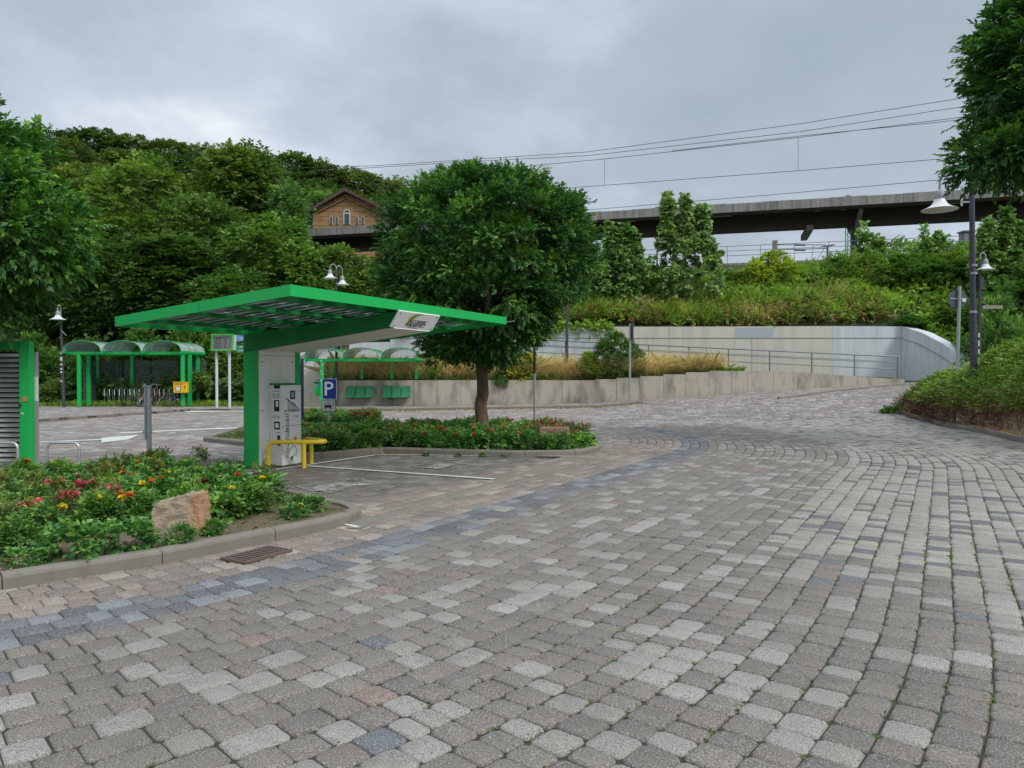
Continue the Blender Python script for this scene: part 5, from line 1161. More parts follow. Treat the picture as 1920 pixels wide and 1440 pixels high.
# ------------------------------------------------------------------ foliage
rg_ = np.random.default_rng(11)
def unit(v): return v/np.maximum(np.linalg.norm(v, axis=-1, keepdims=True), 1e-9)
def leaves(C, D, Nn, Lh, Wh, tint, droop=.15):
    """rhombic leaves folded along the midrib: C base points, D directions, Nn leaf normals"""
    D = unit(D); Sx = unit(np.cross(D, Nn)); Nn = unit(np.cross(Sx, D))
    Lh = np.asarray(Lh).reshape(-1, 1)*np.ones((len(C), 1)); Wh = np.asarray(Wh).reshape(-1, 1)*np.ones((len(C), 1))
    mid = C+D*Lh*.45
    V = np.stack([C, mid+Sx*Wh*.5+Nn*Wh*.12, C+D*Lh-Nn*Lh*droop, mid-Sx*Wh*.5+Nn*Wh*.12], 1).reshape(-1, 3)
    F = np.arange(len(C)*4).reshape(-1, 4); return V, F, np.clip(tint, 0, 1)
def rand_dir(n): return unit(rg_.normal(size=(n, 3)))
def twig_leaves(P0, D0, nl, tl, lL, lW, tint0, spread=.8, gravity=.0, updown=.35):
    """each twig carries nl leaves alternating along its length tl"""
    n = len(P0); k = np.arange(nl); f = (k+.6)/nl
    side = unit(np.cross(D0, np.array([0, 0, 1.0])+.35*rg_.normal(size=(n, 3))))
    up = unit(np.cross(side, D0))
    tw = (tl*(.6+.8*rg_.random(n)))[:, None, None]
    C = P0[:, None, :]+D0[:, None, :]*tw*f[None, :, None] - np.array([0, 0, 1.0])*gravity*(tw*f[None, :, None])**2*3
    sg = np.where(k % 2 == 0, 1.0, -1.0)[None, :, None]
    D = D0[:, None, :]*(.5+.7*f[None, :, None]) + side[:, None, :]*sg*spread*(1.15-f[None, :, None]*.6) + rg_.normal(size=(n, nl, 3))*.22 - np.array([0, 0, 1.0])*gravity
    Nn = up[:, None, :]+rg_.normal(size=(n, nl, 3))*updown
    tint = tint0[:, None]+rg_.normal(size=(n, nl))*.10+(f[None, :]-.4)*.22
    sc = (.75+.5*rg_.random((n, nl)))
    return leaves(C.reshape(-1, 3), D.reshape(-1, 3), Nn.reshape(-1, 3), (lL*sc).reshape(-1), (lW*sc).reshape(-1), tint.reshape(-1))
def crown(lobes, nclump, twigs, nl, cr, tl, lL, lW, seed=0, wpow=1.0, flat=.6, gravity=.12, spikes=0, inner=.15, up=.2):
    """lobes: (centre, radii) list.  Clumps of twigs sit on the lobe surfaces."""
    global rg_
    rg_ = np.random.default_rng(seed)
    lc = np.array([l[0] for l in lobes], float); lr = np.array([l[1] for l in lobes], float)
    area = (lr[:, 0]*lr[:, 2]+lr[:, 1]*lr[:, 2]+lr[:, 0]*lr[:, 1]); area = area**wpow; pr = area/area.sum()
    li = rg_.choice(len(lobes), size=nclump*2, p=pr); d_ = rand_dir(nclump*2)
    rad = np.where(rg_.random(nclump*2) < inner, .45+.35*rg_.random(nclump*2), .86+.16*rg_.random(nclump*2))
    Cc = lc[li]+d_*lr[li]*rad[:, None]
    # reject clumps deep in other lobes
    q = ((Cc[:, None, :]-lc[None])/lr[None]); ins = (np.linalg.norm(q, axis=2) < .72); ins[np.arange(len(li)), li] = False
    keep = ~(ins.any(1) & (rg_.random(len(li)) < .9)); Cc = Cc[keep][:nclump]; d_ = d_[keep][:nclump]; li = li[keep][:nclump]
    nrm = unit(d_/lr[li]); n = len(Cc)
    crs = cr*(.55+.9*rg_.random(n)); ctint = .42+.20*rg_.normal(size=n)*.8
    P0 = np.repeat(Cc, twigs, 0); Nr = np.repeat(nrm, twigs, 0); dd = rand_dir(n*twigs)
    rr = np.repeat(crs, twigs)[:, None]*rg_.random((n*twigs, 1))**.4
    off = dd*rr; off[:, 2] *= flat
    P0 = P0+off
    D0 = unit(Nr*.8+dd*.7+rg_.normal(size=Nr.shape)*.25+np.array([0, 0, up]))
    tint = np.repeat(ctint, twigs)++.21*(off[:, 2]/np.maximum(np.repeat(crs, twigs)*flat, .01))+.10*rg_.normal(size=len(P0))  # clump tops lighter, undersides darker: light and shade painted into the leaf tint
    V, F, ti = twig_leaves(P0, D0, nl, tl, lL, lW, tint, gravity=gravity)
    if spikes:
        top = Cc[:, 2] > np.quantile(Cc[:, 2], .72); idx = rg_.choice(np.where(top)[0], size=spikes)
        a = rg_.normal(size=(spikes, 3))*.35+nrm[idx]*.5+np.array([0, 0, .9]); a = unit(a); L_ = cr*(.7+.9*rg_.random(spikes))
        steps = 9; ff = (np.arange(steps)+.5)/steps
        SP = (Cc[idx][:, None, :]+a[:, None, :]*L_[:, None, None]*ff[None, :, None]).reshape(-1, 3)
        SD = unit(rand_dir(len(SP))*.9+np.repeat(a, steps, 0)*.6); V2, F2, t2 = twig_leaves(SP, SD, nl, tl*.55, lL, lW, np.full(len(SP), .62), gravity=gravity*.5)
        V = np.concatenate([V, V2]); F = np.concatenate([F, F2+V.shape[0]-len(V2)]); ti = np.concatenate([ti, t2])
    return V, F, ti, Cc
def trunk_mesh(name, base, top, r0, r1, targets, m_, parent, fork=None, wob=.05, seed=1, rl=.045):
    rr = random.Random(seed); mb = MB(); b = Vector(base); tp = Vector(top); pts = []; rs = []
    for k in range(9):
        f = k/8; p_ = b+(tp-b)*f; p_ += Vector((rr.uniform(-1, 1), rr.uniform(-1, 1), 0))*wob*math.sin(math.pi*f)
        pts.append(p_); rs.append(r0+(r1-r0)*f+(.35*r0*(1-f)**6))
    mb.tube(pts, rs, 16)
    for tg in targets:
        s_ = pts[rr.choice((5, 6, 7, 8))]; tg = Vector(tg); m1 = s_+(tg-s_)*.35+Vector((0, 0, .12*(tg-s_).length)); m2 = s_+(tg-s_)*.7+Vector((rr.uniform(-.1, .1), rr.uniform(-.1, .1), .08))
        mb.tube([s_, m1, m2, tg], [r1*.55, r1*.38, rl, rl*.35], 7)
    return mb.build(name, m_, parent, smooth=True)
def tree(name, label, base, lobes, trunk_top, r0, r1, cp, matl, group=None, nbr=18, bark='bark', seed=1, color=None):
    t = thing(name, label, 'tree', base, 0, group)
    V, F, ti, Cc = crown(lobes, seed=seed, **cp)
    c_ = fast_mesh('crown', V, F, M[matl], {'tint': ('FLOAT', ti)}, t)
    if color: c_.color = color
    rr = np.random.default_rng(seed); idx = rr.choice(len(Cc), size=min(nbr, len(Cc)), replace=False); lc = np.mean([l[0] for l in lobes], 0)
    trunk_mesh('trunk', (0, 0, -.1), trunk_top, r0, r1, [tuple(Cc[i]*.9+lc*.1) for i in idx], M[bark], t, seed=seed, wob=r0*.22)
    return t
# ---- the big round tree on the island
YB = 17.4; bx = P(903, 800, YB)[0]
def tl_(px, py, dy=0.0): q = P(px, py, YB); return (q[0]-bx, dy, q[2]-.08)
lob = [((*tl_(912, 455)[:1], 0, tl_(912, 455)[2]), (2.35, 2.3, 1.55)), ((tl_(803, 520)[0], .1, tl_(803, 520)[2]), (1.0, 1.4, .92)), ((tl_(1030, 480)[0], 0, tl_(1030, 480)[2]), (.95, 1.3, 1.05)),
       ((tl_(860, 385)[0], .1, tl_(860, 385)[2]), (1.0, 1.2, .60)), ((tl_(975, 392)[0], .1, tl_(975, 392)[2]), (.95, 1.2, .58)),
       ((tl_(975, 590)[0], -.2, tl_(975, 590)[2]), (.66, 1.0, .5)), ((tl_(940, 620)[0], -.5, tl_(940, 620)[2]), (.85, .9, .5)), ((tl_(860, 628)[0], -.1, tl_(860, 628)[2]), (.65, .8, .45)), ((tl_(830, 655)[0], -.2, tl_(830, 655)[2]), (.2, .3, .42)), ((tl_(935, 650)[0], -.2, tl_(935, 650)[2]), (.6, .7, .26)), ((tl_(900, 640)[0], -.1, tl_(900, 640)[2]), (.65, .7, .3)), ((tl_(920, 560)[0], -.9, tl_(920, 560)[2]), (1.45, 1.2, .75))]
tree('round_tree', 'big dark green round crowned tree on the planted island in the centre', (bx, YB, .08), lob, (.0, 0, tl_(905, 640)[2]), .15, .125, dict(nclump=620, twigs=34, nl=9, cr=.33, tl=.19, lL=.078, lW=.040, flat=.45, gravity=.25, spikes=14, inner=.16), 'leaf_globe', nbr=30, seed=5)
# ---- near trees at the frame edges
lob = [((-.3, 0, 4.9-.0), (1.1, 1.2, 1.1)), ((.42, -.1, 3.85), (1.3, 1.4, .75)), ((-.6, 0, 3.9), (1.7, 1.7, 1.5)), ((-.25, -.2, 2.8), (.95, 1.0, .5)), ((-1.3, 0, 5.2), (1.2, 1.2, 1.0)), ((-1.6, -.2, 3.0), (1.2, 1.2, .7))]
lob = [((a[0], a[1], a[2]+.05), r) for a, r in lob]
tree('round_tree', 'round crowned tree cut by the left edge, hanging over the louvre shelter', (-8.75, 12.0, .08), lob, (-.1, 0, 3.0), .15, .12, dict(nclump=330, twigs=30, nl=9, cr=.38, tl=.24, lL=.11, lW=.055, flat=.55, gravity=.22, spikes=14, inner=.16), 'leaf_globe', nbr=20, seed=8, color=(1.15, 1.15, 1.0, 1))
bx2, by2 = 12.35, 15.0
lob = [((-1.0, 0, 7.15), (2.1, 2.1, 1.95)), ((-1.9, 0, 6.0), (1.2, 1.3, .95)), ((-.6, -.2, 5.75), (1.5, 1.4, .75)), ((-1.9, 0, 7.6), (1.35, 1.4, 1.1)), ((.3, 0, 8.8), (2.0, 2.0, 1.3)), ((-2.2, 0, 7.1), (1.0, 1.2, .95)), ((.9, .2, 6.8), (1.8, 1.8, 1.6)), ((-3.35, -.1, 5.42), (.5, .6, .42)), ((-2.6, -.1, 5.6), (.7, .7, .5)), ((-.1, 0, 8.9), (1.2, 1.2, .9))]
lob = [((a[0]+.50, a[1], a[2]+.25), r) for a, r in lob]
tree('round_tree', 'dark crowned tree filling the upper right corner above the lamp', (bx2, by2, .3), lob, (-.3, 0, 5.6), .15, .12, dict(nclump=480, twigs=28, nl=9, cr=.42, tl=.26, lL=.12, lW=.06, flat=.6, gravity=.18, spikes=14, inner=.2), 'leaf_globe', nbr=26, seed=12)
# ---- woodland trees: four shapes shared by copies
def proto(kind, seed):
    if kind == 'broad': lob = [((0, 0, 8.6), (3.0, 3.0, 3.2)), ((-1.6, .3, 6.2), (2.2, 2.2, 2.2)), ((1.7, -.3, 6.6), (2.2, 2.2, 2.2)), ((.2, .4, 4.0), (2.6, 2.6, 2.0)), ((.5, 0, 11.0), (1.6, 1.6, 1.6)), ((-.9, -.5, 10.3), (1.5, 1.5, 1.3))]; H = 9
    elif kind == 'tall': lob = [((0, 0, 9.5), (1.9, 1.9, 3.6)), ((.5, .3, 12.6), (1.1, 1.1, 1.7)), ((-.8, 0, 6.2), (2.0, 2.0, 2.2)), ((1.0, 0, 5.2), (1.9, 1.9, 2.0)), ((0, 0, 3.2), (2.0, 2.0, 1.7)), ((-.5, 0, 11.8), (.8, .8, 1.6))]; H = 11
    elif kind == 'bush': lob = [((0, 0, 1.9), (2.1, 1.9, 1.6)), ((-1.4, .2, 1.5), (1.4, 1.4, 1.3)), ((1.3, -.2, 1.7), (1.5, 1.4, 1.5)), ((.3, 0, 3.2), (1.2, 1.2, 1.0))]; H = 2.6
    t = thing('woodland_tree', 'x', 'tree', (0, 0, 0)); 
    cp = dict(nclump=230, twigs=17, nl=5, cr=.85, tl=.55, lL=.30, lW=.19, flat=.6, gravity=.15, spikes=16, inner=.12) if kind != 'bush' else dict(nclump=130, twigs=18, nl=6, cr=.5, tl=.34, lL=.19, lW=.12, flat=.6, gravity=.12, spikes=12, inner=.12)
    V, F, ti, Cc = crown(lob, seed=seed, **cp); fast_mesh('crown', V, F, M['leaf_wood'], {'tint': ('FLOAT', ti)}, t)
    trunk_mesh('trunk', (0, 0, -.5), (0, 0, H*.8), .22 if kind != 'bush' else .09, .1 if kind != 'bush' else .04, [tuple(Cc[i]) for i in range(0, 60, 4)], M['bark_thin'], t, seed=seed)
    return t
PR = {k: proto(k.split('_')[0], s_) for k, s_ in (('broad_a', 21), ('broad_b', 22), ('tall_a', 23), ('tall_b', 24), ('bush_a', 25), ('bush_b', 26))}
used = {k: False for k in PR}
HT = {'broad': 13.4, 'tall': 15.3, 'bush': 5.3}; WID = {'broad': 7.6, 'tall': 5.2, 'bush': 5.4}
def put(kind, px, pytop, wpx, d_, label, col=(1, 1, 1), group=None, name='woodland_tree', zbase=None, cat='tree'):
    global used
    k0 = kind.split('_')[0]; x_ = P(px, 500, d_)[0]; ztop = P(px, pytop, d_)[2]
    zb = float(HS(x_, d_)) if d_ > 35.1 else float(T(x_, d_)); zb = zb if zbase is None else zbase
    sz = (ztop-zb+.2)/HT[k0]; sw = wpx*d_/FPX/WID[k0]
    o = copy_tree(PR[kind]) if used[kind] else PR[kind]; used[kind] = True
    o.name = name; o.location = (x_, d_, zb-.1); o.scale = (sw, sw, sz); o.rotation_euler = (0, 0, random.uniform(0, 6.28))
    for ch in o.children:
        if ch.name.startswith('crown'): ch.color = (*col, 1)
    o['label'] = label; o['category'] = cat
    if group: o['group'] = group
    elif 'group' in o: del o['group']
    return o
DK = (.62, .72, .62); MD = (1, 1, .9); YG = (1.3, 1.22, .9); OL = (1.15, 1.0, .9); GY = (1.2, 1.3, 1.55); LG = (1.2, 1.25, .95)
put('broad_a', 270, 285, 210, 50, 'yellow green broad tree standing out high on the slope at the left', YG)
put('tall_a', 438, 258, 150, 52, 'tall tree with twin thin shoots against the sky left of the station gable', OL)
put('tall_b', 480, 266, 120, 53, 'slim tall tree just right of the twin shoot tree', MD)
put('broad_b', 150, 300, 230, 56, 'brown green large tree behind the left edge tree', OL)
put('tall_b', 545, 332, 78, 50, 'greyish green tree close left of the station building', GY)
put('broad_b', 370, 350, 190, 47, 'middle green tree below the twin shoots in the dense wood', MD)
put('broad_a', 500, 400, 190, 44, 'bright green bushy tree above the canopy roof corner', LG)
put('broad_b', 95, 420, 200, 43, 'dark tree behind the left street lamp', DK)
put('broad_a', 225, 440, 190, 41, 'dark tree above the bicycle shelter, left', DK)
put('tall_a', 330, 430, 170, 42, 'dark tree above the bicycle shelter, right', DK)
put('broad_a', 430, 500, 170, 39.5, 'dark low tree behind the departure display', (.75, .9, .7))
put('broad_b', 20, 380, 190, 48, 'dark tree behind the crown at the left edge', DK)
put('broad_b', 560, 448, 140, 43, 'light green tree just left of the double lamp', LG)
put('broad_a', 630, 462, 150, 44, 'yellow green tree in front of the platform edge below the gable', YG)
put('bush_b', 700, 470, 130, 45, 'yellow green bush beside the left side of the round tree', YG, None, 'slope_bush', None, 'bush')
put('tall_b', 735, 500, 120, 44, 'olive tree hidden half behind the round tree', OL)
put('broad_b', -60, 300, 260, 52, 'tree mass behind the left frame edge', MD)
put('tall_a', 840, 480, 150, 44, 'tree hidden behind the crown of the round tree', MD)
for i, (px, py, wp, d_, cc) in enumerate(((70, 610, 120, 37.0, (.8, 1, .7)), (170, 620, 120, 37.3, DK), (255, 600, 130, 37.6, (.8, .95, .7)), (350, 590, 120, 37.4, (.85, 1, .7)), (430, 590, 120, 37.8, (1.1, 1.15, .8)), (500, 585, 110, 38.0, YG), (-10, 590, 130, 36.8, DK), (380, 690, 70, 36.5, OL), (120, 690, 90, 36.2, MD), (40, 700, 90, 36.0, LG))):
    put('bush_a' if i % 2 else 'bush_b', px, py, wp, d_, ['overgrown bush at the foot of the wood left of the lamp', 'dark bush behind the left end of the bicycle shelter', 'dark bush behind the middle of the bicycle shelter', 'bush behind the right end of the bicycle shelter', 'pale green bush behind the white display poles', 'yellow green bush behind the green column', 'dark bush behind the louvre shelter', 'low brown green shrub left of the display poles', 'low shrub round the foot of the left lamp post', 'low light green shrub right of the louvre shelter post'][i], cc, None, 'overgrown_bush', None, 'bush')
put('bush_a', 590, 575, 100, 40, 'bush over the white stair wall left of the bus shelter', YG, None, 'slope_bush', None, 'bush'); put('bush_b', 680, 560, 130, 40.5, 'wide bush behind the bus shelter roof', YG, None, 'slope_bush', None, 'bush'); put('bush_a', 790, 570, 120, 40, 'bush behind the white signal mast', LG, None, 'slope_bush', None, 'bush')
# ---- hill wood far behind: each crown its own object
hill_lbl = ['dark green rounded tree in the far wood on the hilltop', 'olive brown rounded tree in the far wood on the hilltop', 'mid green tree in the far wood on the hillside']
hr = random.Random(4)
for row, (d_, pts) in enumerate(((150, [(40, 240), (110, 232), (180, 240), (250, 244), (330, 262), (400, 270), (470, 282), (540, 290), (600, 300), (670, 318), (740, 338), (800, 352), (870, 372), (960, 392), (1040, 420)]),
                                (128, [(10, 262), (80, 258), (150, 262), (220, 270), (300, 282), (370, 292), (450, 305), (520, 312), (590, 330), (650, 345), (720, 360), (785, 372), (850, 396)]),
                                (108, [(60, 300), (160, 305), (250, 312), (345, 322), (430, 335), (520, 345), (600, 352), (680, 372), (750, 385), (820, 410)]))):
    for i, (px, py) in enumerate(pts):
        j = hr.choice((0, 1, 2)); px += hr.uniform(-15, 15); py += hr.uniform(-8, 6); x_ = P(px, 500, d_)[0]; zt = P(px, py, d_)[2]
        put('broad_a' if hr.random() < .5 else 'broad_b', px, py, hr.uniform(95, 130)*(150/d_)**.5, d_, hill_lbl[j], [(.55, .62, .62), (.95, .78, .70), (.72, .80, .62)][j], hill_lbl[j].replace(' tree', ' trees'), 'hill_tree', zt-13.5)
for px, py, cc, lb in ((605, 352, (1.3, 1.35, 1.7), 'pale silvery tree behind the left roof slope of the station'), (735, 360, (1.0, 1.2, 1.5), 'pale blue green tree behind the right roof slope of the station'), (740, 330, (1.3, 1.0, 1.1), 'sparse brownish tree on the skyline left of the round tree')):
    x_ = P(px, 400, 98)[0]; put('tall_b', px, py, 75, 98, lb, cc, None, 'hill_tree', P(px, py, 98)[2]-11)
# ---- embankment right: sycamores and shrubs
def shoot_tree(label, px0, spikes_, d_, ztop_px, wpx, seed, zb, matl='leaf_syc', color=None):
    x_ = P(px0, 500, d_)[0]; t = thing('sycamore_sapling', label, 'tree', (x_, d_, zb)); lob = []
    for px, py, wp in spikes_:
        q = P(px, py, d_); h_ = q[2]-zb; w_ = wp*d_/FPX; X = q[0]-x_
        lob += [((X, 0, h_-.25-.42*q_), (.06+.05*q_*(1+.5*math.sin(q_*2.4+px)), .06+.05*q_, .24)) for q_ in range(7)]+[((X, 0, h_*.48), (w_*.30, w_*.30, h_*.20)), ((X*.8, 0, h_*.32), (w_*.46, w_*.46, h_*.26))]
    V, F, ti, Cc = crown(lob, 280, 9, 5, .17, .19, .20, .18, seed=seed, flat=.9, gravity=.35, spikes=0, inner=.2, wpow=.42)
    c_ = fast_mesh('crown', V, F, M[matl], {'tint': ('FLOAT', ti)}, t)
    if color: c_.color = color
    trunk_mesh('trunk', (0, 0, -.3), (0, 0, (P(px0, ztop_px, d_)[2]-zb)*.85), .07, .02, [tuple(Cc[i]) for i in range(0, 50, 3)], M['bark_thin'], t, seed=seed, rl=.015)
    return t
zz1 = float(HS(P(1285, 500, 41)[0], 41)); 
shoot_tree('tall pale leaved sycamore with three spires in front of the platform roof', 1285, [(1254, 366, 80), (1285, 358, 90), (1318, 388, 95)], 41, 380, 100, 31, zz1, color=(.82, .9, .72, 1))
shoot_tree('smaller pale leaved sycamore right beside the round tree crown', 1160, [(1147, 415, 75), (1170, 418, 70), (1190, 432, 60)], 40.5, 430, 90, 32, float(HS(P(1160, 500, 40.5)[0], 40.5)), color=(.62, .78, .58, 1))
shoot_tree('leafy sapling spires right of the dark lamp post', 1880, [(1850, 408, 60), (1886, 396, 60), (1912, 418, 70)], 39, 420, 100, 33, 5.2, color=(.7, .85, .6, 1))
for i, (px, py) in enumerate(((1617, 422), (1640, 440), (1735, 428), (1761, 428))):
    sh = thing('sapling_spire', ['slim sapling tip right of the platform roof column', 'short leafy tip second from the platform roof column', 'left one of two thin leafy tips above the hedge', 'right one of two thin leafy tips above the hedge'][i], 'sapling', (P(px, 500, 42.5)[0], 42.5, 7.0)); h_ = P(px, py, 42.5)[2]-7.0
    V, F, ti, Cc = crown([((0, 0, h_*.8), (.16, .16, h_*.22)), ((0, 0, h_*.45), (.24, .24, h_*.25))], 22, 7, 5, .14, .2, .22, .2, seed=40+i, flat=.8, gravity=.2); fast_mesh('crown', V, F, M['leaf_syc'], {'tint': ('FLOAT', ti)}, sh).color = (.8, .95, .7, 1)
    mb = MB(); mb.tube([(0, 0, -.8), (0, 0, h_)], [.03, .008], 6); mb.build('stem', M['bark_thin'], sh)
sp_ = [(1575, 462, 80, 42.3), (1625, 455, 90, 41.8), (1680, 458, 90, 42.0), (1735, 452, 90, 41.6), (1790, 455, 90, 41.5), (1840, 448, 90, 41), (1895, 440, 90, 40.5), (1950, 430, 110, 40)]
for i, (px, py, wp, d_) in enumerate(sp_):
    put('bush_a' if i % 2 else 'bush_b', px, py+14, wp*1.15, d_, 'dense green bush of the tall hedge row under the platform roof', [(1.0, 1.15, .8), (1.3, 1.3, .85), (.9, 1.05, .75)][i % 3], 'bushes of the tall hedge row under the platform roof', 'hedge_bush', None, 'bush')
for px, py, wp, d_, cc, lb in ((1230, 508, 90, 43, OL, 'low olive bush between the two sycamores'), (1360, 506, 80, 43, YG, 'yellowish bush right of the three spired sycamore'), (1445, 460, 100, 42.5, (2.6, 1.9, .9), 'yellow rounded shrub below the concrete mast'), (1500, 522, 80, 43, OL, 'olive bush right of the yellow shrub'), (1110, 500, 90, 41, (.8, 1, .8), 'dark bush at the right foot of the round tree crown'), (1515, 540, 60, 40, (.8, 1.1, 1.1), 'blue green bush low on the slope'), (1880, 535, 110, 33.5, (1.2, 1.35, 1.35), 'grey green bush right of the dark lamp post'), (1700, 590, 60, 38.5, (.9, 1.2, .8), 'small green bush above the curved end of the light wall'), (1920, 480, 150, 37, (.75, .9, .7), 'dark bush at the right edge behind the small lamp'), (1800, 560, 110, 38.0, MD, 'bush between the round sign and the light wall')):
    put('bush_a' if px % 20 else 'bush_b', px, py, wp*1.15, d_, lb, cc, None, 'slope_bush', None if px < 1850 else (1.0 if d_ < 35 else None), 'bush')
bx = P(1165, 650, 35.7); t_ = put('bush_a', 1158, 612, 95, 35.7, 'dark leafy bush growing over the low wall beside the slim sign post', (.7, .85, .7), None, 'planter_bush', 1.6, 'bush')
put('bush_b', 1100, 655, 60, 35.6, 'light green bush in the dry grass left of the dark bush', (1.9, 1.6, .9), None, 'planter_bush', 1.4, 'bush')
put('bush_a', 812, 640, 60, 35.8, 'yellow green bush under the white signal mast', (1.8, 1.55, .9), None, 'planter_bush', 1.35, 'bush')
o = put('bush_b', 935, 693, 40, 35.3, 'small grey green cushion shrub hanging over the low wall', (.9, 1.1, 1.1), None, 'planter_bush', 1.0, 'bush')
# yellow variegated shrub
t = thing('yellow_shrub', 'pale yellow variegated shrub on the low wall right of the trunk', 'shrub', (P(975, 690, 35.5)[0], 35.5, 1.3)); V, F, ti, Cc = crown([((0, 0, .45), (.75, .4, .5)), ((.35, 0, .8), (.5, .35, .4))], 60, 16, 5, .2, .16, .10, .075, seed=51, flat=.7); fast_mesh('crown', V, F, M['leaf_yellow'], {'tint': ('FLOAT', ti)}, t)
# ---- slope undergrowth (nobody could count it)
def cover(name, label, n, sampler, zf, matl, nl=6, tl=.32, lL=.16, lW=.08, hmax=.7, seed=1, gravity=.2, cat='undergrowth', tintf=None, gmask=None):
    global rg_
    rg_ = np.random.default_rng(seed); X, Y = sampler(n); Z = zf(X, Y)
    P0 = np.stack([X, Y, Z+rg_.random(len(X))*hmax], -1); D0 = unit(rg_.normal(size=P0.shape)*.6+np.array([0, -.35, .5]))
    # colour patches belong to different plants
    pt = np.sin(X*1.7+1.3*np.sin(Y*1.1))*.5+np.sin(Y*2.3+X*.7)*.3
    tint = .42+.34*pt+.10*rg_.normal(size=len(X)) if tintf is None else tintf(X, Y)
    V, F, ti = twig_leaves(P0, D0, nl, tl, lL, lW, tint, gravity=gravity)
    o = fast_mesh(name, V, F, M[matl], {'tint': ('FLOAT', ti)}); tag(o, label, cat, None, 'stuff'); return o
def rect(x0, x1, y0, y1, f=None):
    def s_(n):
        X = x0+(x1-x0)*rg_.random(n); Y = y0+(y1-y0)*rg_.random(n)
        if f is not None: k = f(X, Y); X, Y = X[k], Y[k]
        return X, Y
    return s_
def hump(X, Y): return .75*(np.sin(X*.9+2)*np.sin(Y*1.3+X*.4)+1)*.5*(.5+.5*np.sin(X*.37+1.1))+.30*np.abs(np.sin(X*2.1+Y))
cover('slope_undergrowth', 'light green tangle of low plants covering the slope above the light wall', 12000, rect(-6, 20.4, 38.45, 44.0), lambda X, Y: HS(X, Y)+hump(X, Y), 'leaf_herb', seed=61, lL=.15, lW=.075, hmax=.45)
cover('slope_undergrowth', 'brown and reddish weeds low on the slope along the top of the light wall', 1500, rect(-2, 19.5, 38.4, 39.8), lambda X, Y: HS(X, Y)+hump(X, Y)*.6, 'leaf_brown', seed=62, lL=.17, lW=.06, tl=.45)
cover('slope_undergrowth', 'mixed weeds on the slope right of the curved wall end', 9000, rect(20.7, 34, 32.5, 45), lambda X, Y: HS(X, Y)+hump(X, Y)*.6, 'leaf_herb', seed=63, lL=.17, lW=.09)
cover('slope_undergrowth', 'rusty brown weeds behind the dark lamp post', 3500, rect(20.7, 30, 32.0, 36), lambda X, Y: HS(X, Y)+hump(X, Y)*.4, 'leaf_brown', seed=64, lL=.15, lW=.06, tl=.4)
cover('wood_undergrowth', 'dark leafy undergrowth at the foot of the wood at the left', 15000, rect(-32, -11.5, 35.3, 46), lambda X, Y: HS(X, np.maximum(Y, 35.2))*(Y > 36)+hump(X, Y)*.9, 'leaf_wood', seed=65, lL=.2, lW=.12, hmax=.9)
cover('wall_ivy', 'green creeper hanging over the top edge of the light wall', 900, rect(-6, 5.2, 37.92, 38.3), lambda X, Y: 3.72+.25*np.sin(X*3)**2, 'leaf_herb', seed=66, lL=.14, lW=.1, hmax=.3, gravity=.5, cat='creeper')
# dry grass in the planter
def grass(name, label, n, sampler, zf, matl, h0, h1, w_, seed, lean=.35, cat='grass', tb=.5):
    global rg_
    rg_ = np.random.default_rng(seed); X, Y = sampler(n); n = len(X); Z = zf(X, Y); B = np.stack([X, Y, Z], -1)
    cl_ = np.sin(X*2.1)*np.cos(Y*3+X*.8)
    D = unit(np.stack([rg_.normal(size=n)*lean+.35*cl_*lean*2, rg_.normal(size=n)*lean-.1, np.ones(n)], -1)); h_ = (h0+(h1-h0)*rg_.random(n))*(1+.25*cl_)
    side = unit(np.cross(D, rg_.normal(size=(n, 3)))); t1 = B+D*h_[:, None]*.55; t2 = B+D*h_[:, None]+np.stack([D[:, 0]*h_*.5, D[:, 1]*h_*.5, -h_*.18], -1)
    V = np.stack([B-side*w_*.5, B+side*w_*.5, t1+side*w_*.4, t2, t1-side*w_*.4], 1).reshape(-1, 3); F = np.arange(n*5).reshape(-1, 5)
    o = fast_mesh(name, V, F, M[matl], {'tint': ('FLOAT', np.clip(tb+.25*cl_+.2*rg_.normal(size=n), 0, 1))}); tag(o, label, cat, None, 'stuff'); return o
zpl = lambda X, Y: wtop(X)-.06+.35*(np.interp(X, [-6, 1, 18.6], [2.4, 2.25, 1.42])-wtop(X)+.05)*np.clip((Y-35.2)/.8, 0, 1)
grass('slope_grass', 'tall yellow green grasses standing among the weeds on the slope', 12000, rect(-4, 20, 38.5, 43.5, lambda X, Y: np.sin(X*.8+.5*Y)*np.sin(Y*1.9-X*.3) > .1), lambda X, Y: HS(X, Y)+hump(X, Y)*.7, 'leaf_herb', .8, 1.5, .03, 77, .3)
grass('slope_grass', 'patches of dry brown grass in the middle of the slope', 5000, rect(6, 20.3, 38.5, 42.5, lambda X, Y: np.sin(X*.9+2.2)*np.cos(Y*1.4+X*.2) > .25), lambda X, Y: HS(X, Y)+hump(X, Y)*.6, 'straw', .75, 1.4, .022, 78, .3, tb=.2)
grass('dry_grass', 'dry golden grass on the planting strip above the low wall', 15000, rect(-8.6, 10.2, 35.42, 36.0, lambda X, Y: rg_.random(len(X)) < np.interp(X, [-9, 8.5, 10.2], [1, 1, .35])), zpl, 'straw', .7, 1.5, .016, 71, .45)
grass('green_grass', 'greener weeds at the foot of the dry grass above the low wall', 5000, rect(-8.8, 11.0, 35.42, 35.6), zpl, 'leaf_herb', .15, .4, .03, 72)
grass('verge_grass', 'thin grass and weeds along the foot of the wood and bicycle shelter', 9000, rect(-28, -11.2, 34.6, 36.2), lambda X, Y: .11+0*X, 'leaf_herb', .12, .4, .03, 73)
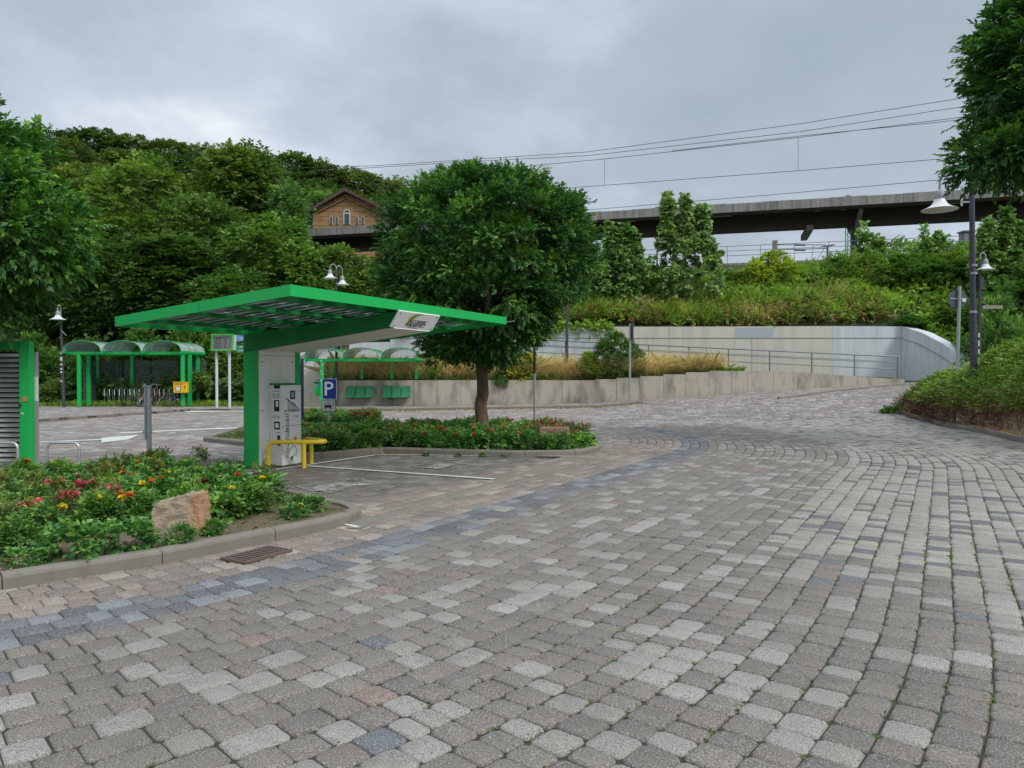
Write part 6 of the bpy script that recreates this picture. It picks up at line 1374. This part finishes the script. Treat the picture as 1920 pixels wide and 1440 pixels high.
# ---- mound hedge at right
hk = np.array(HK)
def hedge_e(X, Y): xk = np.interp(Y, hk[:, 1], hk[:, 0]); back = 28.9-Y; return np.minimum(X-xk, back)
def hedge_h(X, Y): 
    e_ = hedge_e(X, Y); base = np.interp(Y, [10, 20, 22, 25, 28.5], [2.9, 2.8, 2.5, 1.75, 1.35]); return base*np.clip(e_/1.7, 0, 1)**.55*(1+.05*np.sin(X*3+Y*1.7))+.09*np.sin(X*1.9)*np.sin(Y*2.3)+.12*np.clip((X-15), 0, 6)
t = thing('mound_hedge', 'wide low spreading mound hedge, green on top and brown dead at its foot', 'hedge', (14, 20, .09))
def hedge_part(nm, n, lo, hi, matl, seed, hl, lL, lW, zoff=(-.25, .02)):
    global rg_
    rg_ = np.random.default_rng(seed); X = 11.6+12*rg_.random(n); Y = 7+22*rg_.random(n); X = np.where(rg_.random(n) < .55, np.interp(Y, hk[:, 1], hk[:, 0])+.12+2.0*rg_.random(n)**1.4, X); e_ = hedge_e(X, Y); h_ = hedge_h(X, Y); k = (e_ > .12) & (h_ > lo) & (h_ < hi) & (np.abs(X/Y) < .8)
    X, Y, h_ = X[k], Y[k], h_[k]; n = len(X); P0 = np.stack([X-14, Y-20, h_-.09+zoff[0]+(zoff[1]-zoff[0])*rg_.random(n)], -1)
    D0 = unit(np.stack([-.55+rg_.normal(size=n)*.5, -.3+rg_.normal(size=n)*.5, .22+.15*rg_.normal(size=n)], -1)); pt = np.sin(X*2.3+Y)*.5+np.sin(Y*3.1-X)*.3
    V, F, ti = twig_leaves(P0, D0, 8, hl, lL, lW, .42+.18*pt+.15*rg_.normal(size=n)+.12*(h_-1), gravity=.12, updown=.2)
    return fast_mesh(nm, V, F, M[matl], {'tint': ('FLOAT', ti)}, t)
hedge_part('green_foliage', 32000, .82, 9, 'leaf_hedge', 81, .30, .085, .04)
hedge_part('dead_foot', 24000, .05, 1.2, 'leaf_dead', 82, .30, .10, .022, (-.5, .0))
hedge_part('green_foliage', 1300, .1, .7, 'leaf_hedge', 83, .25, .08, .04, (-.1, .05))
mb = MB(); 
for k in range(60):
    yy = 12+k*.28; xx = float(np.interp(yy, hk[:, 1], hk[:, 0]))+.4+random.random()*.8; a = Vector((xx-14, yy-20, 0)); mb.tube([a, a+Vector((random.uniform(-.2, .2), random.uniform(-.2, .2), .4)), a+Vector((random.uniform(-.5, .3), random.uniform(-.5, .3), .8))], [.02, .014, .006], 5)
o = mb.build('dead_wood', M['bark_thin'], t); o['kind'] = 'stuff'
V, F, ti, Cc = crown([((0, 0, .12), (.35, .3, .16))], 16, 10, 6, .12, .14, .11, .08, seed=88); t = thing('weed_clump', 'fresh green weed clump at the left tip of the mound hedge kerb', 'weed', (13.45, 26.3, .02)); fast_mesh('foliage', V, F, M['leaf_weed'], {'tint': ('FLOAT', ti)}, t)
# ------------------------------------------------------------------ flower bed plants
def plant_proto(kind, seed):
    t = thing('bed_plant', 'x', 'plant', (0, 0, 0))
    if kind == 'dahlia': cp = dict(nclump=40, twigs=8, nl=5, cr=.09, tl=.10, lL=.062, lW=.034, flat=.7, gravity=.25, inner=.15, up=.35); lob = [((0, 0, .20), (.20, .20, .19)), ((.05, .05, .30), (.13, .13, .12))]; m_ = 'leaf_bed'
    elif kind == 'hosta': cp = dict(nclump=22, twigs=5, nl=5, cr=.08, tl=.12, lL=.095, lW=.052, flat=.6, gravity=.45, inner=.1, up=.3); lob = [((0, 0, .17), (.25, .25, .18))]; m_ = 'leaf_bed'
    else: cp = dict(nclump=26, twigs=7, nl=5, cr=.09, tl=.10, lL=.045, lW=.03, flat=.8, gravity=.1, inner=.15, up=.5); lob = [((0, 0, .22), (.20, .20, .2)), ((.03, .0, .36), (.14, .14, .12))]; m_ = 'leaf_rose'
    V, F, ti, Cc = crown(lob, seed=seed, **cp); fast_mesh('foliage', V, F, M[m_], {'tint': ('FLOAT', ti)}, t)
    mb = MB()
    for k in range(5): mb.tube([(0, 0, -.03), tuple(Cc[k]*.9)], [.008, .004], 5)
    mb.build('stem', M['bark_thin'], t); return t
PP = {('dahlia', 0): plant_proto('dahlia', 90), ('dahlia', 1): plant_proto('dahlia', 91), ('hosta', 0): plant_proto('hosta', 92), ('hosta', 1): plant_proto('hosta', 95), ('rose', 0): plant_proto('rose', 93), ('rose', 1): plant_proto('rose', 94)}
pused = {k: False for k in PP}
def flower_mesh(nm, m_, r_, n=34, seed=1):
    global rg_
    rg_ = np.random.default_rng(seed); d_ = rand_dir(n); d_[:, 2] = np.abs(d_[:, 2])*1.0-.15; d_ = unit(d_); C = d_*r_*.15
    V, F, ti = leaves(C, d_, d_*.2+np.array([0, 0, 1.0])+.2*rg_.normal(size=(n, 3)), r_*1.0, r_*.75, .75+.25*rg_.normal(size=n), .0)
    me_o = fast_mesh(nm, V, F, M[m_], {'tint': ('FLOAT', ti)}); me = me_o.data; COL.objects.unlink(me_o); bpy.data.objects.remove(me_o); return me
FL = {k: flower_mesh('flower_'+k, 'f_'+k, r_, seed=i) for i, (k, r_) in enumerate((('red', .055), ('dark', .052), ('yellow', .05), ('orange', .055), ('pink', .055), ('pale', .045)))}
flword = {'red': 'red', 'dark': 'dark red', 'yellow': 'yellow', 'orange': 'orange', 'pink': 'pink', 'pale': 'pale pink'}
def add_plant(kind, x_, y_, sc, flowers=(), bed='front flower bed', hgt=1.0, col=None, z0=.08, spread=.17, label=None):
    v_ = random.choice((0, 1)); key = (kind, v_); o = copy_tree(PP[key]) if pused[key] else PP[key]
    o.name = {'dahlia': 'dahlia_plant', 'hosta': 'leafy_plant', 'rose': 'rose_bush'}[kind]
    proto_ch = [c for c in o.children]
    for c in proto_ch:
        if c.name.startswith('flower'): bpy.data.objects.remove(c)
    pused[key] = True
    sc *= .74 if bed == 'front flower bed' else .82; hgt *= .84
    o.location = (x_, y_, z0); o.rotation_euler = (0, 0, random.uniform(0, 6.28)); o.scale = (sc, sc, sc*hgt)
    cc = col or random.choice(((1, 1, 1), (.85, 1.0, .9), (1.2, 1.15, .8), (1, 1.1, 1)))
    for c in o.children: c.color = (*cc, 1)
    for f in flowers:
        fo = bpy.data.objects.new('flower', FL[f]); COL.objects.link(fo); fo.parent = o; an = random.uniform(0, 6.28); rr = random.uniform(.2, 1)*spread; fo.location = (rr*math.cos(an), rr*math.sin(an), random.uniform(.40, .47) if kind != 'hosta' else .38); k = random.uniform(1.0, 1.4) if 'front' in bed else random.uniform(.8, 1.15); fo.scale = (k, k, k/ max(hgt, .1)); fo.rotation_euler = (random.uniform(-.6, .6)+.5, random.uniform(-.6, .6), random.uniform(0, 6))
    cols_ = []; [cols_.append(flword[f]) for f in flowers if flword[f] not in cols_]
    kn = {'dahlia': 'leafy dahlia plant', 'hosta': 'low leafy green plant', 'rose': 'rose bush'}[kind]
    if label is None:
        label = (kn + ' with ' + ' and '.join(cols_[:2]) + ' flowers in the ' + bed) if cols_ else (kn + ' without flowers in the ' + bed)
    o['label'] = label; o['category'] = 'plant'; o['group'] = label.replace('plant with', 'plants with').replace('plant without', 'plants without').replace('bush with', 'bushes with').replace('bush without', 'bushes without')[:90]
    return o
random.seed(21)
# hand placed: front bed, pixel positions of plant feet
front = [(40, 1062, 'hosta', .55, ()), (142, 1046, 'hosta', 1.05, ()), (238, 1032, 'hosta', 1.0, ()), (338, 1022, 'dahlia', .62, ('dark',)), (30, 1035, 'dahlia', 1.0, ()), (90, 1012, 'dahlia', 1.1, ('yellow',)), (60, 990, 'rose', .9, ('pink',)*3+('red',)*5), (120, 978, 'rose', 1.0, ('pink',)*6+('red',)*3), (20, 1000, 'rose', .9, ('pink',)*5), (165, 992, 'dahlia', 1.1, ('yellow',)), (205, 985, 'dahlia', 1.1, ('orange',)), (255, 978, 'dahlia', 1.05, ('orange', 'yellow')), (200, 962, 'rose', 1.0, ('pink',)*5+('pale',)*3), (160, 950, 'rose', 1.0, ('pink',)*4), (100, 950, 'rose', 1.0, ('pink',)*6), (45, 962, 'rose', 1.0, ('pale', 'pink', 'pink', 'red')), (300, 985, 'dahlia', .85, ()),
         (398, 1003, 'dahlia', .5, ()), (412, 975, 'hosta', 1.05, ()), (440, 965, 'dahlia', 1.1, ('yellow',)), (470, 960, 'dahlia', 1.1, ()), (500, 942, 'dahlia', 1.15, ('yellow',)), (502, 962, 'rose', .75, ('yellow',)), (550, 972, 'hosta', .6, ('yellow',)), (560, 962, 'dahlia', .65, ('red',)), (590, 958, 'hosta', .65, ()), (365, 960, 'dahlia', 1.1, ('dark', 'dark', 'yellow')), (395, 942, 'dahlia', 1.1, ('dark',)), (330, 945, 'dahlia', 1.05, ()), (295, 942, 'dahlia', 1.0, ('yellow', 'red')), (345, 928, 'dahlia', 1.0, ()), (250, 940, 'dahlia', 1.1, ('red', 'yellow')), (215, 940, 'dahlia', 1.1, ('orange', 'red')), (270, 955, 'dahlia', 1.1, ('red', 'orange', 'yellow'))]
placed = []
for px, py, kd, sc, fl in front:
    q = G(px, py, .08); placed.append(q[:2]); add_plant(kd, q[0], q[1], sc, fl, spread=.2)
BI = inset(BED1, .33); cnt = 0; tries = 0
rock_c = G(332, 1006, .08)
while cnt < 50 and tries < 6000:
    tries += 1; x_, y_ = random.uniform(-9, -1.8), random.uniform(4.5, 12.5)
    if not inpoly(BI, [x_], [y_])[0] or abs(x_) > .72*y_+.2: continue
    if y_ < 9.2 and (x_ > -3.2): continue
    if math.hypot(x_-rock_c[0], y_-rock_c[1]) < .6: continue
    if min(math.hypot(x_-a, y_-b) for a, b in placed) < .33: continue
    if (y_-5.66)*.46-(x_+3.88)*.85 < .95 and y_ < 8: continue
    placed.append((x_, y_)); cnt += 1
    fl = random.choice(((), (), (), (), (), (), (), ('dark',), ('yellow',), ('red',), ('orange',), ('red',), ('yellow',), ('pale',)))
    add_plant(random.choice(('dahlia', 'dahlia', 'dahlia', 'rose')), x_, y_, random.uniform(.9, 1.15), fl if y_ > 8 else (), spread=.2)
for px, py in ((205, 893), (240, 890), (262, 893), (296, 892)): q = G(px, py, .08); add_plant('dahlia', q[0], q[1], .9, ('pale',) if px < 250 else ('dark',))
# island bed
placed = [(bx_, by_) for bx_, by_ in ((P(903, 800, YB)[0], YB), (P(617, 800, 19.0)[0], 19.0))]
II = inset(ISL, .30); cnt = 0; tries = 0
rk2 = G(1042, 838, .08)
while cnt < 150 and tries < 20000:
    tries += 1; x_, y_ = random.uniform(-8, 2), random.uniform(14, 25)
    if not inpoly(II, [x_], [y_])[0]: continue
    if x_ < -3.9 and 18.3 < y_ < 21.6: continue          # grass strip between the two halves
    if x_ < -.278*y_: continue
    if math.hypot(x_-rk2[0], y_-rk2[1]) < .62 or min(math.hypot(x_-a, y_-b) for a, b in placed) < .36: continue
    placed.append((x_, y_)); cnt += 1; right = x_ > .3
    up_ = y_ > 21.5
    if right and y_ > 16.8: fl = ('pink',)*2+('orange',)*2+('pale',); kd = 'rose'
    else: fl = random.choice(((), ('orange', 'pink'), ('orange',), ('yellow',), ('orange', 'orange'), ('red',), ('yellow',), ('pink', 'orange'), ('orange', 'yellow'), ())); kd = random.choice(('dahlia', 'dahlia', 'dahlia', 'hosta'))
    if up_ and x_ > -4.7 and random.random() < .6: fl = ('pink',)*3+('red',)*2; kd = 'rose'
    add_plant(kd, x_, y_, random.uniform(1.0, 1.25) if not right else random.uniform(.85, 1.05), fl, 'far half of the island' if up_ else 'island bed', spread=.24)
for i in range(16):
    q = G(1068+random.uniform(-14, 28), 838+random.uniform(-18, 8), .08)
    if math.hypot(q[0]-rk2[0], q[1]-rk2[1]) < .45: continue
    add_plant('hosta', q[0], q[1], random.uniform(.6, .8), (), 'island tip beside the reddish rock', col=(1.5, 1.5, .9))
for k in PP:
    if not pused[k]:
        for c in list(PP[k].children): bpy.data.objects.remove(c)
        bpy.data.objects.remove(PP[k])
# island grass strip and grass tufts
grass('island_grass', 'short green grass strip between the two flower halves of the island', 5000, rect(-7.2, -4.1, 17.8, 21.8, lambda X, Y: inpoly(inset(ISL, .2), X, Y)), lambda X, Y: .08+0*X, 'leaf_weed', .05, .14, .012, 74, .5)
grass('bed_weeds', 'thin grass and weeds on the open soil of the front flower bed', 5200, rect(-6, -1.6, 4, 11, lambda X, Y: inpoly(inset(BED1, .14), X, Y) & (rg_.random(len(X)) < np.where(np.sin(X*5)*np.sin(Y*4) > 0, .9, .3))), lambda X, Y: .082+0*X, 'leaf_weed', .02, .09, .007, 75, .7)
q = G(425, 874); grass('grass_tuft', 'flat green weeds growing from the paving left of the green column', 700, rect(q[0]-.6, q[0]+.55, q[1]-.6, q[1]+.7), lambda X, Y: 0*X, 'leaf_weed', .03, .12, .010, 76, .8)
# boulders
def boulder(label, px0, px1, pyt, pyb, col, seed, deep=.35, tilt=0):
    a = G(px0, pyb, .08); d_ = a[1]; b = P(px1, pyb, d_); zt = P(px0, pyt, d_)[2]; w_ = b[0]-a[0]; h_ = zt-.08; rr = random.Random(seed)
    prof = [(0.10, 0), (.95, -.02), (1.0, .25), (.93, .75), (.90, 1.0), (.62, .97), (.12, .80), (.0, .68), (.02, .42), (.06, .1)]
    if tilt: prof = [(0, 0), (1.0, 0), (1.0, .3), (.96, .96), (.80, 1.0), (.5, .97), (.08, .98), (.0, .94), (.02, .5)]
    n = len(prof); mb = MB(); V_ = []
    for y_, s_ in ((0, 1.0), (deep*.12, 1.03), (deep*.6, 1.0), (deep, .9)):
        for (u_, v_) in prof: V_.append(((u_-.5)*w_*s_+rr.uniform(-.012, .012), y_+rr.uniform(-.015, .015)+(.10*v_), v_*h_*(s_*.5+.5)+rr.uniform(-.01, .01)-.04*(v_ < .05)))
    mb.add(V_, [[q*n+i, q*n+(i+1) % n, (q+1)*n+(i+1) % n, (q+1)*n+i] for q in range(3) for i in range(n)]+[list(range(n-1, -1, -1)), [3*n+i for i in range(n)]])
    o = mb.build('boulder', M[col]); o.location = ((a[0]+b[0])/2, d_, .08)
    bv = o.modifiers.new('bevel', 'BEVEL'); bv.width = .018; bv.segments = 2; ss = o.modifiers.new('sub', 'SUBSURF'); ss.subdivision_type = 'SIMPLE'; ss.levels = ss.render_levels = 4
    tx = bpy.data.textures.new('rock', 'CLOUDS'); tx.noise_scale = .09; tx.noise_depth = 4; dm = o.modifiers.new('disp', 'DISPLACE'); dm.texture = tx; dm.strength = .055; dm.mid_level = .5
    tag(o, label, 'rock'); return o
boulder('upright sandstone rock with an orange right edge in the front flower bed', 280, 373, 930, 1008, 'boulder', 3, .32)
m, t_, b_ = mat('reddish_rock'); t_.links.new(ramp(t_, noise(t_, 6, 6, .7, pos(t_)), [(.3, (.17, .10, .075)), (.6, (.30, .18, .13)), (.8, (.36, .27, .20))]), b_.inputs['Base Color']); b_.inputs['Roughness'].default_value = .9; bump(t_, b_, noise(t_, 16, 5, .7, pos(t_)), .7, .03); M['boulder_red'] = m
boulder('flat topped reddish rock at the right tip of the island bed', 1012, 1070, 802, 843, 'boulder_red', 5, .5, 1)
# ------------------------------------------------------------------ litter and joint weeds
def litter(name, label, n, sampler, zf, seed, s_=.05, mt='leaf_litter'):
    global rg_
    rg_ = np.random.default_rng(seed); X, Y = sampler(n); n = len(X); C = np.stack([X, Y, zf(X, Y)+.006+.012*rg_.random(n)], -1); an = rg_.random(n)*6.28; D = np.stack([np.cos(an), np.sin(an), .1*rg_.normal(size=n)], -1)
    V, F, ti = leaves(C, D, np.array([0, 0, 1.0])+.25*rg_.normal(size=(n, 3)), s_*(.6+.8*rg_.random(n)), s_*.6, .5+.3*rg_.normal(size=n)); o = fast_mesh(name, V, F, M[mt], {'tint': ('FLOAT', ti)}); tag(o, label, 'leaves', None, 'stuff'); return o
litter('fallen_leaves', 'yellow fallen leaves in the gutter along the bus stop kerb', 900, lambda n: (-6+12*rg_.random(n), 32.9-np.abs(rg_.normal(size=n))*.18), lambda X, Y: T(X, Y), 101, .09)
q = G(735, 848); litter('fallen_leaves', 'heap of brown leaves in the corner of the island kerb', 420, lambda n: (q[0]+rg_.normal(size=n)*.32, q[1]-.1+rg_.normal(size=n)*.12-.25*0), lambda X, Y: T(X, Y), 102, .05)
litter('fallen_leaves', 'pale dry leaf litter along the foot of the wood', 1500, lambda n: (-26+15*rg_.random(n), 34.6+rg_.random(n)*.9), lambda X, Y: .12+0*X, 103, .09)
litter('fallen_leaves', 'brown litter on the soil of the front flower bed', 1500, rect(-6, -1.6, 4, 11, lambda X, Y: inpoly(inset(BED1, .16), X, Y)), lambda X, Y: .083+0*X, 104, .022)
litter('fallen_leaves', 'brown litter under the mound hedge along its kerb', 1500, lambda n: (lambda Y: (np.interp(Y, hk[:, 1], hk[:, 0])+.15+.5*rg_.random(len(Y)), Y))(14+13*rg_.random(n)), lambda X, Y: .095+0*X, 105, .05)
# moss and weeds in the joints
def joint_weeds(n, seed):
    global rg_
    rg_ = np.random.default_rng(seed); rows = 7.1+.2*np.round(rg_.random(n)*82); s_ = -19+24*rg_.random(n); X, Y = to_world('arc', s_, rows)
    dens = np.clip((rows-10.5)/4, .0, 1)*np.clip(.45+.8*np.sin(X*1.3+Y*.9)*np.sin(Y*1.1-X*.6), .08, 1)
    k = (rg_.random(n) < dens) & (Y > 2) & (np.abs(X) < .75*Y+.3) & (X < np.interp(Y, hk[:, 1], hk[:, 0])-.1) & (Y - 19.35 < math.tan(R(23.5))*(X+4.1)); X, Y = X[k], Y[k]; m_ = len(X)
    X = np.repeat(X, 7)+rg_.normal(size=m_*7)*.012; Y = np.repeat(Y, 7)+rg_.normal(size=m_*7)*.016; n = len(X)
    C = np.stack([X, Y, T(X, Y)-.006+0*X], -1); D = unit(np.stack([rg_.normal(size=n), rg_.normal(size=n), .15+.5*rg_.random(n)], -1)); V, F, ti = leaves(C, D, np.array([0, 0, 1.0])+.3*rg_.normal(size=(n, 3)), .010+.014*rg_.random(n), .009, .5+.3*rg_.normal(size=n))
    o = fast_mesh('joint_weeds', V, F, M['leaf_weed'], {'tint': ('FLOAT', ti)}); tag(o, 'tiny green weeds growing in the joints of the cobbles', 'weeds', None, 'stuff')
joint_weeds(42000, 111)
# weeds at kerb feet
for px, py, sc in ((798, 854, .5), (858, 855, .45), (905, 856, .5), (945, 857, .4), (1181, 763, .9)):
    q = G(px, py+1); d_ = add_plant('hosta', q[0], q[1], sc*.55, (), 'x', z0=float(T(q[0], q[1])), label='small weed tuft growing at the foot of the island kerb facing the bays' if px < 1100 else 'green weed tuft round the foot of the slim sign post')
    d_.name = 'weed_tuft'; d_['category'] = 'weed'
    if px > 1100: del d_['group']
    else: d_['group'] = 'weed tufts at the island kerb'
# ------------------------------------------------------------------ put every thing's origin at its base
bpy.context.view_layer.update()
for o in list(COL.objects):
    if o.parent is None and o.get('kind') is None and o.type in ('EMPTY', 'MESH') and tuple(o.location) == (0, 0, 0):
        obs = [c for c in o.children if c.type == 'MESH'] if o.type == 'EMPTY' else [o]
        if not obs: continue
        pts = np.concatenate([np.array([tuple(b) for b in c.bound_box]) for c in obs]); lo, hi = pts.min(0), pts.max(0); c0 = Vector(((lo[0]+hi[0])/2, (lo[1]+hi[1])/2, lo[2]))
        if o.type == 'EMPTY':
            for c in o.children: c.location = Vector(c.location)-c0
        else:
            if o.data.users > 1: continue
            from mathutils import Matrix
            o.data.transform(Matrix.Translation(-c0))
        o.location = c0
# weathered look: bevel on the boxy painted parts is modelled; drop unused data
for o in list(COL.objects):
    if o.type == 'EMPTY' and not o.children and o.parent is None: bpy.data.objects.remove(o)
